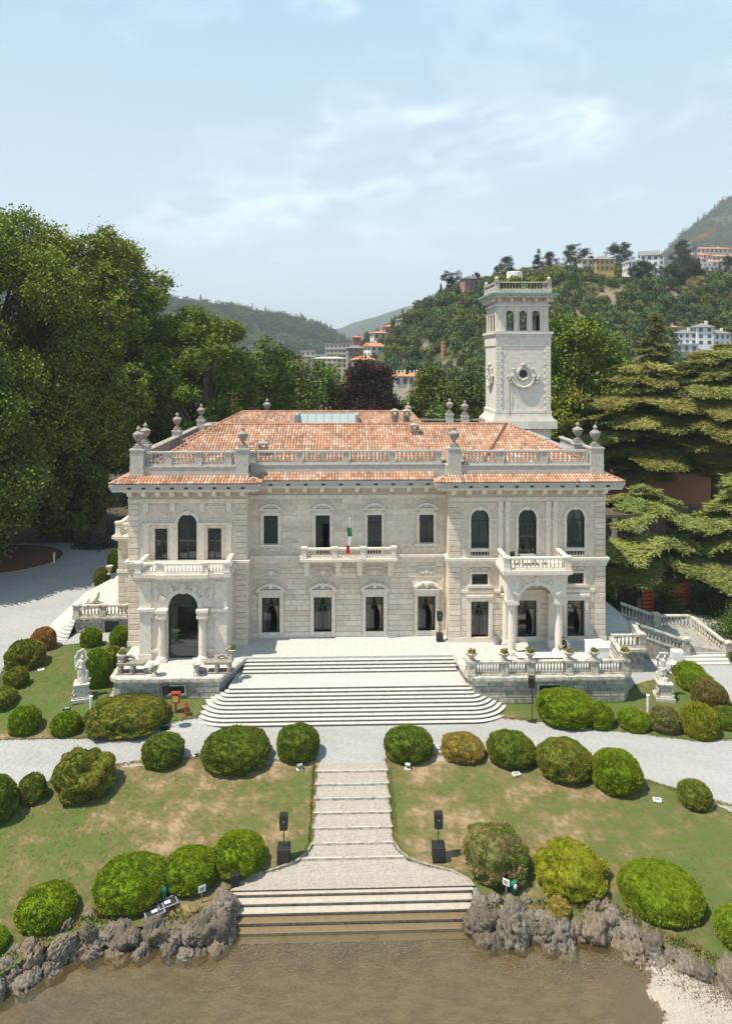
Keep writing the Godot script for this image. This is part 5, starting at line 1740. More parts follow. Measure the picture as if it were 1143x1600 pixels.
# ---------- terrace, stairs, ramps ----------
func build_terrace() -> void:
	var te := thing("terrace", "raised stone terrace with podium walls in front of the villa", "terrace")
	te.set_meta("kind", "structure")
	var pl := PackedVector2Array([Vector2(-16.4, -0.5), Vector2(-16.4, 6.1), Vector2(-15.9, 6.5), Vector2(-9.0, 6.5), Vector2(-7.7, 3.35), Vector2(7.65, 3.35), Vector2(8.0, 6.3), Vector2(8.4, 7.0), Vector2(18.8, 7.0), Vector2(19.4, 6.5), Vector2(19.7, 2.6), Vector2(22.2, 2.6), Vector2(22.5, 0.3), Vector2(23.2, -4.8), Vector2(23.0, -8.0), Vector2(19.0, -10.5), Vector2(19.0, -0.5)])
	var m := MB.new()
	m.slab(pl, 2.06, TER)
	part("terrace_floor", m, M.paving, te)
	m = MB.new()
	var cp := MB.new()
	for i in pl.size():
		if i >= 12 or i in [4]: continue
		var p := pl[i]
		var q := pl[(i + 1) % pl.size()]
		var d := (q - p).normalized()
		var n := Vector2(-d.y, d.x)
		var a := Vector3(p.x, 2.08, p.y)
		var b := Vector3(q.x, 2.08, q.y)
		cp.beam(a, b, 0.26, 0.2)
		cp.beam(a + Vector3(0, -0.16, 0), b + Vector3(0, -0.16, 0), 0.16, 0.12)
	part("coping", cp, M.weathered, te)
	var inner := PackedVector2Array()
	for o in Geometry2D.offset_polygon(pl, -0.1): inner = o
	m.slab(inner, -0.3, 2.05)
	var pw := part("podium_wall", m, M.podium, te)
	var ps := [M.podium, M.podium_pale, M.podium, M.weathered, M.podium]
	courses(pw, "podium_block", -15.9, -9.0, -0.1, 1.95, 6.4, 0.4, 1.2, 0.05, 0.04, [[-13.0, -11.2, 1.0, 1.75]], ps, 71)
	courses(pw, "podium_block", 8.4, 18.9, -0.1, 1.95, 6.9, 0.4, 1.2, 0.05, 0.04, [[12.7, 14.6, 0.95, 1.7]], ps, 72)
	for e in [[-12.1, 6.43, 1.02], [13.65, 6.93, 0.97]]:
		var g := MB.new()
		g.box(e[0] - 0.85, e[2] - 0.02, e[1] - 0.02, e[0] + 0.85, e[2] + 0.1, e[1] + 0.06); g.box(e[0] - 0.85, e[2] + 0.6, e[1] - 0.02, e[0] + 0.85, e[2] + 0.7, e[1] + 0.06)
		g.box(e[0] - 0.85, e[2] + 0.1, e[1] - 0.02, e[0] - 0.72, e[2] + 0.6, e[1] + 0.06); g.box(e[0] + 0.72, e[2] + 0.1, e[1] - 0.02, e[0] + 0.85, e[2] + 0.6, e[1] + 0.06)
		var v := part("cellar_window", g, M.podium_pale, te)
		g = MB.new()
		g.box(e[0] - 0.72, e[2] + 0.1, e[1] - 0.05, e[0] + 0.72, e[2] + 0.6, e[1] - 0.02)
		part("opening", g, M.black, v)
		g = MB.new()
		for i in 8: g.box(e[0] - 0.6 + i * 0.17, e[2] + 0.1, e[1], e[0] - 0.57 + i * 0.17, e[2] + 0.6, e[1] + 0.03)
		part("grille", g, M.iron, v)
	# front stairs
	var stairs := thing("front_staircase", "broad pale stone staircase with rounded lower steps in front of the villa", "staircase")
	for i in range(1, 5):
		var b := MB.new()
		var y := TER - 0.15 * i
		b.cham(-7.72, y - 0.035, 3.2, 7.66, y, 3.35 + 0.27 * i, 0.01)
		var sp := part("step", b, M.step, stairs)
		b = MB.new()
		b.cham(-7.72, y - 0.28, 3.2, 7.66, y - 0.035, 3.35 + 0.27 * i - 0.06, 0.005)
		part("riser", b, M.riser, sp)  # painted dark for the shadow line under the nosing
	var la := MB.new()
	la.slab(PackedVector2Array([Vector2(-7.7, 3.2), Vector2(7.66, 3.2), Vector2(8.05, 6.4), Vector2(-8.4, 6.4), Vector2(-8.2, 4.4)]), 1.2, 1.45)
	part("landing", la, M.paving, stairs)
	for i in range(0, 10):
		var y := 1.45 - 0.145 * i
		var poly := PackedVector2Array()
		var low := PackedVector2Array()
		var zb := 6.3
		for k in 9:
			var t := PI / 2 * k / 8
			var dx := 0.32 * i + 0.05
			var dz := 0.27 * i + 0.22
			poly.push_back(Vector2(8.15 + dx * cos(t), zb + dz * sin(t)))
			low.push_back(Vector2(8.15 + (dx - 0.06) * cos(t), zb + (dz - 0.06) * sin(t)))
		var n := poly.size()
		for k in n:
			poly.push_back(Vector2(-poly[n - 1 - k].x - 0.15, poly[n - 1 - k].y))
			low.push_back(Vector2(-low[n - 1 - k].x - 0.15, low[n - 1 - k].y))
		var b := MB.new()
		b.slab(poly, y - 0.035, y + (0.004 if i == 0 else 0.0))
		var sp := part("step", b, M.step, stairs)
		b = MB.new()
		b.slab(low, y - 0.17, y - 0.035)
		part("riser", b, M.riser, sp)  # nosing shade painted in by the dark colour
	# balustrade with planters
	var bl := thing("terrace_balustrade", "weathered stone balustrade on the podium with the row of planters", "balustrade", "stone balustrades of the terraces")
	var px := [8.3, 10.55, 12.35, 15.05, 16.8, 18.95]
	for x in px: pier(bl, x, TER, 6.72, 0.5, 1.04, M.weathered, 0.42)
	var cnt := [9, 7, 10, 7, 8]
	for i in 5: run(bl, Vector3(px[i] + 0.25, TER, 6.72), Vector3(px[i + 1] - 0.25, TER, 6.72), 0.98, cnt[i], M.weathered)
	run(bl, Vector3(19.1, TER, 6.45), Vector3(19.5, TER, 2.75), 0.98, 13, M.weathered)
	run(bl, Vector3(8.0, TER, 5.9), Vector3(8.2, TER, 6.5), 0.98, 2, M.weathered)
	bl = thing("terrace_balustrade", "short stone balustrade around the corner above the side path", "balustrade", "stone balustrades of the terraces")
	run(bl, Vector3(19.7, TER, 2.35), Vector3(21.75, TER, 2.35), 0.98, 7, M.weathered)
	pier(bl, 22.0, TER, 2.3, 0.5, 1.04, M.weathered)
	run(bl, Vector3(22.0, TER, 2.05), Vector3(22.25, TER, 0.4), 0.98, 5, M.weathered)
	pier(bl, 22.3, TER, 0.15, 0.5, 1.04, M.weathered)
	bl = thing("ramp_balustrade", "stone balustrade sloping down along the near side of the shaded ramp", "balustrade", "stone balustrades of the terraces")
	run(bl, Vector3(22.55, TER, 0.0), Vector3(26.1, 1.0, 0.35), 0.98, 13, M.weathered)
	pier(bl, 26.3, 0.35, 0.4, 0.55, 1.75, M.weathered)
	bl = thing("ramp_balustrade", "long stone balustrade in the cedar shade at the far side of the ramp", "balustrade", "stone balustrades of the terraces")
	run(bl, Vector3(23.1, TER, -4.5), Vector3(25.4, 1.55, -3.5), 1.0, 9, M.weathered)
	pier(bl, 25.65, 1.3, -3.4, 0.5, 1.35, M.weathered)
	run(bl, Vector3(25.9, 1.5, -3.4), Vector3(28.5, 1.5, -3.3), 1.0, 9, M.weathered)
	run(bl, Vector3(28.6, 1.45, -3.2), Vector3(29.5, 0.75, 0.1), 1.0, 12, M.weathered)
	pier(bl, 29.7, 0.35, 0.4, 0.55, 1.4, M.weathered)
	var rp := MB.new()
	var rpoly := [Vector3(22.4, TER - 0.02, 0.1), Vector3(26.2, 0.95, 0.4), Vector3(29.5, 0.95, 0.4), Vector3(28.6, 1.45, -3.4), Vector3(25.6, 1.5, -3.5), Vector3(22.9, TER - 0.02, -4.6)]
	for i in range(1, 5): rp.quad(rpoly[0], rpoly[i], rpoly[i + 1], rpoly[i + 1])
	for i in 6:
		var a: Vector3 = rpoly[i]
		var b: Vector3 = rpoly[(i + 1) % 6]
		rp.quad(a, Vector3(a.x, 0.1, a.z), Vector3(b.x, 0.1, b.z), b)
	setting("ramp", rp, M.podium, "stone ramp leading down from the terrace")
	var ss := thing("side_steps", "three pale steps at the foot of the shaded ramp", "steps")
	for i in 4:
		var b := MB.new()
		b.cham(26.0 - 0.06 * i, 0.2, -0.2, 29.4 + 0.06 * i, 0.92 - 0.15 * i, 0.45 + 0.34 * i, 0.02)
		part("step", b, M.step, ss)
	# side terrace behind the glazed-arch wing
	var sd := thing("side_terrace", "low side terrace with a dark cellar door below its balustrade", "terrace")
	sd.set_meta("kind", "structure")
	m = MB.new()
	m.slab(PackedVector2Array([Vector2(-23.3, -24), Vector2(-23.3, -5.2), Vector2(-16.9, -5.2), Vector2(-16.9, -24)]), 2.06, TER)
	part("terrace_floor", m, M.paving, sd)
	m = MB.new()
	wall(m, -23.2, -16.9, 0.3, 2.0, -5.3, 0.4, [[-20.75, -19.55, 0.3, 1.75, false]])
	m.box(-23.2, 0.3, -23.9, -22.8, 2.0, -5.7); m.box(-20.9, 0.3, -6.4, -19.4, 2.0, -6.2)
	var sw := part("podium_wall", m, M.podium, sd)
	courses(sw, "podium_block", -23.2, -16.9, 0.5, 1.95, -5.3, 0.36, 1.1, 0.05, 0.04, [[-21.0, -19.3, 0, 2]], ps, 73)
	m = MB.new()
	m.box(-20.75, 0.5, -5.6, -19.55, 1.75, -5.5)
	part("cellar_door", m, M.iron, sd)
	m = MB.new()
	m.box(-23.4, 2.0, -5.6, -16.9, 2.16, -5.1); m.box(-23.4, 2.16, -5.55, -16.9, 2.21, -5.15)
	part("coping", m, M.weathered, sd)
	bl = thing("terrace_balustrade", "stone balustrade above the dark cellar door of the side terrace", "balustrade", "stone balustrades of the terraces")
	for x in [-23.1, -20.9, -18.6]: pier(bl, x, 2.21, -5.35, 0.5, 1.0, M.weathered, 0.36)
	run(bl, Vector3(-22.85, 2.21, -5.35), Vector3(-21.15, 2.21, -5.35), 0.95, 6, M.weathered)
	run(bl, Vector3(-20.65, 2.21, -5.35), Vector3(-18.85, 2.21, -5.35), 0.95, 6, M.weathered)
	run(bl, Vector3(-18.35, 2.21, -5.35), Vector3(-16.95, 2.21, -5.35), 0.95, 5, M.weathered)
	var qs := thing("side_staircase", "curved stone steps winding down from the side terrace to the drive", "staircase")
	for i in 8:
		var y := TER - 0.17 * (i + 1)
		var poly := PackedVector2Array()
		for k in 9:
			var t := PI / 2 + PI / 2 * k / 8
			poly.push_back(Vector2(-23.3 + (0.5 + 0.33 * i) * cos(t), -8.2 + (2.2 + 0.34 * i) * sin(t)))
		poly.push_back(Vector2(-23.3 - (0.5 + 0.33 * i), -16))
		poly.push_back(Vector2(-23.3, -16))
		var b := MB.new()
		b.slab(poly, 0.5, y)
		part("step", b, M.step, qs)

# ---------- smooth bodies: capsules joined by a smooth minimum, meshed as surface nets ----------
func sdf_mesh(bones: Array, cell: float, k: float, rough := 0.0) -> ArrayMesh:
	var lo := Vector3(1e9, 1e9, 1e9)
	var hi := -lo
	for b in bones:
		var rr: float = maxf(b[2], b[3]) + k
		lo = lo.min(b[0] - Vector3.ONE * rr).min(b[1] - Vector3.ONE * rr)
		hi = hi.max(b[0] + Vector3.ONE * rr).max(b[1] + Vector3.ONE * rr)
	var n := Vector3i(((hi - lo) / cell).ceil()) + Vector3i.ONE * 2
	var f := PackedFloat32Array()
	f.resize(n.x * n.y * n.z)
	f.fill(1.0)
	var nz := fnl(3, 6.0, 3)
	for b in bones:
		var rr: float = maxf(b[2], b[3]) + k * 1.5 + cell
		var bl := Vector3i((((b[0] as Vector3).min(b[1]) - Vector3.ONE * rr - lo) / cell).floor()).clamp(Vector3i.ZERO, n - Vector3i.ONE)
		var bh := Vector3i((((b[0] as Vector3).max(b[1]) + Vector3.ONE * rr - lo) / cell).ceil()).clamp(Vector3i.ZERO, n - Vector3i.ONE)
		var ab: Vector3 = b[1] - b[0]
		var l2 := maxf(ab.length_squared(), 1e-6)
		for z in range(bl.z, bh.z + 1):
			for y in range(bl.y, bh.y + 1):
				for x in range(bl.x, bh.x + 1):
					var p := lo + Vector3(x, y, z) * cell
					var t := clampf((p - b[0]).dot(ab) / l2, 0, 1)
					var d := p.distance_to(b[0] + ab * t) - lerpf(b[2], b[3], t)
					var i := (z * n.y + y) * n.x + x
					var o := f[i]
					var h := maxf(k - absf(o - d), 0.0) / k
					f[i] = minf(o, d) - h * h * k * 0.25
	if rough > 0.0:
		for z in n.z:
			for y in n.y:
				for x in n.x:
					var i := (z * n.y + y) * n.x + x
					if absf(f[i]) < 0.1: f[i] += rough * nz.get_noise_3d(x * cell * 0.35, y * cell * 0.2, z * cell * 0.35)
	var st := SurfaceTool.new()
	st.begin(Mesh.PRIMITIVE_TRIANGLES)
	var id := {}
	var count := 0
	var offs := [0, 1, n.x, n.x + 1, n.x * n.y, n.x * n.y + 1, n.x * n.y + n.x, n.x * n.y + n.x + 1]
	var cor := [Vector3(0, 0, 0), Vector3(1, 0, 0), Vector3(0, 1, 0), Vector3(1, 1, 0), Vector3(0, 0, 1), Vector3(1, 0, 1), Vector3(0, 1, 1), Vector3(1, 1, 1)]
	var edges := [[0, 1], [2, 3], [4, 5], [6, 7], [0, 2], [1, 3], [4, 6], [5, 7], [0, 4], [1, 5], [2, 6], [3, 7]]
	for z in n.z - 1:
		for y in n.y - 1:
			for x in n.x - 1:
				var i := (z * n.y + y) * n.x + x
				var mask := 0
				for c in 8:
					if f[i + offs[c]] < 0: mask += 1
				if mask == 0 or mask == 8: continue
				var sum := Vector3.ZERO
				var e := 0
				for g in edges:
					var fa := f[i + offs[g[0]]]
					var fb := f[i + offs[g[1]]]
					if (fa < 0) != (fb < 0):
						sum += (cor[g[0]] as Vector3).lerp(cor[g[1]], fa / (fa - fb))
						e += 1
				st.add_vertex(lo + (Vector3(x, y, z) + sum / e) * cell)
				id[i] = count
				count += 1
	for i in id:
		var z: int = i / (n.x * n.y)
		var y: int = (i / n.x) % n.y
		var x: int = i % n.x
		if x < 1 or y < 1 or z < 1: continue
		for ax in 3:
			var d: int = [1, n.x, n.x * n.y][ax]
			var u: int = [n.x, n.x * n.y, 1][ax]
			var w: int = [n.x * n.y, 1, n.x][ax]
			if (f[i] < 0) == (f[i + d] < 0): continue
			if not (id.has(i - u) and id.has(i - w) and id.has(i - u - w)): continue
			var q := [id[i], id[i - u], id[i - u - w], id[i - w]]
			if f[i] < 0: q.reverse()
			for t in [0, 1, 2, 0, 2, 3]: st.add_index(q[t])
	st.generate_normals()
	return st.commit()

# ---------- plants ----------
func leaf_cluster(seed_: int, count: int, leaf: float, spread: float, flat := 1.0) -> ArrayMesh:
	var key := "leaf%d_%d_%.2f_%.2f_%.2f" % [seed_, count, leaf, spread, flat]
	if block_cache.has(key): return block_cache[key]
	var r := RandomNumberGenerator.new()
	r.seed = seed_
	var m := MB.new()
	m.tinted = true
	for i in count:
		var o := Vector3(r.randfn(), r.randfn() * flat, r.randfn()) * spread * 0.5
		var d := Vector3(r.randfn(), r.randfn() * 0.6 * flat + 0.15, r.randfn()).normalized()
		var s := d.cross(Vector3(r.randfn(), r.randfn() + 1.5, r.randfn()).normalized()).normalized()
		var l := leaf * r.randf_range(0.7, 1.3)
		var k := r.randf_range(0.8, 1.2)
		m.col = Color(k, k * r.randf_range(0.96, 1.04), k)
		var a := o - d * l * 0.5
		var b := o + s * l * 0.36
		var c := o + d * l * 0.5
		var e := o - s * l * 0.36
		m.quad(a, b, c, e)
	block_cache[key] = m.mesh(M.leaf)
	return block_cache[key]

func scatter(called: String, parent: Node, mesh: Mesh, xs: Array, cols: Array) -> MultiMeshInstance3D:
	var mm := MultiMesh.new()
	mm.transform_format = MultiMesh.TRANSFORM_3D
	mm.use_colors = true
	mm.mesh = mesh
	mm.instance_count = xs.size()
	for i in xs.size():
		mm.set_instance_transform(i, xs[i])
		mm.set_instance_color(i, cols[i])
	var o := MultiMeshInstance3D.new()
	o.name = called
	o.multimesh = mm
	parent.add_child(o, true)
	return o

func leafy_plant(at: Vector3, h: float, w: float, col: Color, label: String, seed_: int) -> void:
	var o := thing("potted_plant", label, "plant", "plants on the tower", at)
	var r := RandomNumberGenerator.new()
	r.seed = seed_
	var xs := []
	var cs := []
	for i in 40:
		var p := Vector3(r.randfn() * w * 0.4, 0.3 + r.randf() * h, r.randfn() * w * 0.35)
		xs.push_back(Transform3D(Basis.from_euler(Vector3(r.randf() * TAU, r.randf() * TAU, 0)).scaled(Vector3.ONE * r.randf_range(0.7, 1.2)), p))
		var c := col * r.randf_range(0.7, 1.3)
		cs.push_back(c)
	scatter("foliage", o, leaf_cluster(3, 10, 0.2, 0.3), xs, cs).set_meta("kind", "stuff")
	var m := MB.new()
	m.lathe([Vector2(0.18, 0), Vector2(0.26, 0.4), Vector2(0.28, 0.42), Vector2(0, 0.42)], 10, Vector3.ZERO)
	part("pot", m, M.terracotta, o)

# clipped bushes: x, z, radius, half height, colour kind, lump, label
const BUSHES := [
	[-18.92, 16.86, 0.94, 1.28, 0, 0.05, "dark green clipped bush cut by the edge of the picture beside the road"],
	[-17.66, 15.56, 0.69, 0.80, 3, 0.08, "small olive clipped bush between the half-seen bush and the hollow bush"],
	[-15.07, 14.85, 1.56, 1.15, 3, 0.22, "large clipped bush with a broken hollow in its top at the road edge"],
	[-11.26, 12.5, 1.22, 0.85, 0, 0.08, "round clipped bush at the road edge next to a small floodlight"],
	[-6.95, 12.48, 1.96, 0.91, 0, 0.03, "widest smooth clipped bush at the road edge in front of the staircase"],
	[-3.25, 12.13, 1.26, 1.02, 0, 0.05, "clipped bush at the top of the pebble path, beside the widest bush"],
	[-10.39, 21.76, 1.62, 0.76, 1, 0.02, "largest smooth bright green dome behind the open flight cases"],
	[-7.8, 21.06, 1.25, 0.71, 1, 0.03, "middle one of three touching bright green domes near the lake steps"],
	[-5.6, 20.28, 1.24, 0.79, 1, 0.03, "bright green dome beside the pebble path next to the twin black speakers"],
	[-13.79, 22.94, 1.22, 0.65, 1, 0.03, "lone bright green dome on the lawn above the rock wall"],
	[-15.55, 24.6, 0.76, 0.36, 1, 0.03, "green dome cut by the picture edge just above the rock wall"],
	[3.46, 12.18, 1.44, 0.85, 0, 0.06, "clipped bush at the top of the pebble path, beside the yellowish bush"],
	[6.74, 12.35, 1.26, 0.60, 2, 0.1, "yellowish brown clipped bush in the row along the road"],
	[9.56, 12.86, 1.38, 0.83, 0, 0.06, "green clipped bush just after the yellowish one along the road"],
	[12.46, 13.99, 1.58, 0.91, 3, 0.08, "wide clipped bush with a bare brown top along the road"],
	[15.03, 15.21, 1.36, 1.05, 1, 0.05, "bright green clipped bush at the end of the row along the road"],
	[18.79, 16.79, 0.86, 0.67, 3, 0.06, "small lone bush with a brown side at the lawn corner by the road"],
	[6.96, 20.86, 1.44, 1.07, 4, 0.22, "ragged bush with dead grey twigs in its top beside the pebble path"],
	[10.46, 21.55, 1.52, 0.70, 5, 0.28, "ragged yellow green bush on the lawn above the rock wall"],
	[14.18, 22.82, 1.79, 0.62, 1, 0.02, "biggest smooth bright green dome above the pebble beach"],
	[16.6, 25.1, 0.98, 0.67, 1, 0.03, "bright green dome cut by the picture edge above the pebble beach"],
	[9.17, 23.6, 0.46, 0.42, 2, 0.08, "tiny rusty shrub growing among the shore rocks"],
	[14.35, 8.31, 1.9, 0.97, 1, 0.03, "largest bright green dome against the podium with the planters"],
	[16.23, 9.27, 0.88, 0.89, 1, 0.03, "round green bush leaning against the largest dome by the podium"],
	[18.43, 9.54, 1.0, 0.62, 1, 0.04, "low green bush between the round one and the white post"],
	[20.29, 9.97, 0.92, 0.9, 4, 0.1, "bush with a dead brown face beside the white post below the statue"],
	[22.22, 10.49, 1.1, 1.14, 5, 0.03, "tall yellow green dome at the road corner below the statue"],
	[24.55, 9.6, 0.95, 0.68, 0, 0.04, "dark green bush cut by the picture edge below the brown dome"],
	[24.67, 7.18, 1.13, 0.93, 6, 0.05, "brown dome of dried foliage near the raised-arm statue"],
	[24.75, 4.98, 1.15, 0.65, 1, 0.04, "green dome just behind the brown dome by the side path"],
	[25.18, 3.3, 1.04, 0.59, 1, 0.04, "farthest green dome of the side path, closest to the shaded steps"],
	[-24.59, -2.3, 0.94, 0.98, 7, 0.08, "orange brown dried dome beside the curved side steps"],
	[-24.6, 0.9, 1.38, 1.13, 3, 0.1, "large olive dome with a small box at its foot by the drive"],
	[-23.74, 4.28, 0.81, 0.75, 3, 0.06, "small olive dome below the large one by the drive"],
	[-23.58, 6.61, 0.91, 0.61, 3, 0.06, "olive dome cut by the picture edge on the bank lawn"],
	[-21.07, 8.89, 0.95, 0.89, 1, 0.05, "green dome on the bank lawn near the road, furthest from the villa"],
	[-18.35, 9.09, 0.91, 0.7, 1, 0.05, "low bright dome on the bank lawn below the dark ground box"],
	[-14.66, 8.33, 2.25, 0.75, 3, 0.18, "wide double bush of two merged domes in front of the podium"],
	[-18.01, 4.26, 0.96, 1.53, 1, 0.05, "tall egg-shaped bush standing right behind the draped statue"],
	[-20.95, -2.7, 0.8, 0.84, 1, 0.06, "round bush beside the cellar door, on the curved steps side"],
	[-18.63, -2.75, 0.79, 0.88, 1, 0.06, "round bush beside the cellar door, touching the villa corner"],
	[-17.91, 1.26, 0.61, 0.9, 3, 0.06, "narrow bush squeezed between the egg-shaped bush and the villa"],
	[-25.29, -17.98, 0.77, 1.09, 3, 0.06, "dark bush with a brown side by the drive behind the side terrace"],
	[-25.61, -22.57, 0.62, 1.51, 1, 0.08, "slim upright bush beside the villa's side bay"]]

func bush(e: Array, i: int) -> void:
	var x: float = e[0]
	var z: float = e[1]
	var a: float = e[2]
	var c: float = e[3]
	var y := gh(x, z)
	var o := thing("clipped_bush", e[6], "bush", "clipped bushes in the garden", Vector3(x, y, z))
	var r := RandomNumberGenerator.new()
	r.seed = 500 + i
	var f := fnl(300 + i, 0.9, 3)
	var g := fnl(340 + i, 1.6, 2)
	var fine := fnl(380 + i, 4.5, 3)
	var lump: float = e[5]
	var kinds := [[Color(0.075, 0.12, 0.016), Color(0.115, 0.155, 0.018)], [Color(0.1, 0.165, 0.01), Color(0.14, 0.2, 0.012)], [Color(0.17, 0.165, 0.03), Color(0.25, 0.18, 0.05)], [Color(0.085, 0.13, 0.016), Color(0.18, 0.16, 0.03)], [Color(0.085, 0.135, 0.02), Color(0.21, 0.16, 0.085)], [Color(0.14, 0.175, 0.014), Color(0.2, 0.205, 0.018)], [Color(0.13, 0.1, 0.03), Color(0.11, 0.12, 0.03)], [Color(0.27, 0.16, 0.05), Color(0.22, 0.14, 0.045)]]
	var k0: Color = kinds[e[4]][0]
	var k1: Color = kinds[e[4]][1]
	var shape := func(d: Vector3) -> Vector3:
		var q := 1.0 + 0.035 * f.get_noise_3dv(d * 2.0) * 2.0 + lump * 1.3 * f.get_noise_3dv(d * 1.3) - (0.22 + lump * 1.2) * maxf(0.0, 0.12 - absf(g.get_noise_3dv(d * 1.2))) + 0.05 * fine.get_noise_3dv(d)
		if i == 2:
			var hole := d.distance_to(Vector3(0.28, 0.86, 0.35).normalized())
			q -= 0.42 * smoothstep(0.62, 0.25, hole)
		if i == 37: q += 0.12 * absf(d.x) - 0.1 * smoothstep(0.3, 0.0, absf(d.x + 0.1)) * maxf(d.y, 0.0)
		# rather square shoulders, like sheared yew
		var s := pow(pow(absf(d.x), 2.3) + pow(absf(d.y), 2.3) + pow(absf(d.z), 2.3), -1.0 / 2.3)
		return d * q * s
	var core := SurfaceTool.new()
	core.begin(Mesh.PRIMITIVE_TRIANGLES)
	var rows := 16
	var seg := 30
	for j in rows + 1:
		for q in seg + 1:
			var p := -PI / 2 + PI * j / rows
			var t := TAU * (q % seg) / seg
			var w: Vector3 = shape.call(Vector3(cos(p) * cos(t), sin(p), cos(p) * sin(t))) * 0.985
			core.set_color(k0.lerp(k1, 0.4))
			core.add_vertex(Vector3(w.x * a, maxf(c * 0.62 + w.y * c, -0.05), w.z * a))
	for j in rows:
		for q in seg:
			var b := j * (seg + 1) + q
			for t in [b, b + seg + 1, b + seg + 2, b, b + seg + 2, b + 1]: core.add_index(t)
	core.generate_normals()
	var me := core.commit()
	me.surface_set_material(0, M.leaf_dark)
	inst("core", me, o)
	var area := 4.2 * PI * pow((pow(a * a, 1.6) + 2 * pow(a * c, 1.6)) / 3.0, 1 / 1.6)
	var n := int(area * 230.0)
	var xs := []
	var cs := []
	for k in n:
		var u := r.randf_range(-0.75, 1)
		var t := r.randf() * TAU
		var s := sqrt(1 - u * u)
		var d := Vector3(s * cos(t), u, s * sin(t))
		var w: Vector3 = shape.call(d)
		var p := Vector3(w.x * a, c * 0.62 + w.y * c, w.z * a)
		if p.y < 0.02: continue
		var nn := Vector3(d.x / a, d.y / c, d.z / a).normalized()
		var bx := Basis(Quaternion(Vector3.UP, nn)) * Basis(Vector3.UP, r.randf() * TAU)
		xs.push_back(Transform3D(bx.scaled(Vector3.ONE * (r.randf_range(0.6, 1.0) if k % 40 else 1.9)), p))
		var mix := smoothstep(-0.15, 0.3, g.get_noise_3dv(d * 1.4 + Vector3(5, 0, 0)) + 0.25 * fine.get_noise_3dv(d * 2.0))
		var col := k0.lerp(k1, mix) * Color(1.16, 1.02, 1.0) * r.randf_range(1.05, 1.5)
		cs.push_back(col)
	scatter("foliage", o, tuft(), xs, cs).set_meta("kind", "stuff")

func tuft() -> ArrayMesh:
	if block_cache.has("tuft"): return block_cache["tuft"]
	var r := RandomNumberGenerator.new()
	r.seed = 4
	var m := MB.new()
	m.tinted = true
	for i in 9:
		var o := Vector3(r.randf_range(-0.07, 0.07), -0.03, r.randf_range(-0.07, 0.07))
		var d := Vector3(r.randfn() * 0.6, 1.0, r.randfn() * 0.6).normalized()
		var s := d.cross(Vector3(r.randfn(), 0, r.randfn())).normalized()
		var l := r.randf_range(0.05, 0.085)
		var k := r.randf_range(0.8, 1.2)
		m.col = Color(k, k, k)
		m.quad(o - s * 0.012, o + s * 0.012, o + d * l * 0.7 + s * 0.02, o + d * l)
	block_cache["tuft"] = m.mesh(M.leaf_dark)
	return block_cache["tuft"]

func build_bushes() -> void:
	for i in BUSHES.size(): bush(BUSHES[i], i)

# ---------- garden things ----------
func pedestal(o: Node3D) -> void:
	var m := MB.new()
	m.box(-0.62, 0, -0.62, 0.62, 0.22, 0.62)
	m.box(-0.54, 0.22, -0.54, 0.54, 0.32, 0.54)
	m.prism(PackedVector2Array([Vector2(-0.46, 0.32), Vector2(0.46, 0.32), Vector2(0.38, 1.0), Vector2(-0.38, 1.0)]), -0.4, 0.4)
	m.box(-0.46, 1.0, -0.46, 0.46, 1.08, 0.46)
	m.box(-0.52, 1.08, -0.52, 0.52, 1.18, 0.52)
	for s in [-1, 1]:
		m.tube([Vector3(s * 0.5, 0.36, 0.42), Vector3(s * 0.58, 0.44, 0.42), Vector3(s * 0.52, 0.6, 0.42), Vector3(s * 0.42, 0.9, 0.42)], [0.1, 0.1, 0.08, 0.05], 8)
	part("pedestal", m, M.marble, o)

func V(a: float, b: float, c: float) -> Vector3: return Vector3(a, b, c)

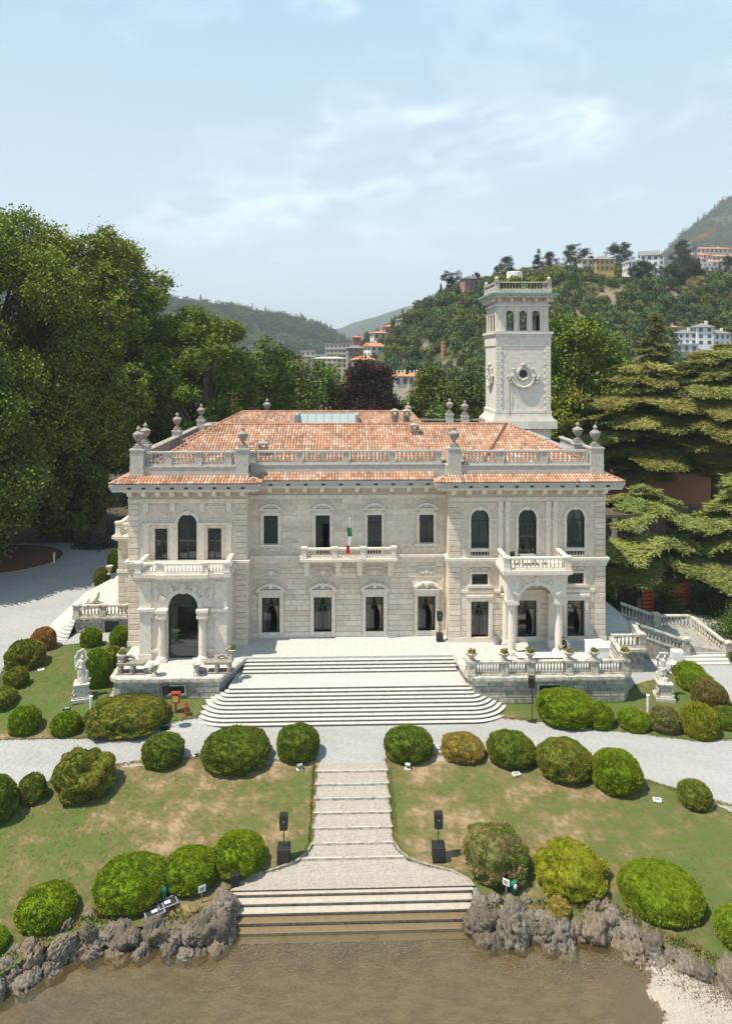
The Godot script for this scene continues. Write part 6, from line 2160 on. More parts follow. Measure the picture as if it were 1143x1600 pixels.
func statues() -> void:
	var o := thing("statue", "weathered white statue of a draped figure under a shell-like cloth, before the egg-shaped bush", "statue", "garden statues", Vector3(-18.4, gh(-18.4, 6.2) - 0.02, 6.2), 0.25)
	pedestal(o)
	var y := 1.16
	var b := [
		[V(0, y, 0), V(0, y + 0.2, 0), 0.36, 0.3], [V(-0.1, y + 0.1, 0.06), V(-0.1, y + 0.95, 0), 0.16, 0.19], [V(0.12, y + 0.1, 0), V(0.1, y + 0.95, 0), 0.15, 0.18],
		[V(0.16, y + 0.15, 0.16), V(0.02, y + 0.8, 0.1), 0.1, 0.13], [V(0, y + 0.95, 0), V(0.02, y + 1.4, 0.0), 0.19, 0.17], [V(-0.15, y + 1.42, 0), V(0.18, y + 1.42, 0), 0.1, 0.1],
		[V(0.02, y + 1.45, 0), V(0.03, y + 1.62, 0.03), 0.07, 0.06], [V(0.03, y + 1.68, 0.04), V(0.03, y + 1.76, 0.03), 0.105, 0.1],
		[V(0.2, y + 1.42, 0), V(0.34, y + 1.62, 0.06), 0.075, 0.06], [V(0.34, y + 1.62, 0.06), V(0.24, y + 1.92, 0.05), 0.06, 0.045],
		[V(-0.17, y + 1.4, 0), V(-0.32, y + 1.12, 0.1), 0.075, 0.06], [V(-0.32, y + 1.12, 0.1), V(-0.05, y + 1.0, 0.2), 0.055, 0.045],
		[V(-0.34, y + 0.9, -0.08), V(-0.4, y + 1.7, -0.12), 0.1, 0.09], [V(-0.4, y + 1.7, -0.12), V(-0.24, y + 2.05, -0.1), 0.09, 0.07], [V(-0.24, y + 2.05, -0.1), V(0.05, y + 2.2, -0.08), 0.07, 0.06], [V(0.05, y + 2.2, -0.08), V(0.28, y + 1.98, -0.02), 0.06, 0.05],
		[V(-0.3, y + 1.4, -0.16), V(0.05, y + 2.0, -0.16), 0.08, 0.1], [V(0.3, y + 0.1, 0.1), V(0.34, y + 0.6, 0.08), 0.14, 0.1], [V(0.34, y + 0.72, 0.1), V(0.34, y + 0.78, 0.1), 0.1, 0.09]]
	inst("figure", sdf_mesh(b, 0.032, 0.07, 0.02), o, Vector3.ZERO, M.marble)
	o = thing("statue", "white statue of a standing figure lifting both arms behind its head, beside the side path", "statue", "garden statues", Vector3(21.85, gh(21.85, 6.4) - 0.02, 6.4), -0.15)
	pedestal(o)
	b = [
		[V(0, y, 0), V(0, y + 0.14, 0), 0.36, 0.3], [V(-0.12, y + 0.08, 0.08), V(-0.16, y + 0.5, 0.08), 0.07, 0.09], [V(-0.16, y + 0.5, 0.08), V(-0.1, y + 0.95, 0.02), 0.1, 0.14],
		[V(0.12, y + 0.08, 0), V(0.12, y + 0.5, 0.02), 0.07, 0.09], [V(0.12, y + 0.5, 0.02), V(0.08, y + 0.95, 0), 0.1, 0.14],
		[V(0, y + 0.95, 0), V(-0.04, y + 1.2, 0), 0.17, 0.15], [V(-0.04, y + 1.2, 0), V(-0.02, y + 1.45, 0), 0.15, 0.17], [V(-0.2, y + 1.48, 0), V(0.17, y + 1.5, 0), 0.09, 0.09],
		[V(-0.02, y + 1.5, 0), V(0.04, y + 1.66, 0.03), 0.07, 0.06], [V(0.06, y + 1.72, 0.05), V(0.07, y + 1.8, 0.04), 0.1, 0.1],
		[V(-0.22, y + 1.5, 0), V(-0.46, y + 1.66, 0.04), 0.075, 0.06], [V(-0.46, y + 1.66, 0.04), V(-0.2, y + 1.95, 0), 0.055, 0.045],
		[V(0.2, y + 1.5, 0), V(0.44, y + 1.7, 0), 0.075, 0.06], [V(0.44, y + 1.7, 0), V(0.2, y + 1.96, -0.02), 0.055, 0.045], [V(-0.25, y + 1.98, 0), V(0.25, y + 1.98, -0.02), 0.08, 0.08],
		[V(-0.3, y + 0.9, -0.12), V(-0.42, y + 1.6, -0.1), 0.1, 0.08], [V(-0.28, y + 0.1, -0.14), V(-0.24, y + 0.9, -0.12), 0.14, 0.12], [V(0.14, y + 1.0, 0.14), V(-0.14, y + 0.85, 0.14), 0.07, 0.07], [V(0.0, y + 0.9, 0.14), V(0.02, y + 0.5, 0.16), 0.07, 0.05]]
	inst("figure", sdf_mesh(b, 0.032, 0.06, 0.018), o, Vector3.ZERO, M.marble)

func planter(x: float, y: float, z: float, label: String, i: int) -> void:
	var o := thing("stone_planter", label, "planter", "planters on the terrace balustrade", Vector3(x, y, z))
	var m := MB.new()
	m.box(-0.2, 0, -0.2, 0.2, 0.08, 0.2)
	m.lathe([Vector2(0.16, 0.08), Vector2(0.1, 0.16), Vector2(0.22, 0.26), Vector2(0.3, 0.42), Vector2(0.34, 0.5), Vector2(0.3, 0.52), Vector2(0, 0.5)], 14, Vector3.ZERO)
	for s in [-1, 1]: m.tube([Vector3(s * 0.27, 0.34, 0), Vector3(s * 0.38, 0.4, 0), Vector3(s * 0.34, 0.5, 0)], [0.03, 0.03, 0.025], 6)
	part("pot", m, M.weathered, o)
	var r := RandomNumberGenerator.new()
	r.seed = 900 + i
	var xs := []
	var cs := []
	for k in 26:
		var d := Vector3(r.randfn(), absf(r.randfn()) * 0.8, r.randfn()).normalized()
		xs.push_back(Transform3D(Basis(Quaternion(Vector3.UP, d)).scaled(Vector3.ONE * r.randf_range(1.6, 2.6)), Vector3(0, 0.52, 0) + d * r.randf_range(0.05, 0.24)))
		cs.push_back((Color(0.16, 0.18, 0.03) if r.randf() < 0.6 else Color(0.3, 0.26, 0.07)) * r.randf_range(0.7, 1.2))
	scatter("foliage", o, tuft(), xs, cs).set_meta("kind", "stuff")

func speaker_box(m: MB, w: float, h: float, d: float) -> void:
	m.cham(-w / 2, 0, -d / 2, w / 2, h, d / 2, 0.02)

func speaker_stack(x: float, z: float, label: String, turn: float, sub_size: float) -> void:
	var o := thing("loudspeaker", label, "speaker", "loudspeakers set up outdoors", Vector3(x, (TER if z < 3 else gh(x, z)) + 0.0, z), turn)
	var m := MB.new()
	speaker_box(m, sub_size, sub_size * 1.15, sub_size)
	var sb := part("subwoofer", m, M.black, o)
	m = MB.new()
	m.box(-sub_size * 0.42, 0.06, sub_size / 2, sub_size * 0.42, sub_size * 1.05, sub_size / 2 + 0.012)
	part("grille", m, M.black_grille, sb)
	m = MB.new()
	m.tube([Vector3(0, sub_size * 1.14, 0), Vector3(0, 1.62, 0)], [0.022, 0.022], 8)
	m.tube([Vector3(0, 1.18, 0), Vector3(0, 1.3, 0)], [0.035, 0.035], 8)
	part("pole", m, M.black, o)
	m = MB.new()
	m.prism(PackedVector2Array([Vector2(-0.19, 1.58), Vector2(0.19, 1.58), Vector2(0.21, 2.28), Vector2(-0.21, 2.28)]), -0.17, 0.2)
	var top := part("cabinet", m, M.black, o)
	m = MB.new()
	m.box(-0.17, 1.64, 0.2, 0.17, 2.2, 0.212)
	part("grille", m, M.black_grille, top)
	m = MB.new()
	m.box(-0.05, 2.0, 0.212, 0.05, 2.05, 0.218)
	part("badge", m, M.case_grey, top)

func pole_speaker(x: float, z: float, label: String, turn: float) -> void:
	var o := thing("pole_loudspeaker", label, "speaker", "loudspeakers on thin poles", Vector3(x, gh(x, z) + 0.02, z), turn)
	var m := MB.new()
	m.cham(-0.28, 0, -0.22, 0.28, 0.04, 0.22, 0.01)
	part("base_plate", m, M.black, o)
	m = MB.new()
	m.tube([Vector3(0, 0.04, 0), Vector3(0, 2.35, 0)], [0.03, 0.025], 8)
	part("pole", m, M.black, o)
	m = MB.new()
	m.xf = Transform3D(Basis(Vector3.RIGHT, 0.25), Vector3(0, 2.3, 0.05))
	m.prism(PackedVector2Array([Vector2(-0.2, 0), Vector2(0.2, 0), Vector2(0.22, 0.72), Vector2(-0.22, 0.72)]), -0.16, 0.18)
	part("cabinet", m, M.black, o)

func red_box(x: float, z: float, label: String) -> void:
	var o := thing("hose_box", label, "hose box", "red fire hose boxes", Vector3(x, gh(x, z), z))
	var m := MB.new()
	m.box(-0.06, 0, -0.04, 0.06, 0.75, 0.04)
	part("post", m, M.red_paint, o)
	m = MB.new()
	m.cham(-0.27, 0.75, -0.15, 0.27, 1.4, 0.12, 0.02)
	m.box(-0.3, 1.4, -0.18, 0.3, 1.44, 0.16)
	part("cabinet", m, M.red_paint, o)
	m = MB.new()
	m.box(-0.18, 0.85, 0.12, 0.18, 1.25, 0.13)
	part("pane", m, M.yellow_pane, o)

func hydrant(x: float, z: float, label: String) -> void:
	var o := thing("fire_hydrant", label, "hydrant", "red fire hydrants", Vector3(x, gh(x, z), z))
	var m := MB.new()
	m.lathe([Vector2(0.16, 0), Vector2(0.16, 0.06), Vector2(0.1, 0.08), Vector2(0.1, 0.62), Vector2(0.15, 0.64), Vector2(0.15, 0.72), Vector2(0.11, 0.74), Vector2(0.1, 0.86), Vector2(0.05, 0.94), Vector2(0.04, 1.0), Vector2(0, 1.0)], 14, Vector3.ZERO)
	part("barrel", m, M.red_paint, o)
	for s in [-1, 1]:
		m = MB.new()
		m.tube([Vector3(s * 0.08, 0.56, 0), Vector3(s * 0.19, 0.56, 0)], [0.055, 0.065], 10)
		part("outlet", m, M.red_paint, o)

func white_post(x: float, z: float, label: String) -> void:
	var o := thing("bollard_light", label, "bollard", "white bollards on the bank lawns", Vector3(x, gh(x, z), z))
	var m := MB.new()
	m.lathe([Vector2(0.09, 0), Vector2(0.09, 0.3), Vector2(0.1, 0.32), Vector2(0.1, 1.1), Vector2(0.12, 1.12), Vector2(0.12, 1.2), Vector2(0, 1.22)], 12, Vector3.ZERO)
	part("post", m, M.white_paint, o)
	m = MB.new()
	m.lathe([Vector2(0.14, 0), Vector2(0.14, 0.03), Vector2(0, 0.035)], 12, Vector3.ZERO)
	part("foot", m, M.case_grey, o)

func flight_case(x: float, z: float, turn: float, label: String, open_lid: bool) -> void:
	var o := thing("flight_case", label, "flight case", "equipment cases on the lawn", Vector3(x, gh(x, z) + 0.02, z), turn)
	var m := MB.new()
	m.cham(-0.42, 0, -0.28, 0.42, 0.2, 0.28, 0.03)
	part("shell", m, M.case_grey if not open_lid else M.black, o)
	m = MB.new()
	m.box(-0.44, 0.18, -0.3, 0.44, 0.21, -0.25); m.box(-0.44, 0.18, 0.25, 0.44, 0.21, 0.3); m.box(-0.44, 0.18, -0.25, -0.39, 0.21, 0.25); m.box(0.39, 0.18, -0.25, 0.44, 0.21, 0.25)
	part("rim", m, M.case_grey, o)
	m = MB.new()
	m.box(-0.38, 0.2, -0.24, 0.38, 0.206, 0.24)
	part("foam", m, M.black_grille, o)
	m = MB.new()
	m.box(-0.13, 0.206, -0.09, 0.13, 0.214, 0.09)
	part("paper", m, M.white_paint, o)

func sign_post(x: float, z: float, turn: float, label: String) -> void:
	var o := thing("small_sign", label, "sign", "small white signs on posts", Vector3(x, gh(x, z), z), turn)
	var m := MB.new()
	m.box(-0.02, 0, -0.02, 0.02, 0.55, 0.02)
	part("post", m, M.case_grey, o)
	m = MB.new()
	m.box(-0.17, 0.5, 0.02, 0.17, 0.8, 0.04)
	part("board", m, M.white_paint, o)
	m = MB.new()
	m.box(-0.09, 0.57, 0.04, 0.09, 0.73, 0.044)
	part("mark", m, M.case_grey, o)

func ornament(x: float, z: float, turn: float, label: String) -> void:
	var o := thing("garden_ornament", label, "cover", "green covered things by the shore", Vector3(x, gh(x, z), z), turn)  # garden ornament of unknown use: green hood, white face, red spot
	inst("hood", sdf_mesh([[V(0, 0.1, 0), V(0, 0.5, 0), 0.12, 0.14], [V(0, 0.5, 0), V(0.1, 0.62, 0), 0.14, 0.1]], 0.035, 0.05), o, Vector3.ZERO, M.green_cloth)
	var m := MB.new()
	m.ball(Vector3(0.1, 0.46, 0.1), Vector3(0.08, 0.13, 0.06), 10, 6)
	part("white_face", m, M.white_paint, o)
	m = MB.new()
	m.ball(Vector3(0.17, 0.5, 0.12), Vector3(0.06, 0.06, 0.05), 8, 5)
	part("red_spot", m, M.red_paint, o)

func floodlight(x: float, z: float, turn: float, label: String) -> void:
	var o := thing("floodlight", label, "floodlight", "small floodlights at the lawn edge", Vector3(x, gh(x, z), z), turn)
	var m := MB.new()
	m.box(-0.18, 0, -0.12, 0.18, 0.03, 0.12)
	part("plate", m, M.white_paint, o)
	m = MB.new()
	m.tube([Vector3(0, 0.03, 0), Vector3(0, 0.14, 0)], [0.03, 0.03], 6)
	part("stem", m, M.black, o)
	m = MB.new()
	m.xf = Transform3D(Basis(Vector3.RIGHT, 0.7), Vector3(0, 0.22, 0))
	m.cham(-0.15, -0.12, -0.08, 0.15, 0.12, 0.08, 0.02)
	part("lamp_head", m, M.case_grey, o)

func ground_box(x: float, z: float, turn: float, m0: Material, label: String) -> void:
	var o := thing("ground_box", label, "box", "flat boxes on the ground", Vector3(x, gh(x, z) + 0.02, z), turn)
	var m := MB.new()
	m.cham(-0.22, 0, -0.16, 0.22, 0.1, 0.16, 0.015)
	part("housing", m, m0, o)
	m = MB.new()
	m.box(-0.16, 0.1, -0.1, 0.16, 0.108, 0.1)
	part("cover_plate", m, M.case_grey, o)

func bench(cx: float, z: float, s: float, label: String) -> void:
	var o := thing("carved_bench", label, "bench", "carved stone benches on the podium corners", Vector3(cx, TER, z))
	var m := MB.new()
	m.box(-0.95, 0.62, -0.35, 0.95, 0.78, 0.35)
	m.box(-1.0, 0.0, -0.4, 1.0, 0.08, 0.4)
	part("seat", m, M.urn_stone, o)
	for x in [-0.75, 0.1]:
		inst("leg", sdf_mesh([[V(s * x, 0.08, 0.22), V(s * x, 0.6, 0.22), 0.16, 0.12], [V(s * x, 0.1, -0.2), V(s * x, 0.6, -0.2), 0.14, 0.12], [V(s * x, 0.35, -0.2), V(s * x, 0.35, 0.25), 0.14, 0.16]], 0.05, 0.08, 0.03), o, Vector3.ZERO, M.urn_stone)
	# crouching lion at the inner end and a curling back at the outer one
	inst("lion", sdf_mesh([[V(s * 1.0, 0.2, 0.1), V(s * 1.35, 0.24, 0.1), 0.17, 0.16], [V(s * 1.4, 0.34, 0.12), V(s * 1.46, 0.38, 0.13), 0.16, 0.13], [V(s * 1.35, 0.1, 0.2), V(s * 1.65, 0.06, 0.22), 0.07, 0.06], [V(s * 1.35, 0.1, 0.0), V(s * 1.65, 0.06, 0.0), 0.07, 0.06], [V(s * 1.5, 0.33, 0.13), V(s * 1.6, 0.32, 0.13), 0.09, 0.07]], 0.04, 0.06, 0.02), o, Vector3.ZERO, M.urn_stone)
	inst("scroll_back", sdf_mesh([[V(s * -0.85, 0.7, -0.2), V(s * -0.95, 1.2, -0.3), 0.16, 0.13], [V(s * -0.95, 1.2, -0.3), V(s * -0.7, 1.55, -0.3), 0.14, 0.12], [V(s * -0.7, 1.55, -0.3), V(s * -0.45, 1.35, -0.28), 0.12, 0.1], [V(s * -0.6, 0.8, -0.3), V(s * -0.2, 1.05, -0.3), 0.14, 0.1], [V(s * -0.2, 1.05, -0.3), V(s * 0.1, 0.9, -0.3), 0.11, 0.09]], 0.05, 0.08, 0.03), o, Vector3.ZERO, M.urn_stone)

func vase(x: float, z: float, label: String) -> void:
	var o := thing("stone_vase", label, "vase", "footed stone vases on the podium edge", Vector3(x, TER, z))
	var m := MB.new()
	m.box(-0.2, 0, -0.2, 0.2, 0.1, 0.2)
	part("foot", m, M.weathered, o)
	m = MB.new()
	m.lathe([Vector2(0.15, 0.1), Vector2(0.07, 0.22), Vector2(0.08, 0.34), Vector2(0.2, 0.5), Vector2(0.22, 0.66), Vector2(0.2, 0.72), Vector2(0.36, 0.8), Vector2(0.36, 0.86), Vector2(0.28, 0.84), Vector2(0.0, 0.72)], 16, Vector3.ZERO)
	part("bowl", m, M.weathered, o)

func build_garden() -> void:
	statues()
	var px := [8.3, 10.55, 12.35, 15.05, 16.8, 18.95]
	var ord := ["first", "second", "third", "fourth", "fifth", "sixth"]
	for i in 6: planter(px[i], TER + 1.04, 6.72, "%s stone planter on the podium balustrade counting from the staircase" % ord[i], i)
	planter(-8.35, TER + 0.9, 5.2, "stone planter with yellowish leaves on the carved bench beside the stairs", 6)
	planter(-15.9, TER + 0.8, 5.6, "bushy stone planter on the carved bench furthest from the stairs", 7)
	bench(-15.2, 5.6, 1.0, "carved stone bench at the podium corner furthest from the stairs")
	bench(-9.2, 5.6, -1.0, "carved stone bench at the podium corner beside the stairs")
	vase(-13.45, 6.1, "footed stone vase on the podium edge, the one nearer the draped statue")
	vase(-10.6, 6.15, "footed stone vase on the podium edge, the one nearer the staircase")
	speaker_stack(-3.42, 20.1, "black loudspeaker on a pole above a subwoofer, on the flight-case side of the path", 0.0, 0.62)
	speaker_stack(4.22, 20.2, "black loudspeaker on a pole above a subwoofer, beside the ragged bush", 0.0, 0.62)
	speaker_stack(6.9, 0.75, "black loudspeaker on a pole beside the last terrace door of the central front", 0.0, 0.5)
	pole_speaker(-12.05, 9.0, "thin-poled black loudspeaker beside the red hose box and hydrant", 0.35)
	pole_speaker(11.95, 8.75, "thin-poled black loudspeaker at the foot of the planter podium", -0.35)
	for e in [[-5.6, 21.55, "front one of two small black speakers at the top of the lake steps"], [-5.42, 21.1, "rear one of two small black speakers at the top of the lake steps"]]:
		var o := thing("monitor_speaker", e[2], "speaker", "twin small speakers", Vector3(e[0], gh(e[0], e[1]) + 0.02, e[1]), 0.3)
		var m := MB.new()
		m.cham(-0.19, 0, -0.2, 0.19, 0.62, 0.2, 0.02)
		part("cabinet", m, M.black, o)
		m = MB.new()
		m.box(-0.16, 0.05, 0.2, 0.16, 0.56, 0.21)
		part("grille", m, M.black_grille, o)
	red_box(-11.67, 7.7, "red hose box on a post between the podium and the pole speaker")
	red_box(30.6, 0.4, "red hose box standing at the foot of the shaded ramp")
	hydrant(-10.95, 7.9, "small red fire hydrant at the edge of the front staircase")
	white_post(-17.28, 7.6, "white bollard on the bank lawn below the draped statue")
	white_post(20.04, 8.0, "white bollard on the bank lawn below the raised-arm statue")
	white_post(-33.4, -26.0, "pale bollard beside the mulch bed in the tree shade")
	flight_case(-8.95, 23.1, 0.5, "closed grey equipment case lying on the rocks", false)
	flight_case(-8.5, 22.6, 0.5, "open black equipment case with a white paper inside", true)
	ornament(-8.75, 22.25, 3.4, "green hooded cover with white and red face between two bright domes")
	ornament(7.45, 22.35, -0.4, "green hooded cover with white and red face before the ragged bush")
	sign_post(-6.98, 22.4, 0.5, "small white sign on a post before the middle bright dome")
	sign_post(7.1, 22.4, -0.6, "small white sign on a post before the ragged bush")
	floodlight(-9.33, 12.2, 0.2, "small floodlight between two bushes at the road edge")
	floodlight(-3.06, 13.6, 0.3, "small floodlight in the lawn near the path, beside the tall bush")
	floodlight(3.29, 13.7, -0.3, "small floodlight in the lawn near the path, before the first bush of the row")
	ground_box(5.44, 11.75, 0.1, M.white_paint, "white box at the road edge between two bushes")
	ground_box(9.52, 14.4, 0.3, M.white_paint, "white flat box lying in the dry lawn")
	ground_box(16.79, 16.65, -0.3, M.white_paint, "white flat box on the lawn near the lone corner bush")
	ground_box(-19.04, 7.2, 0.2, M.iron, "dark ground box on the bank lawn above the low dome")
	ground_box(-23.0, 1.9, 0.4, M.white_paint, "pale box at the foot of the large olive dome")
	# terrace party things
	var o := thing("long_table", "long low table covered with a white sheet on the terrace", "table", "", Vector3(14.0, TER, 4.45))
	var m := MB.new()
	m.cham(-2.0, 0.36, -0.45, 2.0, 0.4, 0.45, 0.015)
	part("white_sheet", m, M.white_cloth, o)
	m = MB.new()
	m.box(-1.95, 0.14, -0.4, 1.95, 0.355, 0.4)
	part("apron", m, M.rust, o)
	for q in [[-1.85, -0.3], [1.85, -0.3], [1.85, 0.3], [-1.85, 0.3], [0.0, 0.3]]:
		m = MB.new()
		m.box(q[0] - 0.05, 0, q[1] - 0.05, q[0] + 0.05, 0.14, q[1] + 0.05)
		part("leg", m, M.iron, o)
	o = thing("bar_counter", "tall white covered counter beside the podium balustrade", "counter", "", Vector3(17.85, TER, 4.4), 0.06)
	m = MB.new()
	m.cham(-0.6, 0.02, -0.75, 0.6, 1.12, 0.75, 0.02)
	part("cloth_cover", m, M.white_cloth, o)
	m = MB.new()
	m.box(-0.64, 1.12, -0.79, 0.64, 1.16, 0.79)
	part("top", m, M.white_cloth, o)
	o = thing("white_chest", "low white chest behind the porch column", "chest", "", Vector3(15.7, TER, 2.35), 0.05)
	m = MB.new()
	m.cham(-0.75, 0, -0.3, 0.75, 0.4, 0.3, 0.02)
	part("chest_body", m, M.white_cloth, o)
	m = MB.new()
	m.box(-0.78, 0.4, -0.33, 0.78, 0.45, 0.33)
	part("lid", m, M.white_cloth, o)
	o = thing("waste_bin", "dark grey waste bin standing by the porch wall", "bin", "", Vector3(11.2, TER, 1.45))
	m = MB.new()
	m.lathe([Vector2(0.22, 0), Vector2(0.27, 0.6), Vector2(0.29, 0.6), Vector2(0.29, 0.66), Vector2(0.25, 0.66), Vector2(0.22, 0.3), Vector2(0, 0.3)], 16, Vector3.ZERO)
	part("bucket", m, M.case_grey, o)
	# white party furniture below the ramp and on the porch balcony
	for e in [[23.3, 2.6, "white round table on the side path, the one nearer the terrace corner"], [24.2, 2.5, "white round table on the side path, the one nearer the cabinet"]]:
		o = thing("round_table", e[2], "table", "white round tables on the side path", Vector3(e[0], gh(e[0], e[1]), e[1]))
		m = MB.new()
		m.lathe([Vector2(0.42, 0.7), Vector2(0.44, 0.72), Vector2(0.44, 0.75), Vector2(0, 0.76)], 20, Vector3.ZERO)
		part("table_top", m, M.white_paint, o)
		m = MB.new()
		m.lathe([Vector2(0.26, 0), Vector2(0.26, 0.03), Vector2(0.05, 0.06), Vector2(0.04, 0.7)], 14, Vector3.ZERO)
		part("pedestal", m, M.white_paint, o)
	o = thing("white_cabinet", "white two-door cabinet standing beside the shaded steps", "cabinet", "", Vector3(25.2, gh(25.2, 1.4), 1.3), -0.1)
	m = MB.new()
	m.cham(-0.42, 0, -0.25, 0.42, 1.15, 0.25, 0.015)
	part("cabinet_body", m, M.white_paint, o)
	for s in [-1, 1]:
		m = MB.new()
		m.box(s * 0.2 - 0.18, 0.06, 0.25, s * 0.2 + 0.18, 1.08, 0.27)
		part("door", m, M.white_cloth, o)
	o = thing("balcony_table", "small grey table on the porch balcony", "table", "", Vector3(13.3, 8.56, 2.5), 0.1)
	m = MB.new()
	m.box(-0.6, 0.68, -0.35, 0.6, 0.72, 0.35)
	part("table_top", m, M.case_grey, o)
	for q in [[-0.52, -0.28], [0.52, -0.28], [0.52, 0.28], [-0.52, 0.28]]:
		m = MB.new()
		m.box(q[0] - 0.03, 0, q[1] - 0.03, q[0] + 0.03, 0.68, q[1] + 0.03)
		part("leg", m, M.iron, o)
	for e in [[12.3, 0.5, "dark chair at the porch balcony table, on the staircase side"], [14.4, -0.6, "pale chair at the porch balcony table, on the cedar side"]]:
		var cm: Material = M.iron if e[0] < 13 else M.case_grey
		o = thing("balcony_chair", e[2], "chair", "chairs on the porch balcony", Vector3(e[0], 8.56, 2.4), e[1])
		m = MB.new()
		m.box(-0.22, 0.42, -0.22, 0.22, 0.46, 0.22)
		part("seat", m, cm, o)
		m = MB.new()
		m.box(-0.22, 0.5, -0.24, 0.22, 0.92, -0.2)
		part("backrest", m, cm, o)
		for q in [[-0.19, -0.22], [0.19, -0.22], [0.19, 0.19], [-0.19, 0.19]]:
			m = MB.new()
			m.box(q[0] - 0.02, 0, q[1] - 0.02, q[0] + 0.02, 0.5 if q[1] < 0 else 0.42, q[1] + 0.02)
			part("leg", m, cm, o)
	# person kneeling by the table
	o = thing("person", "person in black kneeling and reaching over the white table", "person", "", Vector3(15.85, TER, 3.35), -0.9)
	var body := [
		[V(-0.1, 0.5, 0), V(-0.12, 0.46, 0.42), 0.1, 0.075], [V(-0.12, 0.46, 0.42), V(-0.12, 0.08, 0.36), 0.07, 0.05], [V(-0.12, 0.05, 0.36), V(-0.12, 0.05, 0.54), 0.05, 0.045],
		[V(0.1, 0.48, 0), V(0.12, 0.08, 0.16), 0.1, 0.075], [V(0.12, 0.08, 0.16), V(0.12, 0.07, -0.28), 0.07, 0.05], [V(0.12, 0.06, -0.3), V(0.12, 0.05, -0.42), 0.05, 0.04]]
	inst("legs", sdf_mesh(body, 0.03, 0.05), o, Vector3.ZERO, M.trousers)
	inst("body", sdf_mesh([[V(0, 0.5, 0), V(0, 0.72, 0.08), 0.15, 0.15], [V(0, 0.72, 0.08), V(0, 0.98, 0.22), 0.15, 0.14], [V(-0.17, 0.98, 0.22), V(0.17, 0.98, 0.22), 0.075, 0.075], [V(-0.2, 0.98, 0.22), V(-0.24, 0.78, 0.38), 0.07, 0.06], [V(0.2, 0.98, 0.22), V(0.24, 0.78, 0.4), 0.07, 0.06]], 0.028, 0.05), o, Vector3.ZERO, M.shirt)
	var skin := [[V(0, 1.02, 0.24), V(0, 1.12, 0.29), 0.055, 0.055], [V(0, 1.18, 0.31), V(0, 1.23, 0.31), 0.09, 0.085], [V(0, 1.15, 0.38), V(0, 1.14, 0.39), 0.045, 0.03], [V(0, 1.18, 0.4), V(0, 1.165, 0.425), 0.02, 0.014],
		[V(-0.24, 0.78, 0.38), V(-0.16, 0.72, 0.6), 0.045, 0.035], [V(0.24, 0.78, 0.4), V(0.14, 0.72, 0.62), 0.045, 0.035]]
	for s in [-1, 1]:
		skin.push_back([V(s * 0.155, 0.72, 0.61), V(s * 0.15, 0.705, 0.68), 0.038, 0.034])
		for q in 4: skin.push_back([V(s * 0.15 + (q - 1.5) * 0.019, 0.703, 0.69), V(s * 0.15 + (q - 1.5) * 0.022, 0.69, 0.75 - absf(q - 1.5) * 0.008), 0.01, 0.008])
		skin.push_back([V(s * 0.115, 0.712, 0.63), V(s * 0.095, 0.7, 0.68), 0.012, 0.009])
		skin.push_back([V(s * 0.088, 1.19, 0.31), V(s * 0.092, 1.2, 0.31), 0.02, 0.016])
	inst("skin", sdf_mesh(skin, 0.012, 0.02), o, Vector3.ZERO, M.skin)
	inst("hair", sdf_mesh([[V(0, 1.25, 0.28), V(0, 1.26, 0.33), 0.088, 0.075], [V(0, 1.18, 0.25), V(0, 1.24, 0.26), 0.075, 0.085]], 0.018, 0.03), o, Vector3.ZERO, M.black)
	# stone figure on the side terrace stairs and a vase by the drive
	o = thing("stone_sphinx", "small weathered stone figure with a scroll on the side terrace corner", "sculpture", "", Vector3(-22.4, TER, -7.4), 0.4)
	m = MB.new()
	m.box(-0.9, 0, -0.35, 0.9, 0.3, 0.35)
	part("base", m, M.weathered, o)
	inst("figure", sdf_mesh([[V(-0.7, 0.4, 0), V(0.1, 0.55, 0), 0.14, 0.22], [V(0.1, 0.6, 0), V(0.35, 0.95, 0), 0.22, 0.16], [V(0.38, 1.15, 0), V(0.4, 1.25, 0), 0.14, 0.12], [V(0.4, 0.5, 0.1), V(0.75, 0.35, 0.12), 0.1, 0.08], [V(-0.7, 0.4, 0), V(-0.4, 0.8, 0), 0.1, 0.07]], 0.05, 0.08, 0.03), o, Vector3.ZERO, M.weathered)
	vase(-24.2, -17.0, "stone vase by the drive next to the dark bush")
	# orange safety fence and chairs in the shade of the cedars
	for e in [[27.8, -9.8, 0.2, 1.3, "upright panel of orange safety netting under the cedars"], [31.3, -10.5, -0.1, 1.8, "wider panel of orange safety netting under the cedars"]]:
		o = thing("safety_fence", e[4], "fence", "orange netting under the cedars", Vector3(e[0], 0.35, e[1]), e[2])
		m = MB.new()
		for i in 7: m.box(-e[3] / 2, 0.1 + i * 0.36, -0.01, e[3] / 2, 0.36 + i * 0.36, 0.01)
		part("netting", m, M.orange_net, o)
		for s in [-1, 1]:
			m = MB.new()
			m.tube([Vector3(s * e[3] / 2, 0, 0), Vector3(s * e[3] / 2, 2.75, 0)], [0.03, 0.03], 6)
			part("stake", m, M.iron, o)

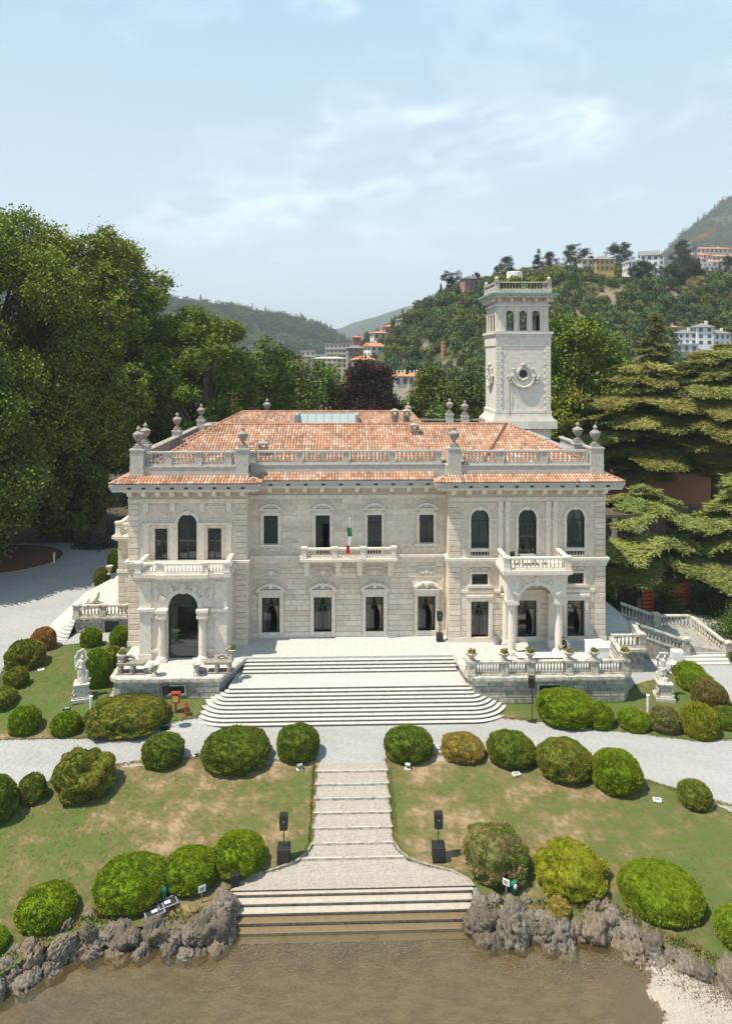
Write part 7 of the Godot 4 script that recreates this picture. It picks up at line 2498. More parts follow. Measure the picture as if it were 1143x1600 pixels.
# ---------- trees ----------
func crown(parent: Node, lobes: Array, per_m2: float, mesh: Mesh, size: float, col: Color, var_: float, seed_: int) -> void:
	var r := RandomNumberGenerator.new()
	r.seed = seed_
	var xs := []
	var cs := []
	for li in lobes.size():
		var c: Vector3 = lobes[li][0]
		var q: Vector3 = lobes[li][1]
		var n := int(4.0 * PI * q.x * (q.y + q.z) * 0.5 * per_m2)
		var tint := r.randf_range(1 - var_, 1 + var_)
		var warm := r.randf_range(0.88, 1.12)
		for k in n:
			var u := r.randf_range(-0.85, 1.0)
			var t := r.randf() * TAU
			var s := sqrt(1 - u * u)
			var d := Vector3(s * cos(t), u, s * sin(t))
			var p := c + d * q * r.randf_range(0.72, 1.08)
			var inside := false
			for lj in lobes.size():
				if lj == li: continue
				var e: Vector3 = (p - lobes[lj][0]) / lobes[lj][1]
				if e.length_squared() < 0.5:
					inside = true
					break
			if inside and r.randf() < 0.85: continue
			var b := Basis.from_euler(Vector3(r.randf_range(-0.7, 0.7), r.randf() * TAU, r.randf_range(-0.7, 0.7)))
			xs.push_back(Transform3D(b.scaled(Vector3.ONE * size * r.randf_range(0.75, 1.3)), p))
			var g := tint * r.randf_range(0.75, 1.25)
			cs.push_back(Color(col.r * g * warm, col.g * g, col.b * g))
	scatter("crown", parent, mesh, xs, cs).set_meta("kind", "stuff")

func broadleaf(called: String, label: String, at: Vector3, h: float, rad: float, col: Color, seed_: int, low := 0.25, count := 34, leaf := 0.36, bark: Material = null, group := "trees around the villa") -> void:
	var o := thing(called, label, "tree", group, at)
	var r := RandomNumberGenerator.new()
	r.seed = seed_
	var lobes := []
	var cy := h * (low + (1 - low) * 0.5)
	var ry := h * (1 - low) * 0.5
	var m := MB.new()
	var tr := h * 0.018 + 0.12
	m.tube([Vector3(0, -0.5, 0), Vector3(0, 0.4, 0), Vector3(r.randf_range(-0.4, 0.4), h * 0.3, 0), Vector3(r.randf_range(-0.6, 0.6), h * 0.62, r.randf_range(-0.5, 0.5)), Vector3(0, h * 0.86, 0)], [tr * 1.5, tr, tr * 0.8, tr * 0.45, tr * 0.12], 9)
	count = int(count * 2.0)
	for i in count:
		var u := 1.0 - 2.0 * (i + 0.5) / count
		var t := i * 2.39996 + r.randf_range(-0.5, 0.5)
		var s := sqrt(1 - u * u)
		var k := r.randf_range(0.6, 0.95)
		var bell := 1.0 - 0.22 * maxf(0, u)
		var c := Vector3(s * cos(t) * rad * k * bell, cy + u * ry * k, s * sin(t) * rad * k * bell)
		var lr := rad * r.randf_range(0.15, 0.27)
		lobes.push_back([c, Vector3(lr, lr * r.randf_range(0.7, 0.95), lr)])
		if i % 5 == 0:
			var base := Vector3(0, lerpf(h * low * 0.8, c.y, 0.45), 0)
			m.tube([base, base.lerp(c, 0.55) + Vector3(0, -lr * 0.15, 0), c], [tr * 0.4, tr * 0.25, tr * 0.08], 6)
	part("trunk", m, bark if bark else M.bark, o)
	crown(o, lobes, 1.5 * pow(0.36 / leaf, 1.6), leaf_cluster(1 + seed_ % 3, 18, leaf, leaf * 2.4), 1.0, col, 0.16, seed_ + 1)

func needle_pad() -> ArrayMesh:
	if block_cache.has("pad"): return block_cache["pad"]
	var r := RandomNumberGenerator.new()
	r.seed = 12
	var m := MB.new()
	m.tinted = true
	for i in 34:
		var a := r.randf() * TAU
		var d := Vector3(cos(a), r.randf_range(-0.28, 0.22), sin(a)).normalized()
		var o := Vector3(r.randfn() * 0.22, r.randfn() * 0.06, r.randfn() * 0.22)
		var s := d.cross(Vector3(r.randfn() * 0.4, 1, r.randfn() * 0.4)).normalized() * 0.035
		var l := r.randf_range(0.2, 0.42)
		var k := r.randf_range(0.75, 1.25)
		m.col = Color(k, k, k)
		m.quad(o - s, o + s, o + d * l + s * 0.5, o + d * l - s * 0.5)
	block_cache["pad"] = m.mesh(M.leaf_dark)
	return block_cache["pad"]

# cedar: tiers of level limbs that carry flat plates of needles
func cedar(label: String, at: Vector3, h: float, rad: float, col: Color, seed_: int, low := 0.12, peak := 0.35, droop := 0.1, called := "cedar_tree", top_shape := 0.5) -> void:
	var o := thing(called, label, "tree", "cedars beside the villa", at)
	var r := RandomNumberGenerator.new()
	r.seed = seed_
	var m := MB.new()
	var tr := h * 0.02 + 0.1
	m.tube([Vector3(0, -0.5, 0), Vector3(0, 0.5, 0), Vector3(0.2, h * 0.4, 0), Vector3(0, h * 0.97, 0)], [tr * 1.5, tr, tr * 0.7, 0.05], 9)
	part("trunk", m, M.bark, o)
	var xs := []
	var cs := []
	var limbs := MB.new()
	var y := h * low
	var turn := r.randf() * TAU
	while y < h * 0.99:
		var v := y / h
		var reach := rad * (smoothstep(low - 0.12, peak, v) if v < peak else pow(1.0 - (v - peak) / (1.0 - peak), top_shape))
		reach = maxf(reach, 0.6)
		var n := 5 if reach > 2.0 else 3
		for i in n:
			turn += TAU / n + r.randf_range(-0.35, 0.35)
			var l := reach * r.randf_range(0.7, 1.12)
			var yy := y + r.randf_range(-0.3, 0.3)
			var d := Vector3(cos(turn), 0, sin(turn))
			var s := Vector3(-sin(turn), 0, cos(turn))
			var tip := d * l + Vector3(0, yy - droop * l + 0.04 * l, 0)
			limbs.tube([Vector3(0, yy - 0.05 * l, 0), d * l * 0.5 + Vector3(0, yy + 0.07 * l, 0), tip], [0.05 + 0.022 * l, 0.03 + 0.012 * l, 0.02], 5)
			var tint := r.randf_range(0.8, 1.2)
			var warm := r.randf_range(0.92, 1.12)
			var k := int(l * l * 3.4) + 6
			for q in k:
				var t := sqrt(r.randf_range(0.06, 1.0))
				var w := l * 0.34 * (1.1 - absf(t - 0.6)) * r.randf_range(-1, 1)
				var yc := yy + 0.07 * l * sin(t * PI) - droop * l * t * t - 0.06 * absf(w) * absf(w) / maxf(l * 0.34, 0.2)
				var p := d * l * t + s * w + Vector3(0, yc + r.randf_range(-0.08, 0.12), 0)
				xs.push_back(Transform3D((Basis(s, r.randf_range(-0.25, 0.05) - droop * t) * Basis(Vector3.UP, r.randf() * TAU)).scaled(Vector3.ONE * r.randf_range(0.9, 1.5)), p))
				var g := tint * r.randf_range(0.75, 1.25)
				cs.push_back(Color(col.r * g * warm, col.g * g, col.b * g))
		y += clampf(reach * 0.27, 0.6, 2.0) * r.randf_range(0.8, 1.2)
	part("limbs", limbs, M.bark, o)
	scatter("crown", o, needle_pad(), xs, cs).set_meta("kind", "stuff")

func shrub(called: String, label: String, at: Vector3, size: Vector3, col: Color, alt: Color, seed_: int) -> void:
	var o := thing(called, label, "shrub", "loose shrubs around the villa", at)
	var r := RandomNumberGenerator.new()
	r.seed = seed_
	var xs := []
	var cs := []
	var n := int(size.x * size.z * 60 + 120)
	for i in n:
		var d := Vector3(r.randfn(), absf(r.randfn()), r.randfn()).normalized()
		var p := d * size * r.randf_range(0.6, 1.05) * (0.85 + 0.3 * sin(d.x * 7.0 + seed_) * sin(d.z * 6.0))
		xs.push_back(Transform3D(Basis.from_euler(Vector3(r.randf(), r.randf() * TAU, r.randf())).scaled(Vector3.ONE * r.randf_range(0.7, 1.2)), p))
		cs.push_back((alt if r.randf() < 0.3 else col) * r.randf_range(0.7, 1.25))
	scatter("foliage", o, leaf_cluster(2, 14, 0.16, 0.42), xs, cs).set_meta("kind", "stuff")
	var m := MB.new()
	for i in 5:
		var a := TAU * i / 5
		m.tube([Vector3(0, -0.1, 0), Vector3(cos(a) * size.x * 0.5, size.y * 0.6, sin(a) * size.z * 0.5)], [0.05, 0.02], 5)
	part("stems", m, M.bark, o)

func build_trees() -> void:
	var plane := Color(0.195, 0.24, 0.036)
	broadleaf("plane_tree", "tallest plane tree at the picture edge, above the mulch bed", Vector3(-45, 0.3, -34), 45, 14.5, plane, 101, 0.06, 48, 0.33, M.plane_bark)
	broadleaf("plane_tree", "plane tree with a rounded top between the tallest one and the villa", Vector3(-33.5, 0.3, -41), 43.0, 11.5, plane, 102, 0.1, 44, 0.33, M.plane_bark)
	broadleaf("plane_tree", "nearer plane tree with low sunlit boughs at the picture edge", Vector3(-40.5, 0.3, -20), 27, 8.5, Color(0.12, 0.16, 0.028), 103, 0.04, 34, 0.32, M.plane_bark)
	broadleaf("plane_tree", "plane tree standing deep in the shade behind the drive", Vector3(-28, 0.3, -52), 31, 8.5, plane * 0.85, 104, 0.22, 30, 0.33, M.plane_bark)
	broadleaf("plane_tree", "loose bright plane tree rising behind the glazed-arch wing", Vector3(-19.5, 0.3, -42), 32.5, 7.6, Color(0.14, 0.195, 0.028), 105, 0.16, 34, 0.32, M.plane_bark)
	broadleaf("broadleaf_tree", "small bright tree tucked against the loose plane tree", Vector3(-13.0, 0.3, -50), 26.5, 5.5, Color(0.12, 0.17, 0.028), 106, 0.2, 24, 0.38)
	broadleaf("broadleaf_tree", "olive green tree behind the villa roof next to the dark round one", Vector3(-9.6, 0.3, -60), 24.0, 5.6, Color(0.17, 0.18, 0.045), 107, 0.2, 26, 0.38)
	broadleaf("broadleaf_tree", "dark round tree in front of the apartment blocks", Vector3(-14.5, 0.3, -98), 27.5, 6.4, Color(0.07, 0.1, 0.032), 108, 0.2, 26, 0.4)
	broadleaf("broadleaf_tree", "bright green tree touching the dark red beech", Vector3(-4.2, 0.3, -58), 23.6, 5.0, Color(0.12, 0.19, 0.032), 109, 0.2, 24, 0.38)
	broadleaf("copper_beech", "dark red copper beech behind the skylight", Vector3(3.0, 0.3, -56), 23.8, 6.0, Color(0.055, 0.03, 0.028), 110, 0.2, 36, 0.34)
	broadleaf("broadleaf_tree", "green tree behind the roof chimneys", Vector3(13.6, 0.3, -62), 22.5, 6.2, Color(0.12, 0.165, 0.032), 111, 0.2, 28, 0.38)
	broadleaf("broadleaf_tree", "dense green tree just beside the tower, on the beech side", Vector3(21.0, 0.3, -70), 22.0, 6.0, Color(0.085, 0.125, 0.03), 112, 0.2, 26, 0.38)
	broadleaf("broadleaf_tree", "tall light green tree behind the tower", Vector3(33.0, 0.3, -46), 31.5, 7.6, Color(0.14, 0.2, 0.028), 113, 0.15, 34, 0.4)
	broadleaf("broadleaf_tree", "yellow green tree at the foot of the tower", Vector3(27.5, 0.3, -33), 20.5, 5.2, Color(0.18, 0.2, 0.03), 114, 0.15, 26, 0.36)
	broadleaf("broadleaf_tree", "broad tree between the light green tree and the pointed cedar", Vector3(41.5, 0.3, -60), 27.0, 7.5, Color(0.125, 0.175, 0.03), 115, 0.15, 30, 0.4)
	# trees closing the view behind, in the shade of the planes
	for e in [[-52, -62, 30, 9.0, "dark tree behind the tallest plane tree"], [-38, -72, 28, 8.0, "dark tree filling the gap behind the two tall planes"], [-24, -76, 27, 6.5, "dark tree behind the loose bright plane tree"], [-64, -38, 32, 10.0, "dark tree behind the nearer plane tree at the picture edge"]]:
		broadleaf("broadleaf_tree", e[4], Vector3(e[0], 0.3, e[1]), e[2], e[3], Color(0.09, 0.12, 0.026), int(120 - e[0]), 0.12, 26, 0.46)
	# low boughs and young trees in the shade of the planes
	for e in [[-36, -37, 15, 6.0, "low leafy tree under the rounded plane tree"], [-45, -29, 17, 7.0, "low leafy tree behind the mulch bed"], [-27.5, -47, 13, 5.0, "low leafy tree at the end of the shaded drive"], [-41, -41, 20, 7.0, "leafy tree between the two tall plane trunks"]]:
		broadleaf("young_tree", e[4], Vector3(e[0], 0.3, e[1]), e[2], e[3], Color(0.13, 0.165, 0.03), int(150 - e[0]), 0.02, 22, 0.34)
	var cg := Color(0.215, 0.23, 0.064)
	cedar("tall pointed cedar rising above the spreading ones", Vector3(45.5, 0.3, -48), 30.5, 6.0, Color(0.19, 0.21, 0.06), 201, 0.15, 0.3, 0.05, "cedar_tree", 0.8)
	cedar("spreading cedar with flat tiers just beside the villa corner", Vector3(34.5, 0.3, -27), 24.0, 10.0, cg, 202, 0.42, 0.6, 0.08)
	cedar("spreading cedar with a visible dark trunk before the tiled annex roof", Vector3(41.5, 0.3, -24), 25.0, 9.0, cg, 203, 0.44, 0.66, 0.1)
	cedar("near cedar with drooping low boughs hiding the rear wing", Vector3(29.0, 0.3, -13.5), 11.0, 8.2, Color(0.19, 0.225, 0.06), 204, 0.14, 0.42, 0.16)
	cedar("cedar at the picture edge with long level boughs", Vector3(40.0, 0.3, -13), 13.0, 7.4, Color(0.19, 0.22, 0.06), 205, 0.28, 0.5, 0.14)
	cedar("cedar rising behind the spreading ones at the picture edge", Vector3(51.0, 0.3, -37), 26.0, 9.0, Color(0.21, 0.22, 0.065), 206, 0.2, 0.5, 0.08)
	shrub("laurel_shrub", "large glossy evergreen shrub beside the foot of the ramp", Vector3(33.0, 0.3, -2.5), Vector3(3.2, 3.6, 3.0), Color(0.06, 0.11, 0.018), Color(0.13, 0.18, 0.03), 31)
	shrub("laurel_shrub", "second evergreen shrub at the picture edge behind the red box", Vector3(36.5, 0.3, -5.5), Vector3(3.4, 4.4, 3.0), Color(0.05, 0.095, 0.018), Color(0.1, 0.15, 0.03), 32)
	shrub("laurel_shrub", "dark shrub against the rear wing wall", Vector3(24.0, 0.3, -9.6), Vector3(1.4, 2.2, 0.9), Color(0.04, 0.08, 0.018), Color(0.06, 0.1, 0.02), 33)
	shrub("laurel_shrub", "broad dark shrub under the cedars behind the ramp", Vector3(34.5, 0.3, -10.0), Vector3(4.2, 3.2, 2.5), Color(0.05, 0.09, 0.02), Color(0.07, 0.11, 0.02), 37)
	shrub("laurel_shrub", "dark shrub between the orange netting panels", Vector3(29.6, 0.3, -9.0), Vector3(1.2, 1.9, 0.8), Color(0.05, 0.09, 0.02), Color(0.07, 0.11, 0.02), 38)
	shrub("low_shrub", "low leafy plant below the red box at the ramp", Vector3(30.2, 0.35, 0.9), Vector3(0.8, 0.5, 0.5), Color(0.08, 0.13, 0.02), Color(0.16, 0.16, 0.03), 34)
	shrub("hydrangea_shrub", "mass of purple hydrangeas in the shade by the drive", Vector3(-31.0, 0.5, -32.5), Vector3(3.2, 1.7, 1.7), Color(0.04, 0.075, 0.02), Color(0.13, 0.08, 0.16), 35)
	shrub("climbing_shrub", "tall green shrub growing up behind the side bay", Vector3(-21.8, 0.6, -17.0), Vector3(1.3, 7.5, 1.6), Color(0.07, 0.12, 0.018), Color(0.12, 0.15, 0.03), 36)

# ---------- hills, woods and far houses ----------
const RIDGE := [Vector2(-60, 3), Vector2(-6, 8), Vector2(4, 18), Vector2(15, 32), Vector2(30, 41), Vector2(49, 53), Vector2(73, 60), Vector2(97, 62), Vector2(143, 61), Vector2(190, 60), Vector2(400, 62)]
var n_hill: FastNoiseLite

func hill_y(x: float, z: float) -> float:
	var top := line_at(RIDGE, x + 6.0 * n_hill.get_noise_1d(z * 0.5))
	var t := clampf((-z - 118.0) / 152.0, 0, 1)
	var y := top * (0.08 * t + 0.92 * smoothstep(0.0, 1.0, pow(t, 1.2)))
	y += 3.0 * n_hill.get_noise_2d(x * 1.2, z * 1.2) * t
	if -z > 285: y += (-z - 285) * (0.16 if x > 150 else -0.03) * clampf((x - 20.0) / 200.0 + 0.2, 0, 1)
	return maxf(y, 0.3)

func canopy_mesh(seed_: int, count: int, cone := 0.0) -> ArrayMesh:
	var r := RandomNumberGenerator.new()
	r.seed = seed_
	var m := MB.new()
	m.tinted = true
	var lobes := []
	for i in 7: lobes.push_back([Vector3(r.randf_range(-0.5, 0.5), r.randf_range(0.35, 1.15), r.randf_range(-0.5, 0.5)), r.randf_range(0.38, 0.6)])
	for i in count:
		var l: Array = lobes[i % 7]
		var d := Vector3(r.randfn(), r.randfn() * 0.9 + 0.3, r.randfn()).normalized()
		var p: Vector3 = l[0] + d * l[1] * r.randf_range(0.85, 1.05)
		if cone > 0.0:
			var y := r.randf()
			var a := r.randf() * TAU
			d = Vector3(cos(a), 0.5, sin(a)).normalized()
			p = Vector3(cos(a), 0, sin(a)) * (1.0 - y) * cone * r.randf_range(0.75, 1.1) + Vector3(0, y * 2.2, 0)
		var n := (d + Vector3(r.randfn(), r.randfn(), r.randfn()) * 0.45).normalized()
		var s := n.cross(Vector3(r.randfn(), r.randfn(), r.randfn())).normalized()
		var u := n.cross(s)
		var q := r.randf_range(0.055, 0.1)
		var k := r.randf_range(0.75, 1.25)
		m.col = Color(k, k, k)
		m.quad(p - s * q - u * q * 0.6, p + s * q * 0.6 - u * q, p + s * q + u * q * 0.6, p - s * q * 0.6 + u * q)
	return m.mesh(M.leaf_dark)

func terrain(called: String, x0: float, x1: float, z0: float, z1: float, nx: int, nz: int, height: Callable, paint: Callable) -> void:
	var st := SurfaceTool.new()
	st.begin(Mesh.PRIMITIVE_TRIANGLES)
	for j in nz + 1:
		for i in nx + 1:
			var x := lerpf(x0, x1, float(i) / nx)
			var z := lerpf(z0, z1, float(j) / nz)
			st.set_color(paint.call(x, z))
			st.add_vertex(Vector3(x, height.call(x, z), z))
	for j in nz:
		for i in nx:
			var a := j * (nx + 1) + i
			for t in [a, a + 1, a + nx + 2, a, a + nx + 2, a + nx + 1]: st.add_index(t)
	st.generate_normals()
	var me := st.commit()
	me.surface_set_material(0, M.terrain)
	inst(called, me, self).set_meta("kind", "structure")

func wood(called: String, label: String, pts: Array, radii: Array, seed_: int, base: Color, per: int) -> void:
	var o := Node3D.new()
	o.name = called
	add_child(o)
	tag(o, label, "woodland", "", "stuff")
	var r := RandomNumberGenerator.new()
	r.seed = seed_
	var tints := [Color(1, 1, 1), Color(1.25, 1.15, 0.8), Color(0.6, 0.7, 0.8), Color(1.6, 1.35, 0.8), Color(0.85, 1.0, 1.1)]
	for kind in 4:
		var mesh := canopy_mesh(seed_ + kind, per, 0.55 if kind == 3 else 0.0)
		var xs := []
		var cs := []
		for i in pts.size():
			if (i * 7 + i / 5) % 11 in [[0, 1, 2, 3], [4, 5, 6], [7, 8, 9], [10]][kind]:
				var s: float = radii[i]
				xs.push_back(Transform3D(Basis(Vector3.UP, r.randf() * TAU).scaled(Vector3(s, s * r.randf_range(0.85, 1.3), s)), pts[i]))
				cs.push_back(base * tints[r.randi() % 5] * r.randf_range(0.75, 1.25))
		scatter("canopy", o, mesh, xs, cs).set_meta("kind", "stuff")

func house(called: String, label: String, category: String, at: Vector3, w: float, d: float, h: float, turn: float, wall_c: Color, roof_c: Color, floors: int, cols: int, roof_h := 1.6, gable := false, group := "far houses") -> Node3D:
	var o := thing(called, label, category, group, at, turn)
	var wm := StandardMaterial3D.new()
	wm.albedo_color = wall_c.linear_to_srgb()
	wm.roughness = 0.9
	var rm := StandardMaterial3D.new()
	rm.albedo_color = roof_c.linear_to_srgb()
	rm.roughness = 0.9
	var m := MB.new()
	m.box(-w / 2, -9, -d / 2, w / 2, h, d / 2)
	part("wall", m, wm, o)
	m = MB.new()
	var e := 0.7
	if roof_h > 0.3:
		var rl := (w - d) / 2 if w > d else 0.0
		if gable: rl = w / 2 + e
		var a := [Vector3(-w / 2 - e, h, d / 2 + e), Vector3(w / 2 + e, h, d / 2 + e), Vector3(w / 2 + e, h, -d / 2 - e), Vector3(-w / 2 - e, h, -d / 2 - e)]
		var p := Vector3(-rl, h + roof_h, 0)
		var q := Vector3(rl, h + roof_h, 0)
		m.quad(a[0], a[1], q, p); m.quad(a[2], a[3], p, q); m.tri(a[1], a[2], q); m.tri(a[3], a[0], p)
		m.quad(a[3], a[2], a[1], a[0])
	else:
		m.box(-w / 2 - 0.3, h, -d / 2 - 0.3, w / 2 + 0.3, h + 0.5, d / 2 + 0.3)
	var rf := part("roof", m, rm, o)
	m = MB.new()
	m.box(w * 0.18, h, -0.4, w * 0.18 + 0.8, h + roof_h + 0.8, 0.4)
	part("chimney", m, wm, rf)
	var win := MB.new()
	var fh := h / floors
	var ww := minf(w / cols * 0.45, 1.3)
	win.box(-ww / 2, -fh * 0.28, 0, ww / 2, fh * 0.28, 0.06)
	var wmesh := win.mesh(M.far_window)
	for j in floors:
		for i in cols:
			inst("window", wmesh, o, Vector3(-w / 2 + w * (i + 0.5) / cols, fh * (j + 0.55), d / 2))
	var side := maxi(1, int(d / (w / cols)))
	for j in floors:
		for i in side:
			var q := inst("window", wmesh, o, Vector3(-w / 2 - 0.0, fh * (j + 0.55), -d / 2 + d * (i + 0.5) / side))
			q.rotation.y = -PI / 2
	return o

func balconies(o: Node3D, w: float, z: float, h: float, floors: int) -> void:
	for j in range(1, floors):
		var m := MB.new()
		m.box(-w / 2, h / floors * j - 0.1, z, w / 2, h / floors * j + 0.1, z + 1.2)
		m.box(-w / 2, h / floors * j + 0.1, z + 1.1, w / 2, h / floors * j + 1.0, z + 1.2)
		part("balcony", m, M.stone1, o)

func build_hills() -> void:
	n_hill = fnl(61, 0.02, 4)
	var n_rock := fnl(62, 0.03, 3)
	terrain("hillside", -70, 420, -112, -620, 122, 126, func(x, z): return hill_y(x, z) - 0.5, func(x, z):
		var t := n_rock.get_noise_2d(x, z)
		return Color(0.26, 0.2, 0.14) if t > 0.3 else Color(0.06, 0.075, 0.025))
	var r := RandomNumberGenerator.new()
	r.seed = 66
	# clearings round the houses
	var spots := [[118.4, -269, 9.0], [139, -266, 12.0], [132, -201, 12.0], [128, -207, 7.0], [56, -263, 3.5], [27.5, -274, 6.0], [21, -274, 5.0], [15, -264, 5.0], [5.4, -295, 5.0], [11.6, -245, 6.0], [21.7, -184, 9.0], [36.5, -208, 5.0], [127, -261, 5.0]]
	var pts := []
	var rad := []
	var z := -124.0
	while z > -345:
		var x := -12.0
		var step := 3.2 - z * 0.004
		while x < 250:
			var px := x + r.randf_range(-2.2, 2.2)
			var pz := z + r.randf_range(-2.2, 2.2)
			x += step
			if px < line_at([Vector2(-330, 8), Vector2(-250, 2), Vector2(-180, 12), Vector2(-120, 20)], pz): continue
			if n_rock.get_noise_2d(px, pz) > 0.33 and r.randf() < 0.7: continue
			var clear := false
			var s := r.randf_range(2.0, 4.2)
			for q in spots:
				var dx: float = px - q[0]
				var dz: float = pz - q[1]
				if dx * dx + dz * dz < q[2] * q[2]: clear = true
				elif absf(dx) < q[2] * 0.8 and dz > 0 and dz < 14: s = minf(s, 2.0)
				if clear: break
			if clear: continue
			pts.push_back(Vector3(px, hill_y(px, pz) - 1.2, pz))
			rad.push_back(s)
		z -= step * 0.95
	wood("hillside_wood", "mixed green wood covering the near hillside behind the tower", pts, rad, 70, Color(0.08, 0.115, 0.042), 420)
	far_hills()
	crest_trees()
	houses()

func ridge_hill(called: String, ridge_pts: Array, z_top: float, z_foot: float, seed_: int, col: Color, amp: float, scale: float, trees: int, tree_r: float, label: String) -> void:
	var f := fnl(seed_, scale, 5)
	var x0: float = ridge_pts[0].x
	var x1: float = ridge_pts[ridge_pts.size() - 1].x
	var hy := func(x: float, z: float) -> float:
		var top := line_at(ridge_pts, x)
		var t := clampf((z_foot - z) / (z_foot - z_top), 0, 1.4)
		var y: float = top * smoothstep(0.0, 1.0, t) if t <= 1.0 else top * (1.0 - (t - 1.0) * 0.8)
		return y + amp * f.get_noise_2d(x, z) * clampf(t * 1.5, 0, 1) - 2.0
	var zb := z_top - (z_foot - z_top) * 0.35
	terrain(called, x0, x1, z_foot, zb, 120, 60, hy, func(x, z): return col * (1.0 + 0.35 * f.get_noise_2d(x * 3, z * 3)))
	if trees > 0:
		var r := RandomNumberGenerator.new()
		r.seed = seed_
		var pts := []
		var rad := []
		for i in trees:
			var x := r.randf_range(x0, x1)
			var z := lerpf(z_foot, z_top - 20.0, sqrt(r.randf()))
			pts.push_back(Vector3(x, hy.call(x, z) - tree_r * 0.3, z))
			rad.push_back(tree_r * r.randf_range(0.6, 1.25))
		wood(called + "_wood", label, pts, rad, seed_ + 3, col * 1.1, 150)

func far_hills() -> void:
	ridge_hill("valley_hill", [Vector2(-640, 160), Vector2(-460, 145), Vector2(-270, 119), Vector2(-200, 112), Vector2(-117, 100), Vector2(-34, 74), Vector2(7, 51), Vector2(72, 30), Vector2(200, 12)], -1245, -720, 81, Color(0.055, 0.085, 0.045), 9.0, 0.006, 5200, 7.5, "hazy wooded hill closing the valley behind the apartment blocks")
	ridge_hill("mountain", [Vector2(560, 120), Vector2(712, 235), Vector2(774, 275), Vector2(836, 335), Vector2(933, 410), Vector2(1100, 500), Vector2(1250, 540)], -1645, -900, 82, Color(0.06, 0.085, 0.035), 14.0, 0.005, 4200, 9.0, "hazy wooded mountain flank rising behind the hilltop houses")
	ridge_hill("far_mountain", [Vector2(-450, 87), Vector2(-234, 114), Vector2(-21, 137), Vector2(50, 160), Vector2(120, 179), Vector2(239, 212), Vector2(617, 236)], -2543, -2150, 83, Color(0.06, 0.08, 0.06), 20.0, 0.002, 0, 1.0, "")

func crest_tree(label: String, at: Vector3, h: float, w: float, col: Color, kind: int, seed_: int) -> void:
	var o := thing("crest_tree", label, "tree", "trees along the hill crest", at)
	var m := MB.new()
	m.tube([Vector3(0, -3, 0), Vector3(0, h * 0.8, 0)], [0.45, 0.15], 6)
	part("trunk", m, M.bark, o)
	var r := RandomNumberGenerator.new()
	r.seed = seed_
	var xs := []
	var cs := []
	var n := 60
	for i in n:
		var u := r.randf()
		var a := r.randf() * TAU
		var rr := w * sqrt(r.randf())
		if kind == 0: rr *= (1.0 - u * 0.8)             # pointed
		elif kind == 1: rr *= 0.35 + 0.65 * smoothstep(0.0, 0.6, u)   # umbrella
		else: rr *= sin(PI * (0.15 + 0.8 * u))
		var p := Vector3(cos(a) * rr, h * ((0.12 + 0.88 * u) if kind != 1 else (0.5 + 0.5 * u)), sin(a) * rr)
		xs.push_back(Transform3D(Basis(Vector3.UP, r.randf() * TAU).scaled(Vector3(1, 0.5 if kind == 1 else 0.75, 1) * w * r.randf_range(0.26, 0.42)), p))
		cs.push_back(col * r.randf_range(0.7, 1.25))
	scatter("crown", o, canopy_mesh(90 + kind, 150), xs, cs).set_meta("kind", "stuff")

func crest_trees() -> void:
	var dk := Color(0.035, 0.055, 0.025)
	var list := [
		[49.5, 49, -275, 10.5, 4.8, 1, "umbrella pine on the hill crest nearest the valley"], [76, 57, -275, 13.0, 5.0, 2, "dark round tree on the crest behind the rooftop tank"], [68, 55, -262, 8.0, 2.5, 0, "small pointed tree on the crest beside the grey roofed villa"],
		[92, 60, -280, 15.0, 4.0, 0, "pointed conifer on the crest just past the tower"], [98, 60, -282, 12.0, 5.0, 2, "reddish dark tree on the crest past the tower"], [107, 61, -278, 15.5, 4.4, 2, "tall dark tree on the crest before the yellow house"],
		[115, 61, -290, 17.0, 5.5, 1, "spreading pine behind the yellow house"], [122, 61, -292, 12.0, 3.5, 0, "small conifer behind the yellow house roof"], [131, 61, -286, 18.0, 6.0, 2, "large dark tree between the yellow house and the white villa"],
		[139, 61, -292, 21.0, 6.5, 0, "biggest cedar on the crest behind the white villa"], [158, 61, -268, 12.0, 5.5, 2, "round oak beside the white villa"], [163, 61, -282, 19.0, 6.0, 2, "tall oak on the crest between the white villa and the crane"],
		[152, 52, -250, 9.0, 5.5, 2, "round dark oak below the white villa"], [131, 52, -252, 8.0, 6.5, 2, "broad dark oak below the yellow house"], [142, 50, -246, 9.0, 6.0, 2, "dark oak between the two broad ones below the villas"],
		[196, 66, -300, 14.0, 6.0, 2, "dark tree at the picture edge below the terraced houses"], [168, 60, -285, 8.0, 6.0, 2, "low dark tree below the terraced houses"], [34, 43, -275, 9.0, 2.6, 2, "small round tree on the crest above the grey house"], [60, 52, -268, 8.0, 3.6, 2, "bushy tree on the crest in front of the grey roofed villa"]]
	for i in list.size():
		var e: Array = list[i]
		crest_tree(e[6], Vector3(e[0], hill_y(e[0], e[2]) - 1.0, e[2]), e[3], e[4], Color(0.06, 0.04, 0.035) if i == 4 else dk * (1.0 + 0.25 * (i % 3)), e[5], 800 + i)
	for e in [[100, -228, "pale flowering tree on the slope below the broad oak"], [142, -232, "creamy flowering tree on the slope below the white villa"], [148, -236, "second creamy flowering tree beside the first below the white villa"]]:
		crest_tree(e[2], Vector3(e[0], hill_y(e[0], e[1]) - 1, e[1]), 8.0, 3.2, Color(0.3, 0.28, 0.11), 2, int(e[0]))

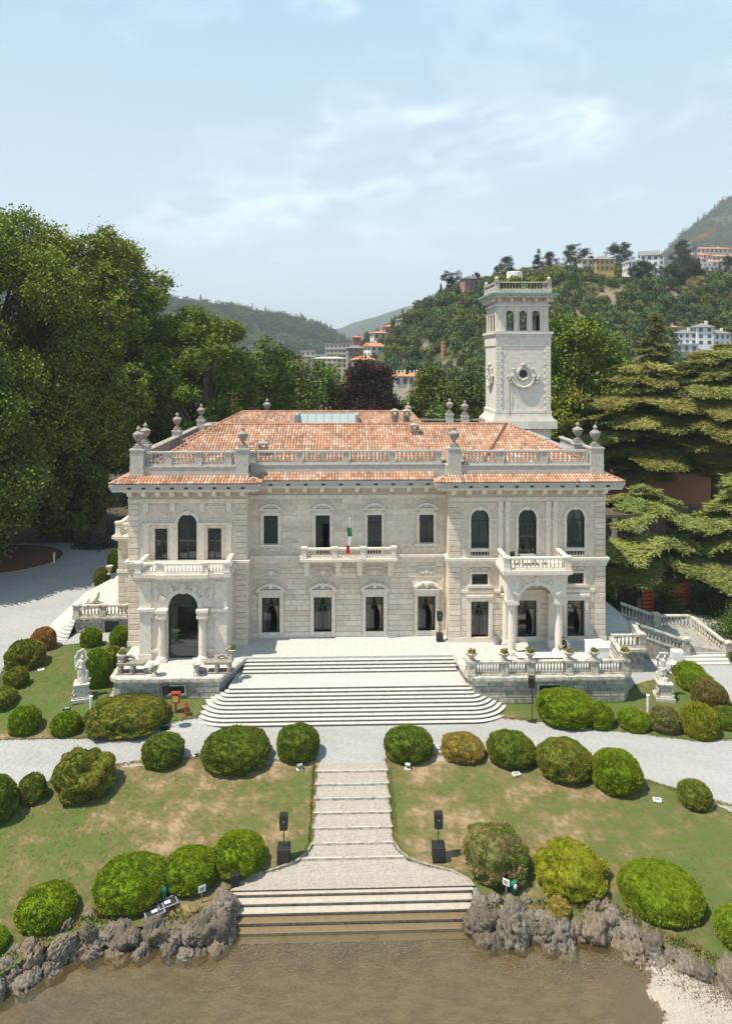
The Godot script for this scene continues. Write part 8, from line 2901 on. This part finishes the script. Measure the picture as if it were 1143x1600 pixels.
func houses() -> void:
	var white := Color(0.72, 0.72, 0.74)
	var orange := Color(0.5, 0.2, 0.1)
	var grey_r := Color(0.2, 0.195, 0.19)
	house("hill_house", "yellow villa with grey gables on the hill crest", "house", V(118.4, 64.0, -268.6), 9, 7, 5.6, 0.1, Color(0.62, 0.4, 0.14), grey_r, 2, 4, 2.0)
	house("hill_house", "pale wing attached to the yellow villa on the crest", "house", V(110.8, 64.0, -269.5), 6, 7, 5.6, 0.1, Color(0.6, 0.55, 0.45), grey_r, 2, 2, 1.5)
	house("hill_house", "tall white villa with a grey gable on the hill crest", "house", V(140.5, 63.5, -268.0), 8, 7, 8.0, -0.35, white, grey_r, 3, 3, 2.6, true)
	house("hill_house", "low white wing of the crest villa with a terrace roof", "house", V(132.6, 63.5, -267.5), 7, 7, 4.8, 0.0, white, white, 2, 4, 0.0)
	house("hill_house", "white upper block stepping up behind the crest villa", "house", V(146.2, 63.0, -275), 7, 7, 9.5, -0.2, Color(0.6, 0.6, 0.62), grey_r, 4, 3, 0.0)
	house("hill_house", "small turquoise pavilion on the slope below the yellow villa", "house", V(127.3, 57.2, -261.3), 6, 5, 3.0, 0.1, Color(0.4, 0.55, 0.56), grey_r, 1, 3, 0.0)
	house("hill_house", "white villa with grey hipped roofs, centre block with the tallest roof", "house", V(131.0, 28.6, -201), 6.0, 6, 6.9, -0.1, white, grey_r, 3, 2, 1.6)
	house("hill_house", "lower wing of the white hipped villa, on the orange-roofed house side", "house", V(125.4, 28.8, -203), 6.5, 6, 4.6, -0.1, white, grey_r, 2, 3, 1.3)
	house("hill_house", "lower wing of the white hipped villa, at the picture edge side", "house", V(137.0, 28.0, -202), 7.5, 6, 5.2, -0.1, white, grey_r, 2, 4, 1.3)
	house("hill_house", "low terrace block in front of the white hipped villa", "house", V(122.0, 26.0, -199.0), 11, 4, 3.0, 0.0, Color(0.55, 0.55, 0.55), Color(0.5, 0.5, 0.5), 1, 4, 0.0)
	house("hill_house", "small house with a red tiled roof above the white hipped villa", "house", V(122.5, 33.5, -210), 6, 5, 2.4, 0.0, Color(0.35, 0.3, 0.25), orange, 1, 3, 1.0)
	house("hill_house", "pink villa with a wide grey roof on the crest left of the tower", "house", V(56.0, 56.5, -263.5), 7.0, 6, 3.4, 0.2, Color(0.4, 0.2, 0.2), Color(0.1, 0.12, 0.12), 2, 3, 1.6)
	house("hill_house", "grey walled house with a shed roof on the slope above the valley", "house", V(28.5, 35.0, -274), 8, 7, 7.0, 0.5, Color(0.4, 0.4, 0.4), Color(0.3, 0.22, 0.18), 2, 3, 1.4)
	house("hill_house", "house with a bright tiled roof just below the grey walled one", "house", V(20.5, 35.5, -272), 6, 5, 3.2, 0.2, Color(0.55, 0.4, 0.35), orange, 1, 3, 1.1)
	house("hill_house", "white house with a red roof on the lower slope above the valley", "house", V(14.6, 29.5, -264), 6, 5, 6.0, 0.3, Color(0.66, 0.62, 0.58), orange, 2, 2, 0.9)
	house("hill_house", "narrow red brick house at the mouth of the valley", "house", V(5.4, 25.5, -295), 4, 4, 9.0, 0.1, Color(0.4, 0.16, 0.12), orange, 3, 1, 0.8)
	house("hill_house", "grey house leaning against the narrow red brick one", "house", V(4.4, 25.0, -285), 8, 6, 4.0, 0.15, Color(0.3, 0.27, 0.25), Color(0.2, 0.18, 0.17), 2, 3, 1.4)
	house("hill_house", "white gabled house with a bright red roof at the valley mouth", "house", V(11.6, 24.5, -245), 6, 6, 4.6, 0.5, Color(0.7, 0.68, 0.62), orange, 2, 2, 1.6, true)
	house("valley_house", "house with a broad orange roof just above the beech", "house", V(7.0, 19.5, -232), 9, 6, 4.0, 0.1, Color(0.6, 0.52, 0.4), orange, 1, 4, 1.6)
	for i in 3:
		var o := house("valley_house", ["first", "second", "third"][i] + " from the beech of three joined houses with orange roofs and white chimneys", "house", V(18.5 + i * 4.2, 14.5, -184 + i * 1.5), 4.6, 6, 3.6, 0.05 * i, Color(0.62, 0.55, 0.45), Color(0.55, 0.2, 0.09), 1, 2, 1.3)
		var m := MB.new()
		for k in 3: m.box(-1.5 + k * 1.3, 4.0, 0.6, -1.1 + k * 1.3, 5.6, 1.0)
		part("chimney_row", m, M.white_paint, o)
	house("valley_house", "dark low works building beside the brick chimney", "building", V(34, 19.0, -208), 14, 6, 3.0, 0.0, Color(0.2, 0.19, 0.19), Color(0.28, 0.28, 0.28), 1, 5, 0.0)
	# brick chimney
	var ch := thing("brick_chimney", "tall round red brick factory chimney on the hillside", "chimney", "", V(36.5, 18.0, -208))
	var m := MB.new()
	m.lathe([Vector2(1.25, -4), Vector2(1.2, 0), Vector2(0.95, 11.6), Vector2(1.05, 11.7), Vector2(1.05, 12.4), Vector2(0.7, 12.4), Vector2(0.7, 11)], 18, Vector3.ZERO)
	part("shaft", m, M.terracotta, ch)
	for i in 7:
		m = MB.new()
		m.lathe([Vector2(1.22 - i * 0.035, 1.2 + i * 1.5), Vector2(1.24 - i * 0.035, 1.25 + i * 1.5), Vector2(1.23 - i * 0.035, 1.4 + i * 1.5)], 18, Vector3.ZERO)
		part("band", m, M.rust, ch)
	# apartment blocks
	var cream := Color(0.62, 0.54, 0.38)
	var o := house("apartment_block", "ochre apartment block half hidden behind the dark round tree", "building", V(-50, 14, -377), 15, 10, 11.5, 0.1, Color(0.5, 0.38, 0.22), Color(0.3, 0.28, 0.26), 4, 6, 0.0, false, "apartment blocks in the valley")
	o = house("apartment_block", "dark brown apartment block between the ochre and cream ones", "building", V(-33, 14, -376), 13, 10, 12.0, 0.1, Color(0.25, 0.2, 0.17), Color(0.4, 0.4, 0.4), 4, 5, 0.0, false, "apartment blocks in the valley")
	o = house("apartment_block", "wide cream apartment block in front of the others", "building", V(-9.5, 13, -346), 20, 11, 11.0, 0.05, cream, Color(0.5, 0.48, 0.43), 4, 7, 1.0, false, "apartment blocks in the valley")
	balconies(o, 7.0, 5.5, 11.0, 4)
	o = house("apartment_block", "pale apartment block with long balconies behind the cream one", "building", V(-4, 17, -415), 19, 10, 16.5, 0.05, Color(0.55, 0.5, 0.46), Color(0.4, 0.22, 0.2), 5, 7, 0.0, false, "apartment blocks in the valley")
	balconies(o, 18.0, 5.0, 16.5, 5)
	o = house("apartment_block", "small white apartment block between the brown and pale ones", "building", V(-24, 15, -395), 9, 9, 13.5, 0.05, Color(0.66, 0.64, 0.6), Color(0.4, 0.38, 0.36), 4, 3, 0.0, false, "apartment blocks in the valley")
	balconies(o, 8.0, 4.5, 13.5, 4)
	# far road viaduct
	var vd := thing("viaduct", "far grey road viaduct crossing the valley mouth", "viaduct", "", V(-48, 26, -560))
	m = MB.new()
	m.box(-40, 0, -3, 62, 1.6, 3)
	part("deck", m, M.lead, vd)
	for i in 7:
		m = MB.new()
		m.box(-34 + i * 15, -26, -1, -32.5 + i * 15, 0, 1)
		part("pillar", m, M.lead, vd)
	# terraced houses near the crane
	var rows := [[269.5, 101, -457, 26, 3.4], [252, 95, -446, 20, 3.2], [247.7, 91, -438, 14, 3.2], [270, 93.0, -440, 22, 3.4], [253, 86, -418, 15, 3.4], [236, 82, -405, 12, 3.6], [262, 84, -412, 12, 3.6]]
	var nm := ["topmost", "second from the top", "third from the top", "fourth, widest of the middle", "fifth from the top", "lowest, nearest the crane foot", "lowest, at the picture edge"]
	for i in rows.size():
		var e: Array = rows[i]
		house("hill_house", nm[i] + " of the orange-roofed terraced houses near the crane", "house", V(e[0], e[1], e[2]), e[3], 8, e[4], -0.12 * (i % 3), Color(0.6, 0.55, 0.5), Color(0.46, 0.2, 0.13), 1, int(e[3] / 3), 1.6, false, "terraced houses near the crane")
	for i in 3:
		o = house("apartment_block", ["long white", "stepped white", "grey white"][i] + " terrace building below the orange-roofed houses", "building", V(218.0 + i * 9, 72.0 + (2 - i) * 2.0, -378 + i * 6), 16, 8, 7.0 - i, 0.0, Color(0.58, 0.57, 0.56), Color(0.45, 0.44, 0.43), 2, 6, 0.0, false, "terraced houses near the crane")
		balconies(o, 15, 4.0, 7.0 - i, 2)
	var cr := thing("tower_crane", "construction crane with a raised orange jib above the hilltop houses", "crane", "", V(232.8, 80, -408))
	m = MB.new()
	for q in [[-0.7, -0.7], [0.7, -0.7], [0.7, 0.7], [-0.7, 0.7]]: m.beam(V(q[0], 0, q[1]), V(q[0], 22, q[1]), 0.35, 0.35)
	for i in 11:
		m.beam(V(-0.7, i * 2.0, 0.7), V(0.7, i * 2.0 + 2.0, 0.7), 0.2, 0.2); m.beam(V(0.7, i * 2.0, -0.7), V(-0.7, i * 2.0 + 2.0, -0.7), 0.2, 0.2)
	var mast := StandardMaterial3D.new()
	mast.albedo_color = Color(0.08, 0.2, 0.26).linear_to_srgb()
	part("mast", m, mast, cr)
	m = MB.new()
	m.beam(V(-3.5, 21.5, 0), V(13.5, 30, 0), 0.5, 0.9); m.beam(V(-3.0, 22.8, 0), V(13.5, 30.6, 0), 0.35, 0.35)
	for i in 8: m.beam(V(-3 + i * 2, 21.7 + i, 0), V(-2 + i * 2, 23.2 + i * 0.95, 0), 0.2, 0.2)
	part("jib", m, M.crane_paint, cr)
	m = MB.new()
	m.box(-4.5, 20.4, -0.7, -2.6, 22.0, 0.7)
	part("counterweight", m, M.lead, cr)
	# annex with a tiled roof among the cedars
	house("annex", "annex with an orange tiled roof half hidden by the cedars", "house", V(40.0, 0.3, -34), 20, 11, 6.4, -0.05, Color(0.3, 0.2, 0.15), Color(0.52, 0.24, 0.13), 2, 6, 3.3, false, "annex")
